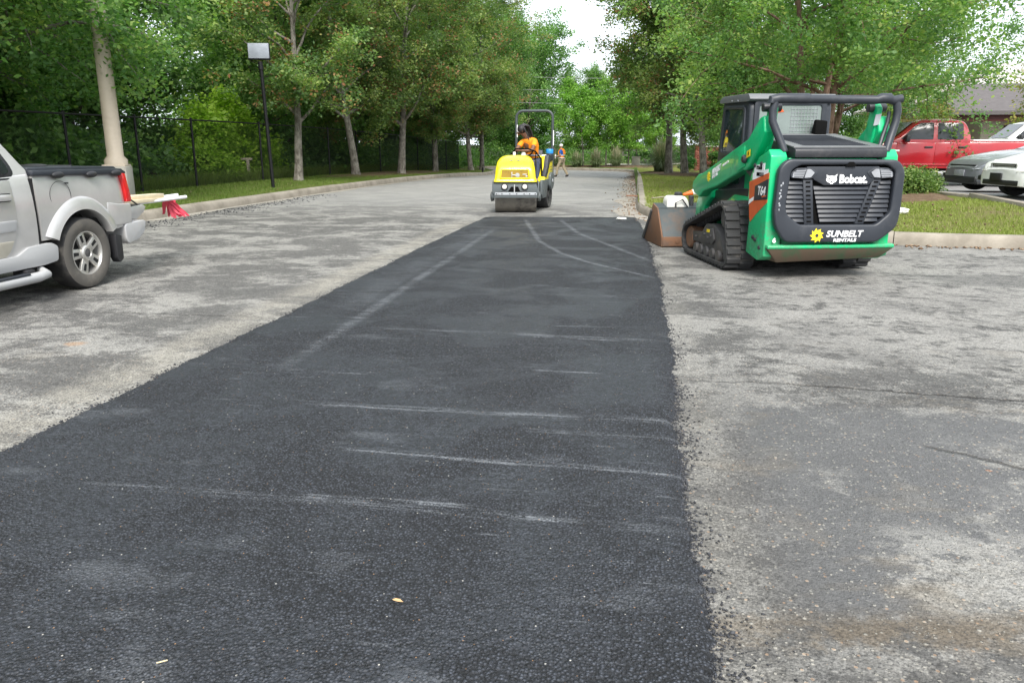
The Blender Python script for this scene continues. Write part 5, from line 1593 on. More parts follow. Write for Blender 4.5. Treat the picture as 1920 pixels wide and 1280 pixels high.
box('coupler', (0, 2.02, .32), (.9, .14, .34), M_BLKMET, LD, .02)
for x in (-.30, -.12):
    MB().lathe([(.03, 0), (.03, .012), (0, .016)], 10, Matrix.Translation((x * 1 - .45, 2.083, .09)) @ Matrix.Rotation(R(90), 4, 'X')).build('bolt', M_RUST, bko)

# ---- things lying in and around the bucket
Mw = plain('white_tank_plastic', (.72, .71, .66), .4, dirt=.25, dirtcol=(.4, .36, .3))
c0 = LD.matrix_world
def ldw(x, y, z):
    s = 1.08; a = R(14.5)
    x, y, z = x * s, y * s, z * s
    return (1.9716 + x * math.cos(a) - y * math.sin(a), 9.642 + x * math.sin(a) + y * math.cos(a), z)
p = ldw(-.66, 2.52, .06)
jg = thing('sprayer_tank', 'white plastic sprayer tank with black hose standing in the loader bucket', 'sprayer', p, R(14.5))
MB().prism(edge_round([(-.17, 0), (.17, 0), (.17, .56), (.11, .66), (-.13, .66), (-.17, .60)], .06), 'y', -.12, .12).build('tank', Mw, jg, bevel=.04, seg=3)
MB().lathe([(.06, .65), (.06, .70), (.045, .715), (0, .715)], 16, Matrix.Translation((.03, 0, 0))).build('cap', M_BLKMET, jg)
MB().tube([(-.02, -.125, .36), (-.05, -.15, .56), (.05, -.16, .61), (.14, -.14, .50), (.2, -.1, .42), (.24, -.05, .60), (.25, 0, .62)], .011, 8).build('hose', M_RUBBER, jg)
box('pump_handle', (.235, 0, .44), (.06, .10, .44), M_BLKMET, jg, .015)
cn = thing('traffic_cone', 'orange traffic cone with white band lying on its side on the grass', 'traffic cone', (1.48, 19.9, zi(1.48, 19.9) + .16), R(200))
M_CONE = plain('cone_orange', (.75, .13, .02), .5)
RX = Matrix.Rotation(R(90 + 12), 4, 'Y')
MB().lathe([(.145, -.30), (.105, -.08)], 20, RX, cap=False).lathe([(.068, .12), (.03, .36), (.02, .37), (0, .37)], 20, RX, cap=False).build('cone_body', M_CONE, cn, smooth=40)
MB().lathe([(.1052, -.08), (.068, .12)], 20, RX, cap=False).build('white_band', M_WHITE, cn)
MB().box((0, 0, -.315), (.36, .36, .03), None).build('cone_base', M_CONE, cn, bevel=.01).matrix_local = RX
lt = thing('litter_bag', 'crumpled white plastic bag on the island grass right of the loader', 'litter', (4.62, 14.6, zi(4.62, 14.6) + .05))
def crumple(sx, sy, sz, seed, n=3):
    bm = bmesh.new(); bmesh.ops.create_icosphere(bm, subdivisions=n, radius=1)
    r = random.Random(seed)
    for v in bm.verts:
        k = 1 + r.uniform(-.18, .18)
        v.co = Vector((v.co.x * sx * k, v.co.y * sy * k, v.co.z * sz * k))
    me = bpy.data.meshes.new('bag'); bm.to_mesh(me); bm.free(); finish(me, Mw, 30)
    return me
mesh_obj('bag', crumple(.13, .09, .06, 3), lt)
l2 = mesh_obj('paper_scrap', crumple(.10, .05, .022, 5, 2), None, (-.28, 15.5, .05)); tag(l2, 'small white scrap lying on the new asphalt near its far right corner', 'litter')
l3 = mesh_obj('brown_leaf', np_mesh('leaf', [(0, 0, .001), (.010, -.006, .003), (.026, -.008, .004), (.044, 0, .002), (.026, .008, .004), (.010, .007, .004), (.022, 0, .002)], [(0, 1, 6), (1, 2, 6), (2, 3, 6), (3, 4, 6), (4, 5, 6), (5, 0, 6)], plain('tan_leaf', (.52, .33, .16), .7)), None, (-.75, 2.17, .030), (0, 0, -.25))
tag(l3, 'small tan leaf on the dark asphalt in the foreground', 'leaf')
for i, (x, y, L, a, lab) in enumerate([(-1.33, 1.75, .03, .4, 'thin straw bit on the near left of the dark asphalt')]):
    o = MB().tube([(0, 0, 0), (L, 0, .004)], .0022, 5).build('straw', plain('straw', (.6, .5, .3), .8), None, loc=(x, y, .031), rot=(0, 0, a)); tag(o, lab, 'straw')
bd = box('plank', (0, 0, 0), (.62, .09, .03), plain('brown_board', (.20, .10, .06), .85, dirt=.4), None, .004)
bd.location = (.05, 20.6, .158); bd.rotation_euler = (0, R(2), R(6)); tag(bd, 'short brown board lying across the right kerb', 'plank')
tw_ = thing('fallen_twig', 'pale bare stick lying on the grass behind the loader bucket', 'stick', (.55, 19.3, zi(.55, 19.3) + .03), .5)
MB().tube([(-.2, 0, 0), (.1, .03, .02), (.42, -.02, .01), (.62, .06, .05)], [.012, .016, .012, .005], 6).build('stem', M_OLDWOOD, tw_)
# ------------------------------------------------------------------ people builder
M_SKIN = plain('skin_dark', (.16, .075, .045), .5)
M_SKIN2 = plain('skin_tan', (.42, .24, .16), .5)
def skin_mesh(name, nodes, edges, mat, parent, sub=2, root=0):
    """nodes: (x,y,z,r) or (x,y,z,(rx,ry))"""
    me = bpy.data.meshes.new(name)
    me.from_pydata([n[:3] for n in nodes], edges, [])
    o = mesh_obj(name, me, parent)
    o.modifiers.new('skin', 'SKIN').use_smooth_shade = True
    sv = me.skin_vertices[0].data
    for i, n in enumerate(nodes):
        r = n[3]
        sv[i].radius = r if hasattr(r, '__len__') else (r, r)
        sv[i].use_root = (i == root)
    s = o.modifiers.new('sub', 'SUBSURF'); s.levels = sub; s.render_levels = sub
    dg = bpy.context.evaluated_depsgraph_get()
    m2 = bpy.data.meshes.new_from_object(o.evaluated_get(dg))
    o.modifiers.clear()
    o.data = m2; bpy.data.meshes.remove(me)
    m2.name = name
    m2.materials.clear()
    finish(m2, mat, 0)
    m2.polygons.foreach_set('use_smooth', [True] * len(m2.polygons))
    return o

def V3(*a): return np.array(a, float)
def person(root, J, skin, hand_dirs):
    """J: dict of joints (numpy): pelvis, waist, chest, neck, head, and l/r shoulder elbow wrist hip knee ankle toe; builds one continuous body"""
    nodes = []; edges = []; ix = {}
    def add(n, p, r, to=None):
        ix[n] = len(nodes); nodes.append((*p, r))
        if to: edges.append((ix[to], ix[n]))
    add('pelvis', J['pelvis'], (.125, .10))
    add('waist', J['waist'], (.115, .09), 'pelvis')
    add('chest', J['chest'], (.135, .10), 'waist')
    add('neck', J['neck'], .052, 'chest')
    add('throat', J['neck'] * .45 + J['head'] * .55, .055, 'neck')
    hd = J['head']; up = hd - J['neck']; up /= np.linalg.norm(up)
    add('head', hd, (.075, .09), 'throat')
    add('crown', hd + up * .085, (.062, .075), 'head')
    for s in 'lr':
        add(s + 'sh', J[s + 'sh'], .058, 'chest')
        add(s + 'el', J[s + 'el'], .042, s + 'sh')
        add(s + 'fa', J[s + 'el'] * .6 + J[s + 'wr'] * .4, .043, s + 'el')
        add(s + 'wr', J[s + 'wr'], .028, s + 'fa')
        d, n = hand_dirs[s]                     # pointing direction and palm normal
        d = d / np.linalg.norm(d); n = n / np.linalg.norm(n); w = np.cross(d, n)
        pm = J[s + 'wr'] + d * .055
        add(s + 'pm', pm, (.034, .020), s + 'wr')
        for k, (off, ln) in enumerate(((-.030, .068), (-.010, .078), (.010, .072), (.028, .056))):
            b = pm + d * .030 + w * off
            add(f'{s}f{k}a', b, .0095, s + 'pm')
            m = b + d * ln * .5 + n * .012
            add(f'{s}f{k}b', m, .0085, f'{s}f{k}a')
            add(f'{s}f{k}c', m + d * ln * .3 + n * ln * .42, .007, f'{s}f{k}b')
        tb = J[s + 'wr'] + d * .03 - w * .032
        add(s + 'ta', tb, .012, s + 'wr')
        add(s + 'tb', tb + d * .03 - w * .018 + n * .012, .010, s + 'ta')
        add(s + 'tc', tb + d * .055 - w * .012 + n * .028, .008, s + 'tb')
        add(s + 'hp', J[s + 'hp'], .088, 'pelvis')
        add(s + 'kn', J[s + 'kn'], .058, s + 'hp')
        add(s + 'ca', J[s + 'kn'] * .65 + J[s + 'an'] * .35, .055, s + 'kn')
        add(s + 'an', J[s + 'an'], .038, s + 'ca')
        add(s + 'to', J[s + 'to'], (.042, .03), s + 'an')
    body = skin_mesh('body', nodes, edges, skin, root)
    return body
def face(root, hd, fwd, up, skin):
    f = fwd / np.linalg.norm(fwd); u = up / np.linalg.norm(up); s = np.cross(f, u)
    MB().tube([hd + f * .088 + u * .02, hd + f * .108 - u * .018, hd + f * .090 - u * .025], [.008, .016, .010], 7).build('nose', skin, root)
    MB().box(tuple(hd + f * .088 - u * .052), (.045, .012, .012), Matrix([s, f, u]).transposed()).build('mouth', M_ORANGE, root, bevel=.003)
    for k in (-1, 1):
        MB().ell(hd + f * .082 + s * .033 * k + u * .018, (.013, .013, .010), 10, 6).build('eye', M_LENS, root)
        MB().ell(hd + f * .093 + s * .033 * k + u * .018, (.006, .006, .006), 8, 5).build('pupil', M_HOLE, root)
        MB().ell(hd + s * .082 * k - f * .005, (.012, .022, .032), 8, 6).build('ear', skin, root)

# ------------------------------------------------------------------ tandem roller
M_RYEL = plain('roller_yellow', (.82, .68, .01), .35, spec=.5, dirt=.08, dirtcol=(.4, .33, .08), coat=.3)
M_RGREY = plain('roller_grey', (.085, .10, .105), .5, dirt=.35, dirtcol=(.18, .17, .15))
M_DRUM = plain('drum_steel', (.19, .175, .15), .5, metal=.35, dirt=.8, dirtcol=(.06, .055, .05), scale=2.2)
M_BLUE = plain('cooler_blue', (.02, .22, .55), .4)
M_SILV = plain('bare_steel', (.55, .55, .54), .4, metal=.6)
M_GRILL = plain('amber_grille', (.30, .19, .015), .6, dirt=.5, dirtcol=(.10, .06, .01), scale=12)

RO = thing('tandem_roller', 'small yellow and grey ride-on tandem roller at the far end of the new asphalt', 'road roller', (-2.66, 17.22, 0), 0)
def RB(y): return y
FR = bpy.data.objects.new('front_frame', None); link(FR, RO); FR.rotation_euler = (0, 0, R(9))     # front axle at the root
# drum
MB().lathe([(.30, -.45), (.345, -.455), (.352, -.44), (.352, .44), (.345, .455), (.30, .45)], 56, Matrix.Translation((0, 0, .352)) @ Matrix.Rotation(R(90), 4, 'Y')).build('drum', M_DRUM, FR, smooth=30)
for s in (-1, 1):
    MB().prism([(-.40, .34), (-.40, .70), (.42, .70), (.42, .45), (.12, .26), (-.12, .26)], 'x', .475 * s, .515 * s).build('side_plate', M_RGREY, FR, bevel=.012)
    MB().lathe([(.11, 0), (.11, .03), (.06, .05), (0, .05)], 18, Matrix.Translation((.515 * s, 0, .352)) @ Matrix.Rotation(R(90) * s, 4, 'Y')).build('drum_hub', M_RGREY, FR)
MB().prism([(-.50, .0), (.49, .0), (.50, .045), (.44, .27), (-.46, .27), (-.52, .1)], 'y', -.42, -.36).build('front_plate', M_RGREY, FR, bevel=.012, loc=(0, 0, .43))
MB().prism([(-.47, 0), (.47, 0), (.47, .10), (-.47, .10)], 'y', -.50, -.44).build('scraper_bar', M_RGREY, FR, bevel=.008, loc=(0, 0, .355))
MB().prism([(-.455, 0), (.455, 0), (.445, .062), (-.445, .062)], 'y', -.515, -.50).build('water_bar', plain('pale_bar', (.33, .35, .37), .5, dirt=.4), FR, bevel=.004, loc=(0, 0, .415))
for x in (-.42, -.30, -.13, .02, .18, .30, .42):
    MB().lathe([(.012, 0), (.012, .01), (0, .012)], 8, Matrix.Translation((x, -.516, .445)) @ Matrix.Rotation(R(90), 4, 'X')).build('nozzle', M_HOLE, FR)
MB().prism([(-.17, .49), (.10, .49), (.05, .60), (-.10, .60)], 'y', -.42, -.432).build('tow_recess', M_HOLE, FR, bevel=.004)
box('tow_pin', (-.03, -.44, .56), (.02, .02, .17), M_SILV, FR)
for x in (-.245, .195):
    l = MB().lathe([(.072, 0), (.072, .03), (.06, .045), (.055, .045)], 22, Matrix.Translation((x, -.42, .60)) @ Matrix.Rotation(R(90), 4, 'X')).build('headlight', M_BLKMET, FR)
    MB().lathe([(.058, .035), (.05, .052), (.02, .06), (0, .061)], 20, Matrix.Translation((x, -.42, .60)) @ Matrix.Rotation(R(90), 4, 'X')).build('lens', plain('headlamp_lens', (.62, .60, .55), .15, spec=.8), l)
    MB().box((x - .02, -.44, .475), (.14, .05, .05)).build('linkage', M_BLKMET, FR, bevel=.01)
# yellow hood: lofted sections
def loft(sections, name, mat, parent, smooth=50, closed=True):
    n = len(sections[0]); vs = [p for s_ in sections for p in s_]
    fs = []
    for i in range(len(sections) - 1):
        for k in range(n if closed else n - 1):
            a = i * n + k; b = i * n + (k + 1) % n
            fs.append((a, b, b + n, a + n))
    fs.append(tuple(range(n))[::-1]); fs.append(tuple((len(sections) - 1) * n + k for k in range(n)))
    return MB().add(vs, fs).build(name, mat, parent, smooth=smooth)
secs = []
for (z, xl_, xr_, y0, y1, r) in [(.70, -.475, .455, -.47, .52, .05), (.715, -.485, .465, -.48, .52, .05), (.74, -.465, .445, -.465, .52, .06), (.80, -.455, .43, -.455, .52, .07), (.95, -.44, .42, -.44, .52, .09),
                                 (1.04, -.425, .405, -.40, .52, .11), (1.14, -.40, .385, -.31, .52, .13), (1.21, -.35, .345, -.20, .52, .14), (1.255, -.28, .29, -.08, .50, .14), (1.275, -.19, .21, .03, .45, .12), (1.278, -.10, .12, .12, .40, .1)]:
    secs.append([(p[0], p[1], z) for p in rrect(xl_, y0, xr_, y1, r, 4)])
hd_ = loft(secs, 'engine_hood', M_RYEL, FR)
MB().frame(edge_round([(-.35, .775), (.31, .775), (.285, .985), (-.325, .985)], .02), edge_round([(-.32, .80), (.28, .80), (.26, .965), (-.30, .965)], .015), 'y', -.44, -.482).build('grille_frame', M_RYEL, hd_, bevel=.005)
MB().prism(edge_round([(-.335, .79), (.295, .79), (.275, .975), (-.315, .975)], .015), 'y', -.462, -.474).build('grille', M_GRILL, hd_)
for (x, z, w, h_) in ((-.085, .86, .018, .13), (-.04, .855, .10, .018), (.19, .87, .09, .02), (.23, .83, .04, .03)):
    box('engine_part', (x, -.478, z), (w, .01, h_), M_SILV, hd_, .003)
MB().lathe([(.05, 0), (.045, .012), (0, .015)], 16, Matrix.Translation((.035, -.473, .855)) @ Matrix.Rotation(R(90), 4, 'X')).build('engine_part', M_SILV, hd_)
for (x, s) in ((-.10, 1), (.06, -1)):
    MB().prism([(x - .055 * s, 0), (x - .01 * s, -.03), (x + .03 * s, -.012), (x + .05 * s, -.02), (x + .02 * s, .012), (x - .01 * s, .0)], 'z', 0, .003).build('hood_emblem', M_RGREY, hd_, loc=(0, -.285, 1.168), rot=(R(34), 0, 0))
# rear frame
RR_ = bpy.data.objects.new('rear_frame', None); link(RR_, RO); RR_.location = (.13, .62, 0); RR_.rotation_euler = (0, 0, R(-4))
MB().lathe([(.28, -.43), (.345, -.435), (.352, -.42), (.352, .42), (.345, .435), (.30, .43), (.28, .40), (.12, .40), (.10, .43), (0, .43)], 48, Matrix.Translation((0, .72, .352)) @ Matrix.Rotation(R(90), 4, 'Y')).build('drum', M_RUBBER, RR_, smooth=30)
for s in (-1, 1):
    MB().prism([(-.32, .40), (-.32, .74), (1.05, .74), (1.05, .50), (.80, .50), (.70, .66), (.40, .58), (.22, .30), (-.20, .30)], 'x', .40 * s, .455 * s).build('side_plate', M_RGREY, RR_, bevel=.012)
    hb = MB().prism(edge_round([(.46, .56), (.46, .84), (.70, .90), (.92, .84), (.92, .60), (.80, .48), (.58, .46)], .06), 'x', .445 * s, .51 * s).build('hub_cover', M_RGREY, RR_, bevel=.012)
    MB().lathe([(.05, 0), (.05, .012), (.035, .02), (0, .02)], 14, Matrix.Translation((.51 * s, .70, .68)) @ Matrix.Rotation(R(90) * s, 4, 'Y')).build('hub_bolt', M_LENS, hb)
    MB().prism([(-.06, .74), (-.08, .80), (.30, 1.12), (.42, 1.38), (.95, 1.38), (1.10, 1.20), (1.10, .80), (1.05, .74)], 'x', .30 * s, .452 * s).build('yellow_flank', M_RYEL, RR_, bevel=.02)
    MB().prism([(.00, .92), (.28, 1.14), (.42, 1.42), (.92, 1.42), (.92, 1.28), (.60, 1.24), (.36, 1.00), (.16, .88)], 'x', .36 * s, .462 * s).build('dark_flank', M_BLKMET, RR_, bevel=.012)
    for k in range(3):
        box('flank_print', (.454 * s, .78, .98 + .07 * k - .03), (.004, .14 - .02 * k, .03), M_RGREY, RR_)
box('foot_deck', (0, .05, .40), (.80, .62, .05), M_BLKMET, RR_, .01)
box('rear_body', (0, .92, 1.02), (.62, .34, .60), M_RYEL, RR_, .05)
box('hitch', (-.02, -.30, .50), (.22, .50, .22), M_BLKMET, RR_, .02)
# seat
MB().prism(edge_round([(.34, 1.12), (.34, 1.22), (.74, 1.20), (.80, 1.10)], .03), 'x', -.18, .26).build('seat', M_PLAST, RR_, bevel=.03, seg=3)
MB().prism(edge_round([(.72, 1.18), (.80, 1.62), (.90, 1.62), (.86, 1.14)], .04), 'x', -.16, .24).build('seat_back', M_PLAST, RR_, bevel=.035, seg=3)
MB().prism([(.30, .72), (.34, 1.12), (.82, 1.12), (.86, .72)], 'x', -.20, .28).build('seat_base', M_BLKMET, RR_, bevel=.02)
MB().lathe([(.0, 1.32), (.08, 1.32), (.085, 1.34), (.085, 1.50), (.08, 1.52), (0, 1.52)], 20, Matrix.Translation((.40, .86, .0))).build('water_tank', M_PLAST, RR_)
MB().lathe([(.0, 1.50), (.085, 1.50), (.09, 1.52), (.09, 1.59), (.08, 1.61), (0, 1.615)], 20, Matrix.Translation((.40, .86, .0))).build('tank_lid', M_BLUE, RR_)
MB().prism(edge_round([(.02, 1.10), (.02, 1.45), (.10, 1.45), (.12, 1.10)], .02), 'x', .27, .37).build('side_bottle', M_WHITE, RR_, bevel=.015, loc=(0, .55, 0))
# roll bar
hoopp = [(-.44, 1.0, .70), (-.44, 1.0, 2.22)] + [(-.44 + .16 - .16 * math.cos(a), 1.0, 2.24 + .16 * math.sin(a)) for a in np.linspace(.2, math.pi / 2, 6)] + \
        [(.44 - .16 + .16 * math.sin(a), 1.0, 2.24 + .16 * math.cos(a)) for a in np.linspace(.0, math.pi / 2 - .1, 6)] + [(.44, 1.0, 2.2), (.44, 1.0, .60)]
rb = MB().tube(hoopp, .034, 12).build('roll_bar', plain('dark_bar', (.045, .055, .058), .45), RR_)
for (x, z0, z1) in ((-.44 + .03, 1.75, 2.06), (.44 + .03, 1.55, 1.92)):
    box('reflector_strip', (x, .965, (z0 + z1) / 2), (.018, .018, z1 - z0), M_WHITE, rb)
# console and controls
con = box('console', (-.06, -.02, 1.12), (.62, .22, .62), M_BLKMET, RR_, .04)
box('console_panel', (.05, -.15, 1.40), (.22, .06, .07), M_SILV, RR_, .02)
cyl('steering_column', (-.06, -.10, 1.28), (-.06, .08, 1.52), .055, M_WHITE, RR_, 12)
sw = Matrix.Translation((-.06, .10, 1.54)) @ Matrix.Rotation(R(28), 4, 'X')
MB().tube([sw @ Vector((.19 * math.cos(a), .19 * math.sin(a), 0)) for a in np.linspace(0, 2 * math.pi, 28, endpoint=False)], .017, 8, closed=True).build('steering_wheel', M_HOLE, RR_)
for a in (0.5, 2.6, 4.7):
    MB().tube([sw @ Vector((0, 0, -.03)), sw @ Vector((.19 * math.cos(a), .19 * math.sin(a), 0))], .012, 6).build('wheel_spoke', M_HOLE, RR_)
MB().tube([(-.42, -.08, 1.05), (-.40, -.06, 1.38), (-.22, -.06, 1.60), (.08, -.06, 1.60), (.24, -.06, 1.54), (.36, .02, 1.36), (.38, .04, .78)], .018, 8).build('grab_rail', M_HOLE, RR_)
MB().tube([(.20, .04, 1.30), (.24, .0, 1.50), (.24, -.01, 1.53)], [.012, .012, .028], 8).build('drive_lever', M_HOLE, RR_)
cyl('white_knob', (-.24, -.10, 1.42), (-.24, -.10, 1.56), .032, M_WHITE, RR_, 10)

# fold the two frames into the roller itself
SH = {'seat': -.17, 'seat_back': -.17, 'console': -.20, 'console_panel': -.17, 'steering_column': -.15, 'steering_wheel': -.15, 'wheel_spoke': -.15,
      'grab_rail': -.12, 'drive_lever': -.15, 'white_knob': -.15, 'water_tank': -.14, 'tank_lid': -.14, 'side_bottle': -.12, 'dark_flank': -.10, 'yellow_flank': -.07, 'flank_print': -.06}
for fr_, zs in ((FR, .965), (RR_, .93)):
    M_ = Matrix.Translation(fr_.location) @ fr_.rotation_euler.to_matrix().to_4x4() @ Matrix.Diagonal((1, 1, zs, 1))
    for ch in list(fr_.children):
        dz = SH.get(ch.name.split('.')[0], 0)
        m_ = Matrix.Translation((0, 0, dz)) @ M_ @ (Matrix.Translation(ch.location) @ ch.rotation_euler.to_matrix().to_4x4())
        ch.parent = RO; ch.matrix_basis = m_
    bpy.data.objects.remove(fr_)

# operator, facing image-left and looking down at the drum edge
OPR = thing('person', 'roller operator with long dark dreadlocks in an orange shirt, seated and looking down', 'person', (-2.66 + .15, 17.22 + .62, -.22), R(-4))
sk = M_SKIN
J = {'pelvis': V3(.04, .58, 1.29), 'waist': V3(.03, .55, 1.46), 'chest': V3(-.03, .46, 1.68), 'neck': V3(-.09, .40, 1.86), 'head': V3(-.20, .335, 1.985),
     'lsh': V3(.13, .34, 1.75), 'lel': V3(.12, .10, 1.56), 'lwr': V3(-.09, .03, 1.545),
     'rsh': V3(-.20, .50, 1.74), 'rel': V3(-.30, .28, 1.56), 'rwr': V3(-.24, .12, 1.56),
     'lhp': V3(.14, .54, 1.27), 'lkn': V3(.22, .12, 1.24), 'lan': V3(.24, .02, .84), 'lto': V3(.22, -.12, .775),
     'rhp': V3(-.06, .54, 1.27), 'rkn': V3(-.14, .14, 1.26), 'ran': V3(-.14, .04, .84), 'rto': V3(-.17, -.10, .775)}
person(OPR, J, sk, {'l': (V3(-.8, .2, .05), V3(0, .25, -1)), 'r': (V3(.3, -.6, .05), V3(0, .25, -1))})
hf = V3(-.80, -.42, -.45); hu = V3(-.36, -.2, .9)
face(OPR, J['head'], hf, hu, sk)
M_OSH = plain('orange_shirt', (.90, .27, .008), .85)
M_JEAN = plain('dark_denim', (.035, .05, .085), .9)
M_BOOT = plain('tan_boot', (.26, .16, .09), .8)
M_HAIR = plain('black_hair', (.012, .010, .012), .6)
def off(a, b, t): return a * (1 - t) + b * t
sn = [(*(J['pelvis'] + V3(0, 0, .02)), (.155, .13)), (*J['waist'], (.15, .125)), (*J['chest'], (.165, .135)), (*off(J['chest'], J['neck'], .75), .085),
      (*J['lsh'], .078), (*off(J['lsh'], J['lel'], .62), .068), (*J['rsh'], .078), (*off(J['rsh'], J['rel'], .62), .068)]
skin_mesh('shirt', sn, [(0, 1), (1, 2), (2, 3), (2, 4), (4, 5), (2, 6), (6, 7)], M_OSH, OPR)
MB().tube([J['waist'] + V3(.01, 0, -.02) + np.array((.158 * math.cos(a), .132 * math.sin(a), 0)) for a in np.linspace(0, 2 * math.pi, 24, endpoint=False)], .022, 6, closed=True).build('reflective_band', M_LENS, OPR)
pn = [(*J['pelvis'], (.15, .12)), (*J['lhp'], .105), (*J['lkn'], .078), (*off(J['lkn'], J['lan'], .85), .062), (*J['rhp'], .105), (*J['rkn'], .078), (*off(J['rkn'], J['ran'], .85), .062)]
skin_mesh('trousers', pn, [(0, 1), (1, 2), (2, 3), (0, 4), (4, 5), (5, 6)], M_JEAN, OPR)
for s in 'lr':
    bn = [(*off(J[s + 'kn'], J[s + 'an'], .72), .062), (*J[s + 'an'], .060), (*(J[s + 'to'] + V3(0, 0, .01)), (.056, .042))]
    skin_mesh('boot', bn, [(0, 1), (1, 2)], M_BOOT, OPR)
hu_ = hu / np.linalg.norm(hu); hf_ = hf / np.linalg.norm(hf)
hs_ = np.cross(hf_, hu_)
MB().ell(J['head'] + hu_ * .03 - hf_ * .028, (.104, .108, .108), 16, 10).build('hair_cap', M_HAIR, OPR)
rg = np.random.default_rng(5)
for k in range(26):
    a = rg.uniform(-1.25, 1.25)
    st_ = J['head'] + hu_ * (.105 - .05 * abs(a)) - hf_ * .05 * rg.random() + hs_ * .09 * math.sin(a)
    back = -hf_ * (1 if abs(a) < 1.0 else .25)
    p1 = st_ + back * .085 + hu_ * .012 + hs_ * .02 * math.sin(a)
    p2 = p1 + back * .09 + V3(0, 0, -.06) + hs_ * .025 * math.sin(a)
    p3 = p2 + V3(.05 + .03 * rg.random(), .045, -.13)
    p4 = p3 + V3(.035 + .03 * rg.random(), .035, -.17 - .08 * rg.random())
    MB().tube([st_, p1, p2, p3, p4], [.018, .017, .016, .014, .008], 6).build('dreadlock', M_HAIR, OPR)

# walking man
WK = thing('person', 'man in white cap, blue shirt and orange vest walking on the road beyond the roller', 'person', (-4.11, 43.15, zr(-4.1, 43.1)), R(75))
# local: facing +y
J = {'pelvis': V3(0, 0, .93), 'waist': V3(0, .01, 1.10), 'chest': V3(0, .02, 1.32), 'neck': V3(0, .03, 1.50), 'head': V3(0, .06, 1.63),
     'lsh': V3(-.19, .0, 1.42), 'lel': V3(-.24, .02, 1.16), 'lwr': V3(-.14, .24, 1.10),
     'rsh': V3(.19, .02, 1.42), 'rel': V3(.24, .04, 1.16), 'rwr': V3(.12, .27, 1.12),
     'lhp': V3(-.10, 0, .91), 'lkn': V3(-.11, .20, .52), 'lan': V3(-.11, .26, .09), 'lto': V3(-.12, .42, .04),
     'rhp': V3(.10, 0, .91), 'rkn': V3(.11, -.08, .50), 'ran': V3(.11, -.32, .10), 'rto': V3(.12, -.17, .04)}
person(WK, J, M_SKIN2, {'l': (V3(.3, .8, .1), V3(.3, 0, -1)), 'r': (V3(-.3, .8, .1), V3(-.3, 0, -1))})
face(WK, J['head'], V3(0, 1, -.12), V3(0, .1, 1), M_SKIN2)
M_BSH = plain('blue_shirt', (.02, .10, .42), .85)
M_KHAKI = plain('khaki_cloth', (.34, .28, .19), .9, dirt=.3, dirtcol=(.2, .16, .11))
sn = [(*J['pelvis'], (.15, .12)), (*J['waist'], (.145, .115)), (*J['chest'], (.155, .12)), (*off(J['chest'], J['neck'], .75), .08),
      (*J['lsh'], .075), (*off(J['lsh'], J['lel'], .75), .064), (*J['rsh'], .075), (*off(J['rsh'], J['rel'], .75), .064)]
skin_mesh('shirt', sn, [(0, 1), (1, 2), (2, 3), (2, 4), (4, 5), (2, 6), (6, 7)], M_BSH, WK)
vn = [(0, 0, .98, (.162, .135)), (*J['waist'], (.166, .14)), (0, .02, 1.24, (.165, .14))]
skin_mesh('vest', vn, [(0, 1), (1, 2)], M_OSH, WK)
for x in (-.10, .10):
    MB().tube([(x, .155, 1.20), (x, .16, 1.34), (x * .95, .09, 1.475), (x * .95, -.04, 1.49), (x, -.125, 1.38), (x, -.14, 1.22)], .028, 6).build('vest_strap', M_OSH, WK)
for z in (1.03, 1.16):
    MB().tube([(.186 * math.cos(a), .012 + .152 * math.sin(a), z) for a in np.linspace(0, 2 * math.pi, 24, endpoint=False)], .02, 6, closed=True).build('reflective_band', M_WHITE, WK)
pn = [(0, 0, .94, (.15, .12)), (*J['lhp'], .105), (*J['lkn'], .085), (*J['lan'], .070), (*J['rhp'], .105), (*J['rkn'], .085), (*J['ran'], .070)]
skin_mesh('trousers', pn, [(0, 1), (1, 2), (2, 3), (0, 4), (4, 5), (5, 6)], M_KHAKI, WK)
for s in 'lr':
    skin_mesh('boot', [(*(J[s + 'an'] + V3(0, -.01, .04)), .066), (*(J[s + 'an'] + V3(0, -.01, -.03)), .06), (*J[s + 'to'], (.055, .04))], [(0, 1), (1, 2)], M_BLKMET, WK)
MB().ell(J['head'] + V3(0, -.005, .055), (.098, .11, .085), 16, 9).build('cap', M_WHITE, WK)
MB().prism([(-.07, .07), (.07, .07), (.06, .16), (.0, .19), (-.06, .16)], 'z', 1.665, 1.68).build('cap_peak', M_WHITE, WK, bevel=.004)
ck = thing('spray_can', 'small white can held by the walking man in the orange vest', 'can', (-4.11 - .36, 43.15 + .06, zr(-4, 43) + 1.08), 0)
MB().lathe([(.0, -.09), (.036, -.09), (.036, .08), (.022, .10), (.022, .12), (0, .12)], 14).build('can', M_WHITE, ck)
# ------------------------------------------------------------------ vehicles
def carpaint(name, col, rough=.3, metal=.0, coat=.6, dirt=0.0):
    return plain(name, col, rough, metal, .5, dirt, tuple(c * .6 + .04 for c in col), 2.0, coat)
M_SILVER = carpaint('silver_paint', (.50, .49, .475), .28, .35, .8)
M_SILVLOW = plain('silver_cladding', (.40, .40, .40), .5, .1, dirt=.3, dirtcol=(.33, .30, .25), scale=2)
M_REDP = carpaint('red_paint', (.34, .006, .012), .26)
M_WHITEP = carpaint('white_paint', (.74, .74, .72), .3)
M_GREYP2 = carpaint('slate_paint', (.235, .24, .27), .28, .4, .8)
M_TYRE = plain('tyre_rubber', (.025, .024, .024), .85, dirt=.8, dirtcol=(.11, .10, .085), scale=3)
M_TYREW = plain('tyre_sidewall', (.085, .078, .068), .9, dirt=.6, dirtcol=(.14, .125, .105), scale=4)
M_RIM = plain('alloy_rim', (.55, .54, .51), .35, .7, dirt=.35, dirtcol=(.25, .21, .17), scale=6)
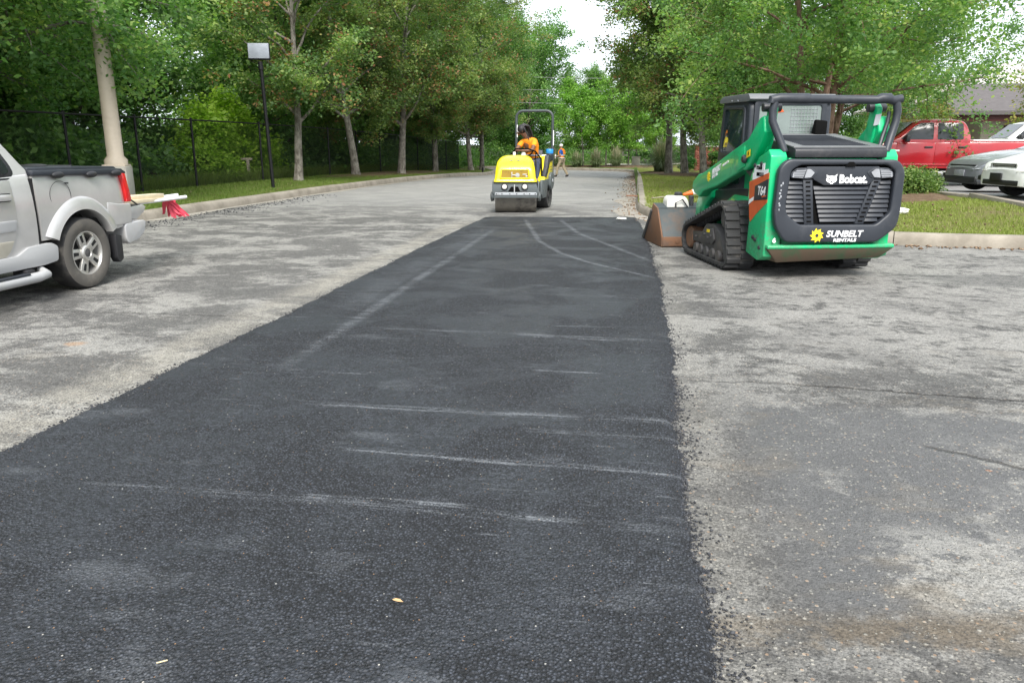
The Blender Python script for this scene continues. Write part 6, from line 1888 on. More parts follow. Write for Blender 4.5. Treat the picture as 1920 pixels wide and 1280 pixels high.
M_TRIM = plain('black_trim', (.016, .016, .018), .5)
M_TAIL = plain('tail_lamp', (.62, .012, .012), .2, spec=.7, coat=.5)
M_CGLASS = plain('car_glass', (.022, .026, .029), .14, spec=.55)
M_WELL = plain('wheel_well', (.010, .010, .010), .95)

def wheel(parent, x, y, r, w, side, rim_r, spokes=5, deep=False):
    """side: +1 outer face toward +x"""
    g = Matrix.Translation((x, y, r)) @ Matrix.Rotation(R(90) * side, 4, 'Y')
    t = bpy.data.objects.new('wheel', None); link(t, parent)
    MB().lathe([(rim_r, -w / 2), (r * .90, -w / 2), (r * .985, -w * .40), (r, -w * .25), (r, w * .25), (r * .985, w * .40), (r * .955, w * .47)], 48, g, cap=False).build('tyre', M_TYRE, t, smooth=30)
    MB().lathe([(r * .955, w * .47), (r * .90, w * .505), (r * .80, w * .515), (rim_r * 1.03, w * .47), (rim_r, w * .42)], 48, g, cap=False).build('sidewall', M_TYREW, t, smooth=60)
    rm = t
    MB().lathe([(rim_r, -w * .4), (rim_r * .97, w * .30), (rim_r * 1.01, w * .43), (rim_r * 1.02, w * .465), (rim_r * .97, w * .46), (rim_r * .92, w * .36), (rim_r * .90, w * .0)], 40, g, cap=False).build('rim', M_RIM, t, smooth=40)
    MB().lathe([(rim_r * .95, w * .05), (0, w * .04)], 32, g).build('brake_disc', M_STEELD, t)
    for k in range(spokes):
        a = 2 * math.pi * k / spokes + .3
        mm = g @ Matrix.Rotation(a, 4, 'Z')
        b = MB()
        w0, w1 = rim_r * .20, rim_r * .26
        pts = [(rim_r * .22, -w0), (rim_r * .94, -w1), (rim_r * .94, w1), (rim_r * .22, w0)]
        b.prism(pts, 'z', w * .26, w * .40)
        b.v = [tuple(mm @ Vector(v)) for v in b.v]
        so = b.build('spoke', M_RIM, rm, bevel=.008)
        b = MB().prism([(rim_r * .52, -w1 * .28), (rim_r * .86, -w1 * .36), (rim_r * .86, w1 * .36), (rim_r * .52, w1 * .28)], 'z', w * .40, w * .403)
        b.v = [tuple(mm @ Vector(v)) for v in b.v]
        b.build('spoke_slot', M_WELL, rm)
    MB().lathe([(rim_r * .36, w * .2), (rim_r * .36, w * .42), (rim_r * .30, w * .47), (rim_r * .22, w * .48), (rim_r * .20, w * .45), (0, w * .45)], 28, g).build('hub_cap', M_RIM, rm, smooth=35)
    MB().lathe([(rim_r * .19, w * .45), (rim_r * .17, w * .465), (0, w * .468)], 20, g).build('hub_badge', M_STEELD, rm)
    return t

def body_loft(name, mat, parent, ys, zlow, zsh, ztop, hw, arches=(), bulge=.03, smooth=42, crown=.02, shoulder=.05):
    ys = sorted(ys)
    st = []
    for y in ys: st.append((y, None))
    for (yc, r, zc) in arches:
        st = [s for s in st if abs(s[0] - yc) > r + .002]
        st += [(yc - r, False), (yc + r, False)]
        for k in range(25):
            a = math.pi * k / 24
            st.append((yc - (r - .0005) * math.cos(a), (zc + r * math.sin(a))))
    st.sort(key=lambda s: s[0])
    secs = []
    for (y, arch) in st:
        zb = zlow(y)
        if arch: zb = max(zb, arch)
        zs = max(zsh(y), zb + .02); zt = max(ztop(y), zs + .005); w = hw(y)
        right = [(0, zb), (w * .55, zb), (w - .03, zb)]
        full = zs - zlow(y)
        for q in (0, .12, .3, .5, .7, .86, 1.0):
            z = zb + (zs - zb) * q
            t = (z - zlow(y)) / max(.05, full)
            right.append((w - bulge * (2 * (t - .45)) ** 2 * (1.0 if t > .45 else .7), z))
        right += [(w - bulge - shoulder * .35, zs + (zt - zs) * .12 + .012), (w - bulge - shoulder, zs + (zt - zs) * .25 + .018), (w * .6, zs + (zt - zs) * .85 + .015), (0, zt + crown)]
        sec = [(x, y, z) for x, z in right] + [(-x, y, z) for x, z in right[::-1][1:-1]]
        secs.append(sec)
    n = len(secs[0])
    vs = [p for s in secs for p in s]; fs = []
    for i in range(len(secs) - 1):
        for k in range(n):
            a = i * n + k; b = i * n + (k + 1) % n
            fs.append((a, a + n, b + n, b))
    fs.append(tuple(range(n))); fs.append(tuple((len(secs) - 1) * n + k for k in range(n))[::-1])
    return MB().add(vs, fs).build(name, mat, parent, smooth=smooth)

def lin(*pts):
    xs = [p[0] for p in pts]; zs = [p[1] for p in pts]
    return lambda y: float(np.interp(y, xs, zs))
def smooth_lin(*pts):
    f = lin(*pts)
    def g(y):
        return sum(f(y + d) for d in (-.06, -.03, 0, .03, .06)) / 5
    return g

def cabin(name, mat, parent, ys, zb, zt, wb, wr, zroof):
    """greenhouse: top height zt(y), base zb(y), half width wb at base, wr at roof"""
    secs = []
    for y in ys:
        b, t = zb(y), max(zt(y), zb(y) + .01)
        q = min(1, (t - b) / max(.05, zroof - b))
        w1 = wb(y) + (wr(y) - wb(y)) * q
        ed = min(.09, (t - b) * .5)
        right = [(0, b - .03), (wb(y), b - .03), (wb(y), b)]
        for k in (.25, .5, .75, 1):
            zz = b + (t - ed - b) * k
            right.append((wb(y) + (wr(y) - wb(y)) * q * (zz - b) / max(.02, t - b), zz))
        right += [(w1 - .02, t - ed * .45), (w1 - .07, t - ed * .12), (w1 * .6, t + .015 * q), (0, t + .025 * q)]
        secs.append([(x, y, z) for x, z in right] + [(-x, y, z) for x, z in right[::-1][1:-1]])
    n = len(secs[0]); vs = [p for s in secs for p in s]; fs = []
    for i in range(len(secs) - 1):
        for k in range(n):
            a = i * n + k; b = i * n + (k + 1) % n
            fs.append((a, a + n, b + n, b))
    fs.append(tuple(range(n))); fs.append(tuple((len(secs) - 1) * n + k for k in range(n))[::-1])
    return MB().add(vs, fs).build(name, mat, parent, smooth=40)

def side_panel(name, poly, side, xf, mat, parent, out=.006, thick=.012, bevel=0.003):
    """flat-ish plate following the side: poly (y,z); xf(y,z) gives half width"""
    n = len(poly)
    vs = [(side * (xf(y, z) + out), y, z) for y, z in poly] + [(side * (xf(y, z) + out - thick), y, z) for y, z in poly]
    fs = [tuple(range(n)), tuple(range(n, 2 * n))[::-1]] + [(i, i + n, (i + 1) % n + n, (i + 1) % n) for i in range(n)]
    return MB().add(vs, fs).build(name, mat, parent, bevel=bevel, smooth=40)

# ------------------------------------------------------------------ silver sport pickup (rear half in view)
SP = thing('silver_pickup', 'silver double cab pickup with black bed cover and lowered tailgate at left', 'pickup truck', (-6.60, 7.30, 0), math.pi)
W = .885
bed_ys = list(np.linspace(-.80, .585, 40))
def bedw(y): return W - .05 * max(0, (-.62 - y) / .18) ** 2 * 1.3
bed = body_loft('bed', M_SILVER, SP, bed_ys, smooth_lin((-.80, .60), (-.55, .57), (.62, .57)), smooth_lin((-.8, 1.155), (-.6, 1.165), (.0, 1.185), (.62, 1.20)),
                smooth_lin((-.8, 1.16), (.62, 1.21)), bedw, [(0, .455, .385)], bulge=.028)
# wide flares over the rear wheels
for sd in (-1, 1):
    secs = []
    for k in range(41):
        a = math.pi * (.125 + .75 * k / 40)
        ca, sa = math.cos(a), math.sin(a)
        if True:
            ext = .10 + .03 * abs(ca) ** 2
            sec = []
            for (rr_, xo) in ((.44, .835), (.44, .908), (.447, .918), (.46, .916), (.49, .914), (.52, .908), (.55, .897), (.58, .880), (.605, .85)):
                z = .385 + rr_ * sa * (1.0 if rr_ < .5 else 1.0)
                z = max(z, .40 if rr_ > .47 and abs(ca) > .95 else -1) if False else z
                sec.append((sd * xo, -rr_ * ca, z))
            secs.append(sec)
    n = len(secs[0]); vs = [p for s in secs for p in s]
    fs = [(i * n + k, i * n + k + 1, (i + 1) * n + k + 1, (i + 1) * n + k) for i in range(len(secs) - 1) for k in range(n - 1)]
    fs += [(0 + k, k + 1, n - 1) for k in range(n - 2)] + [((len(secs) - 1) * n + k + 1, (len(secs) - 1) * n + k, len(secs) * n - 1) for k in range(n - 2)]
    MB().add(vs, fs).build('wheel_flare', M_SILVER, bed, smooth=60)
    # lower rear quarter step down to the bumper
    MB().prism([(-.43, .605), (-.80, .605), (-.815, .835), (-.60, .845), (-.40, .88), (-.40, .70)], 'x', (W - .06) * sd, (W + .005) * sd).build('quarter_panel', M_SILVER, bed, bevel=.02, seg=4)
    # tail lamp wrapping the corner
    MB().prism([(-.70, 1.175), (-.775, 1.17), (-.835, .90), (-.83, .85), (-.755, .85), (-.745, .95), (-.72, 1.08)], 'x', (W - .12) * sd, (W + .004) * sd).build('tail_lamp', M_TAIL, bed, bevel=.012)
    # rail cap with three rope cleats
    MB().prism([(.60, 1.195), (.60, 1.245), (-.72, 1.222), (-.79, 1.185), (-.79, 1.165), (-.40, 1.17)], 'x', (W - .10) * sd, (W + .002) * sd).build('bed_rail', M_PLAST, bed, bevel=.014)
    for y in (.27, -.22, -.62):
        MB().ell(((W + .004) * sd, y, 1.19 - .012 * (y < 0)), (.03, .085, .034), 14, 8).build('rope_cleat', M_TRIM, bed)
MB().prism([(.58, 1.225), (.58, 1.272), (-.02, 1.268), (-.70, 1.248), (-.76, 1.215), (-.70, 1.20)], 'x', -W + .07, W - .07).build('bed_cover', M_PLAST, bed, bevel=.016)
MB().prism([(-.03, 1.265), (-.05, 1.278), (-.07, 1.265)], 'x', -W + .08, W - .08).build('cover_hinge', M_TRIM, bed)
MB().ell((-W + .32, .18, 1.275), (.12, .12, .022), 14, 6).build('cover_latch', M_TRIM, bed)
box('cab_gap_filler', (0, .61, .86), (2 * W - .05, .05, .62), M_WELL, SP)  # black filler added to darken the open gap between cab and bed
# fuel door ring on the left
cy, cz = .265, .985
MB().tube([(-(W - .005), cy + .145 * math.cos(a), cz + .145 * math.sin(a)) for a in np.linspace(0, 2 * math.pi, 36, endpoint=False)], .0026, 5, closed=True).build('fuel_door_gap', M_TRIM, bed)
box('fuel_door_latch', (-(W + .001), cy - .10, cz + .12), (.008, .05, .015), M_TRIM, bed, .003)
# tailgate, lowered
tgp = MB().prism([(-.82, .66), (-.80, .74), (-1.02, .775), (-1.22, .785), (-1.27, .76), (-1.22, .70), (-1.06, .62)], 'x', -W + .12, W - .12).build('tailgate', M_SILVER, SP, bevel=.014)
MB().prism([(-.84, .745), (-1.05, .785), (-1.20, .792), (-1.20, .78), (-1.05, .77)], 'x', -W + .15, W - .15).build('gate_liner', M_TRIM, tgp)
for sd in (-1, 1):
    MB().tube([(sd * (W - .11), -.80, 1.0), (sd * (W - .12), -.95, .88), (sd * (W - .13), -1.12, .79)], .009, 6).build('gate_cable', M_TRIM, tgp)
# rear bumper
MB().prism(edge_round([(-.66, .615), (-1.02, .625), (-1.05, .60), (-1.02, .50), (-.90, .42), (-.70, .38), (-.66, .44)], .05), 'x', -W - .005, W + .005).build('rear_bumper', M_SILVLOW, SP, bevel=.03, seg=3)
for sd in (-1, 1):
    MB().prism(edge_round([(-.44, .52), (-.545, .50), (-.54, .24), (-.47, .20), (-.43, .26)], .02), 'x', (W - .06) * sd, (W + .03) * sd).build('mud_flap', M_TRIM, SP, bevel=.01)
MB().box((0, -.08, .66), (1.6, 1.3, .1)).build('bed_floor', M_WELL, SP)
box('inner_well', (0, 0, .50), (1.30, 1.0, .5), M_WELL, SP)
# cab
cab_ys = list(np.linspace(.635, 4.15, 90))
def cabw(y):
    return W - (.16 * max(0, (y - 3.55) / .6) ** 2)
cb = body_loft('cab_body', M_SILVER, SP, cab_ys, smooth_lin((.63, .50), (.80, .44), (1.0, .42), (3.9, .42), (4.15, .50)),
               smooth_lin((.63, 1.20), (2.3, 1.14), (2.75, 1.10), (3.9, .98), (4.15, .84)), smooth_lin((.63, 1.21), (2.3, 1.16), (2.6, 1.16), (3.9, 1.04), (4.15, .86)), cabw, [(3.2, .44, .375)], bulge=.03)
gh = cabin('greenhouse', M_SILVER, SP, list(np.linspace(.62, 2.75, 60)), lambda y: 1.17,
           smooth_lin((.54, 1.22), (.62, 1.33), (.82, 1.62), (.98, 1.76), (1.2, 1.80), (1.9, 1.80), (2.15, 1.74), (2.75, 1.17)), lambda y: W - .035, lambda y: W - .20, 1.78)
def ghx(y, z): return (W - .035) + (-.165) * max(0, min(1, (z - 1.17) / .61))
for sd in (-1, 1):
    side_panel('window_frame', edge_round([(.775, 1.225), (.79, 1.30), (.89, 1.50), (1.01, 1.64), (1.42, 1.69), (1.42, 1.165), (1.02, 1.165), (.86, 1.165)], .05), sd, ghx, M_TRIM, gh, .004, .014)
    side_panel('rear_door_window', edge_round([(.825, 1.24), (.835, 1.30), (.925, 1.48), (1.04, 1.605), (1.38, 1.655), (1.38, 1.205), (1.03, 1.205), (.90, 1.205)], .05), sd, ghx, M_CGLASS, gh, .008, .012)
    side_panel('front_door_window', edge_round([(1.50, 1.20), (1.50, 1.67), (1.95, 1.68), (2.12, 1.61), (2.50, 1.22)], .04), sd, ghx, M_CGLASS, gh, .006, .012)
    bw = lambda y, z: W - .03 * (2 * ((z - .42) / .78 - .45)) ** 2 * (1.0 if (z - .42) / .78 > .45 else .7)
    dpoly = [(.86, 1.165), (.845, 1.0), (.86, .80), (.90, .62), (.97, .505), (1.02, .47)] + [(1.45, .47), (1.45, .8), (1.45, 1.165)]
    def strip_panel(nm, y0f, y1, z0, z1, mat, out, n=9, par=cb):
        vs = []; fs = []
        for k in range(n):
            z = z0 + (z1 - z0) * k / (n - 1)
            for y in (y0f(z), y1):
                vs.append((sd * (bw(y, z) + out), y, z))
        m = len(vs)
        vs += [(v[0] - sd * .015, v[1], v[2]) for v in vs]
        for k in range(n - 1):
            fs += [(2 * k, 2 * k + 1, 2 * k + 3, 2 * k + 2), (m + 2 * k, m + 2 * k + 2, m + 2 * k + 3, m + 2 * k + 1), (2 * k, 2 * k + 2, m + 2 * k + 2, m + 2 * k), (2 * k + 1, m + 2 * k + 1, m + 2 * k + 3, 2 * k + 3)]
        fs += [(0, m, m + 1, 1), (2 * n - 2, 2 * n - 1, m + 2 * n - 1, m + 2 * n - 2)]
        return MB().add(vs, fs).build(nm, mat, par, bevel=.003, smooth=50)
    ed = lin((.46, 1.06), (.52, .985), (.62, .925), (.80, .88), (1.0, .868), (1.17, .872))
    dr = strip_panel('rear_door', ed, 1.47, .475, 1.165, M_SILVER, .007)
    strip_panel('door_cladding', lambda z: ed(z) + .025, 1.46, .475, .615, plain('dusty_silver', (.43, .40, .33), .5, dirt=.3, dirtcol=(.3, .26, .2), scale=2), .012, 6, dr)
    strip_panel('door_moulding', lambda z: ed(z) + .02, 1.46, .70, .80, M_SILVLOW, .020, 5, dr)
    strip_panel('front_door', lambda z: 1.50, 2.42, .475, 1.165, M_SILVER, .007)
    hb = MB().prism(edge_round([(.93, .985), (.93, 1.04), (1.12, 1.045), (1.14, 1.0), (1.10, .985)], .015), 'x', (W - .01) * sd, (W + .035) * sd).build('door_handle', M_SILVER, dr, bevel=.01)
    MB().prism([(.92, .975), (.92, 1.05), (1.15, 1.052), (1.15, .975)], 'x', (W - .01) * sd, (W + .012) * sd).build('handle_recess', M_TRIM, dr, bevel=.004)
    # rocker and step bar
    MB().prism(edge_round([(.50, .545), (.42, .50), (.44, .36), (.62, .34), (2.70, .34), (2.70, .47), (.95, .47), (.80, .535)], .03), 'x', (W - .10) * sd, (W + .018) * sd).build('rocker_panel', M_SILVLOW, SP, bevel=.02)
    sb = MB().tube([(sd * (W - .02), .66, .30), (sd * (W + .075), .70, .265), (sd * (W + .085), .82, .255), (sd * (W + .085), 2.4, .255), (sd * (W + .02), 2.6, .28)], [.035, .045, .048, .048, .04], 12).build('step_bar', M_SILVLOW, SP)
    MB().box((sd * (W + .085), 1.6, .302), (.075, 1.3, .014)).build('step_tread', M_PLAST, sb)
    box('step_bracket', (sd * (W - .03), .86, .30), (.16, .10, .06), M_TRIM, SP, .01)
    wheel(SP, sd * (W - .11), 0, .373, .25, sd, .225)
    wheel(SP, sd * (W - .11), 3.2, .373, .25, sd, .225)
    MB().ell((sd * (W + .13), 2.30, 1.20), (.09, .06, .09), 12, 8).build('side_mirror', M_TRIM, SP)
    MB().box((sd * .62, 4.12, .80), (.36, .12, .18)).build('headlight', M_LENS, cb, bevel=.03)
secs = [(-.62, 2.70, 1.22), (.62, 2.70, 1.22), (.55, 2.22, 1.64), (-.55, 2.22, 1.64)]
MB().add([(a, b + .012, c + .012) for a, b, c in secs], [(0, 1, 2, 3)]).build('windshield', M_CGLASS, gh)
MB().add([(-.60, .80, 1.45), (.60, .80, 1.45), (.55, .99, 1.655), (-.55, .99, 1.655)][::-1], [(0, 1, 2, 3)]).build('rear_window', M_CGLASS, gh)
MB().box((0, 4.17, .62), (1.5, .12, .28)).build('front_bumper', M_SILVLOW, SP, bevel=.04)
MB().box((0, 4.16, .86), (.8, .06, .16)).build('front_grille', M_TRIM, SP, bevel=.02)
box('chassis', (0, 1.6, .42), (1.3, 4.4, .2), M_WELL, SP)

# load on the tailgate
for i, (x, dy, z, ln, rz, lab) in enumerate([(-6.03, 8.42, .815, 1.75, .03, 'upper pale lumber board sticking out over the silver pickup tailgate'), (-6.08, 8.40, .862, 1.62, -.01, 'topmost pale lumber board on the stack behind the silver pickup'),
                                             (-6.20, 8.36, .815, 1.7, .0, 'pale lumber board on the far side of the stack on the tailgate')]):
    b = box('lumber_board', (0, 0, 0), (.14, ln, .045), plain('pine_lumber', (.68, .58, .40), .7), None, .003)
    b.location = (x, dy, z); b.rotation_euler = (R(-1.0), 0, rz)
    tag(b, lab, 'lumber', 'boards on the silver pickup')
for i, (x, y, z, lab) in enumerate([(-6.00, 8.92, .79, 'white plastic pipe end sticking out lowest beside the red ribbons'), (-6.05, 8.86, .815, 'white plastic pipe lying just above the red ribbons')]):
    b = MB().lathe([(.012, -.7), (.022, -.7), (.022, .68), (.014, .68), (.014, .4)], 14, Matrix.Rotation(R(-90), 4, 'X')).build('plastic_pipe', M_WHITE, None)
    b.location = (x, y, z); b.rotation_euler = (R(1.0), 0, R(-5 + 3 * i)); tag(b, lab, 'pipe', 'pipes on the silver pickup')
fl = thing('red_flagging', 'bunch of red flag ribbons hanging from the pipes behind the silver pickup', 'flag', (-6.02, 9.40, .77))
M_RIB = plain('red_ribbon', (.66, .06, .10), .6)
rg = np.random.default_rng(6)
for k in range(24):
    dx, dy = rg.uniform(-.06, .15), rg.uniform(-.04, .20)
    pts = [(rg.uniform(-.10, .02), rg.uniform(-.02, .10) - .05, .0)]
    pts.append((pts[0][0] + dx * .4, pts[0][1] + dy * .4, -.07)); pts.append((pts[0][0] + dx * .8, pts[0][1] + dy * .8, -.15)); pts.append((pts[0][0] + dx * 1.1, pts[0][1] + dy, -.17 - .06 * rg.random()))
    vs = []; fs = []
    wv = rg.uniform(.008, .017)
    for i, p in enumerate(pts):
        tw2 = rg.uniform(-.012, .012)
        vs += [(p[0] - wv, p[1] - wv * .6 + tw2, p[2]), (p[0] + wv, p[1] + wv * .6 - tw2, p[2] + tw2)]
    for i in range(len(pts) - 1): fs.append((2 * i, 2 * i + 1, 2 * i + 3, 2 * i + 2))
    vs += [(a, b + .003, c) for a, b, c in vs]; m = len(vs) // 2
    fs += [tuple(q + m for q in f[::-1]) for f in fs]
    MB().add(vs, fs).build('ribbon', M_RIB, fl, smooth=60, merge=False)

# ------------------------------------------------------------------ full size pickups beyond the island
def big_pickup(name, paint, label, loc, rz):
    t = thing(name, label, 'pickup truck', loc, rz)
    Wb = .97
    zb = .0
    lo = body_loft('body', paint, t, list(np.linspace(-1.35, 4.45, 110)), smooth_lin((-1.35, .70), (-.9, .62), (.7, .52), (3.2, .52), (4.45, .62)),
                   smooth_lin((-1.35, 1.27), (.95, 1.28), (.99, 1.28), (3.1, 1.24), (4.2, 1.12), (4.45, .95)),
                   smooth_lin((-1.35, 1.275), (3.1, 1.30), (4.1, 1.18), (4.45, 1.0)), lambda y: Wb - .10 * max(0, (y - 3.9) / .55) ** 2, [(0, .50, .40), (3.6, .50, .40)], bulge=.04)
    g = cabin('cab', paint, t, list(np.linspace(.98, 3.05, 60)), lambda y: 1.28, smooth_lin((.94, 1.32), (1.0, 1.62), (1.12, 1.84), (1.4, 1.90), (2.2, 1.90), (2.45, 1.84), (3.08, 1.30)), lambda y: Wb - .03, lambda y: Wb - .19, 1.9)
    gx_ = lambda y, z: Wb - .03 - .16 * max(0, min(1, (z - 1.28) / .62))
    box('bed_cover', (0, -.22, 1.30), (1.72, 2.2, .06), M_WHITE if paint is M_REDP else M_TRIM, lo, .02)
    for sd in (-1, 1):
        side_panel('rear_window', edge_round([(1.16, 1.33), (1.18, 1.76), (1.24, 1.80), (1.86, 1.81), (1.86, 1.33)], .04), sd, gx_, M_CGLASS, g)
        side_panel('front_window', edge_round([(1.97, 1.33), (1.97, 1.81), (2.32, 1.80), (2.50, 1.70), (2.86, 1.34)], .04), sd, gx_, M_CGLASS, g)
        bx = lambda y, z: Wb - .04 * (2 * ((z - .52) / .76 - .45)) ** 2 * (1.0 if (z - .52) / .76 > .45 else .7)
        for nm, y0, y1 in (('rear_door', 1.02, 1.90), ('front_door', 1.925, 2.95)):
            vs = []; fs = []; n = 10
            y0_ = y0
            for k in range(n):
                z = .60 + (1.265 - .60) * k / (n - 1)
                for y in (y0_, y1): vs.append((sd * (bx(y, z) + .008), y, z))
            m = len(vs); vs += [(v[0] - sd * .02, v[1], v[2]) for v in vs]
            for k in range(n - 1):
                fs += [(2 * k, 2 * k + 1, 2 * k + 3, 2 * k + 2), (2 * k, 2 * k + 2, m + 2 * k + 2, m + 2 * k), (2 * k + 1, m + 2 * k + 1, m + 2 * k + 3, 2 * k + 3)]
            fs += [(0, m, m + 1, 1), (2 * n - 2, 2 * n - 1, m + 2 * n - 1, m + 2 * n - 2)]
            d = MB().add(vs, fs).build(nm, paint, lo, bevel=.004, smooth=50)
            MB().box((sd * (Wb + .012), y0 + .16, 1.12), (.04, .22, .045)).build('handle', M_TRIM, d, bevel=.012)
        MB().prism([(1.0, 1.30), (1.0, 1.27), (-1.32, 1.27), (-1.32, 1.295)], 'x', (Wb - .12) * sd, (Wb - .03) * sd).build('bed_rail', M_TRIM if paint is not M_REDP else paint, lo, bevel=.006)
        mi = MB().box((sd * (Wb + .10), 2.72, 1.36), (.22, .12, .20)).build('side_mirror', M_TRIM, t, bevel=.04)
        MB().box((sd * (Wb - .02), 2.0, .40), (.10, 1.9, .05)).build('side_step', M_SILVLOW, t, bevel=.015)
        MB().prism([(.80, .60), (2.95, .60), (2.95, .64), (.80, .64)], 'x', (Wb - .02) * sd, (Wb + .014) * sd).build('body_moulding', paint, lo, bevel=.006)
        wheel(t, sd * (Wb - .13), 0, .40, .27, sd, .25)
        wheel(t, sd * (Wb - .13), 3.6, .40, .27, sd, .25)
        MB().box((sd * .70, 4.42, .92), (.40, .14, .26)).build('headlight', M_LENS, lo, bevel=.04)
        MB().box((sd * (Wb - .05), -1.33, 1.05), (.08, .08, .38)).build('tail_lamp', M_TAIL, lo, bevel=.015)
    box('front_badge', (-(Wb + .004), 3.02, 1.02), (.02, .30, .05), M_WHITE, lo, .006)
    MB().add([(-.70, 3.02, 1.34), (.70, 3.02, 1.34), (.62, 2.47, 1.83), (-.62, 2.47, 1.83)], [(0, 1, 2, 3)]).build('windshield', M_CGLASS, g, loc=(0, .02, .015))
    MB().box((0, 4.50, .62), (1.8, .16, .30)).build('front_bumper', M_SILV, t, bevel=.05)
    MB().box((0, 4.47, .93), (.9, .06, .34)).build('front_grille', M_TRIM, t, bevel=.03)
    MB().box((0, -1.42, .68), (1.8, .16, .2)).build('rear_bumper', M_SILV, t, bevel=.04)
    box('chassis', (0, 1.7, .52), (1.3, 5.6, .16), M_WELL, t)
    return t
big_pickup('red_pickup', M_REDP, 'red crew cab pickup parked side on beyond the grass island', (10.45, 25.6, zi(9, 25) + .04), R(90 - 1))
big_pickup('white_pickup', M_WHITEP, 'white crew cab pickup farthest back behind the red pickup bed', (16.1, 31.6, zi(16, 31) + .10), R(90 - 1))

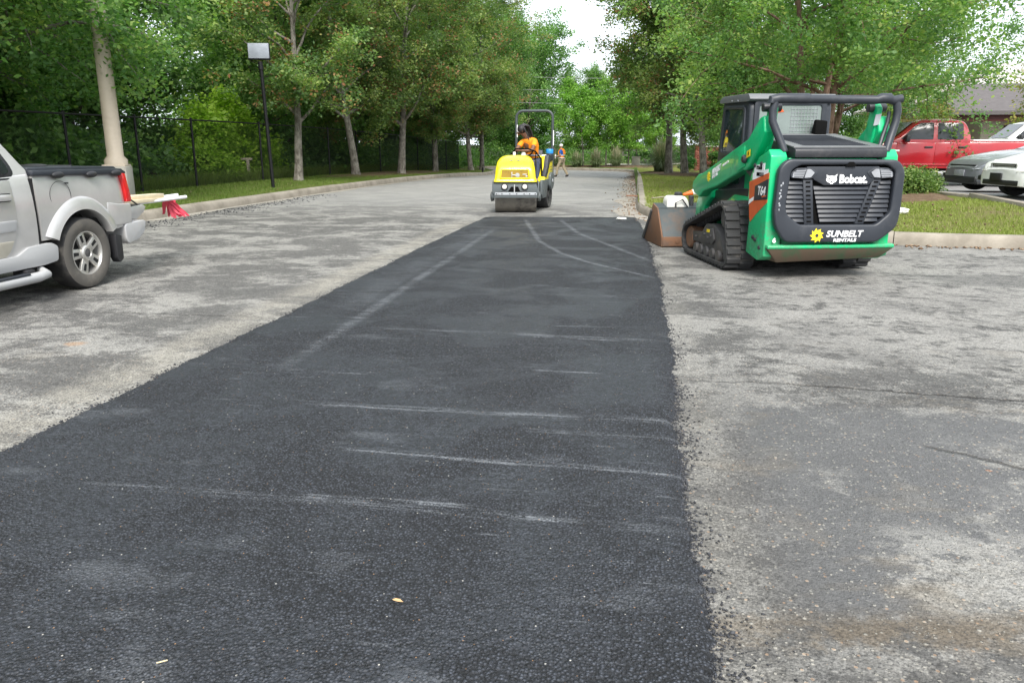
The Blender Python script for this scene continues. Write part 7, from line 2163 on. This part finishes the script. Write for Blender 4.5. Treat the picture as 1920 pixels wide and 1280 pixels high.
def sedan(name, paint, label, loc, rz, slim=False):
    t = thing(name, label, 'car', loc, rz)
    Wb = .90
    hz = (.80, .90) if not slim else (.76, .88)
    lo = body_loft('body', paint, t, list(np.linspace(-1.0, 3.62, 110)), smooth_lin((-1.0, .35), (.4, .26), (3.2, .24), (3.5, .22), (3.62, .26)),
                   smooth_lin((-1.0, .90), (.6, .90), (1.9, .87), (2.6, .81), (3.2, hz[0] - .09), (3.5, .62), (3.62, .48)),
                   smooth_lin((-1.0, .94), (.6, .95), (1.5, .95), (1.9, .93), (2.6, .87), (3.1, hz[0] - .02), (3.48, .68), (3.62, .50)),
                   lambda y: Wb - .26 * max(0, (y - 2.85) / .77) ** 2.2 - .10 * max(0, (y - 3.5) / .12) ** 2 - .12 * max(0, (-.5 - y) / .5) ** 2, [(0, .35, .31), (2.75, .35, .31)], bulge=.05)
    g = cabin('cabin', paint, t, list(np.linspace(-.90, 1.90, 60)), lambda y: .90, smooth_lin((-.95, .93), (-.45, 1.20), (.05, 1.38), (.55, 1.41), (.95, 1.36), (1.90, .93)), lambda y: Wb - .06, lambda y: Wb - .27, 1.38)
    gx_ = lambda y, z: Wb - .06 - .21 * max(0, min(1, (z - .90) / .48))
    for sd in (-1, 1):
        side_panel('front_window', edge_round([(.37, .96), (.39, 1.32), (.80, 1.31), (1.45, .98)], .03), sd, gx_, M_CGLASS, g)
        side_panel('rear_window', edge_round([(-.50, .98), (-.25, 1.20), (.05, 1.30), (.31, 1.32), (.29, .96)], .03), sd, gx_, M_CGLASS, g)
        wheel(t, sd * (Wb - .11), 0, .32, .21, sd, .21, 7)
        wheel(t, sd * (Wb - .11), 2.75, .32, .21, sd, .21, 7)
        MB().ell((sd * (Wb + .07), 1.27, .97), (.10, .06, .07), 12, 8).build('side_mirror', paint, t)
        # headlamp: wedge wrapping the front corner
        hl = [(.42, 3.62, .50), (.60, 3.58, .515), (.785, 3.36, .575), (.875, 3.06, .665), (.86, 2.98, .715), (.74, 3.24, .70), (.46, 3.54, .60)]
        vs = [(sd * x, y + .02, z) for x, y, z in hl] + [(sd * (x - .06), y - .08, z) for x, y, z in hl]
        n = 7
        fs = [tuple(range(n)), tuple(range(n, 2 * n))[::-1]] + [(i, i + n, (i + 1) % n + n, (i + 1) % n) for i in range(n)]
        h = MB().add(vs, fs).build('headlight', M_LENS if not slim else plain('clear_lamp', (.58, .56, .52), .12, spec=.8), lo, bevel=.012, smooth=50)
        MB().box((sd * .60, 3.52, .36), (.26, .12, .09)).build('fog_lamp_recess', M_TRIM, lo, bevel=.02)
    wsh = [(-.66, 1.81, .98), (.66, 1.81, .98), (.58, 1.01, 1.35), (-.58, 1.01, 1.35)]
    MB().add([(a, b + .015, c + .02) for a, b, c in wsh], [(0, 1, 2, 3)]).build('windshield', M_CGLASS, g)
    if slim:      # older white saloon: chrome barred grille, plate holder, lower intake
        gr = MB().prism(edge_round([(-.30, .50), (.30, .50), (.34, .63), (-.34, .63)], .03), 'y', 3.50, 3.575).build('grille', M_TRIM, lo, bevel=.012)
        for k in range(4):
            box('grille_bar', (0, 3.582, .525 + k * .030), (.58, .014, .012), M_SILV, gr)
        MB().frame(edge_round([(-.34, .485), (.34, .485), (.38, .65), (-.38, .65)], .03), edge_round([(-.30, .50), (.30, .50), (.34, .635), (-.34, .635)], .03), 'y', 3.50, 3.59).build('grille_surround', M_SILV, gr, bevel=.008)
        box('plate_holder', (.10, 3.645, .40), (.32, .03, .14), M_TRIM, lo, .01)
        box('lower_intake', (0, 3.60, .30), (1.0, .06, .10), M_TRIM, lo, .02)
    else:
        gr = MB().prism(edge_round([(-.40, .50), (.40, .50), (.48, .60), (-.48, .60)], .03), 'y', 3.45, 3.585).build('grille', M_TRIM, lo, bevel=.012)
        box('number_plate', (0, 3.64, .42), (.36, .02, .13), M_LENS, lo, .006)
        box('lower_intake', (0, 3.60, .29), (1.15, .08, .13), M_TRIM, lo, .03)
        box('front_lip', (0, 3.58, .215), (1.4, .14, .04), M_TRIM, lo, .012)
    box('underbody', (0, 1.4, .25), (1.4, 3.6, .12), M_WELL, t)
    return t
sedan('grey_sedan', M_GREYP2, 'slate grey sedan parked nose out between the red pickup and the white sedan', (10.6, 19.4, zi(9, 19) + .04), R(101))
sedan('white_sedan', M_WHITEP, 'white sedan nearest on the right edge with barred chrome grille', (10.28, 16.75, zi(9, 16.3) + .04), R(102), True)

# ------------------------------------------------------------------ at most thing > part > sub-part
def _chain(o):
    n = 1
    while o.parent: o = o.parent; n += 1
    return n
_again = True
while _again:
    _again = False
    for o in list(bpy.data.objects):
        if o.parent and o.parent.parent and o.parent.parent.parent:
            p = o.parent
            m = (Matrix.Translation(p.location) @ p.rotation_euler.to_matrix().to_4x4() @ Matrix.Diagonal((*p.scale, 1)) if p.rotation_mode != 'QUATERNION' else p.matrix_basis) @ \
                (Matrix.Translation(o.location) @ o.rotation_euler.to_matrix().to_4x4() @ Matrix.Diagonal((*o.scale, 1)))
            o.parent = p.parent
            o.matrix_basis = m
            _again = True
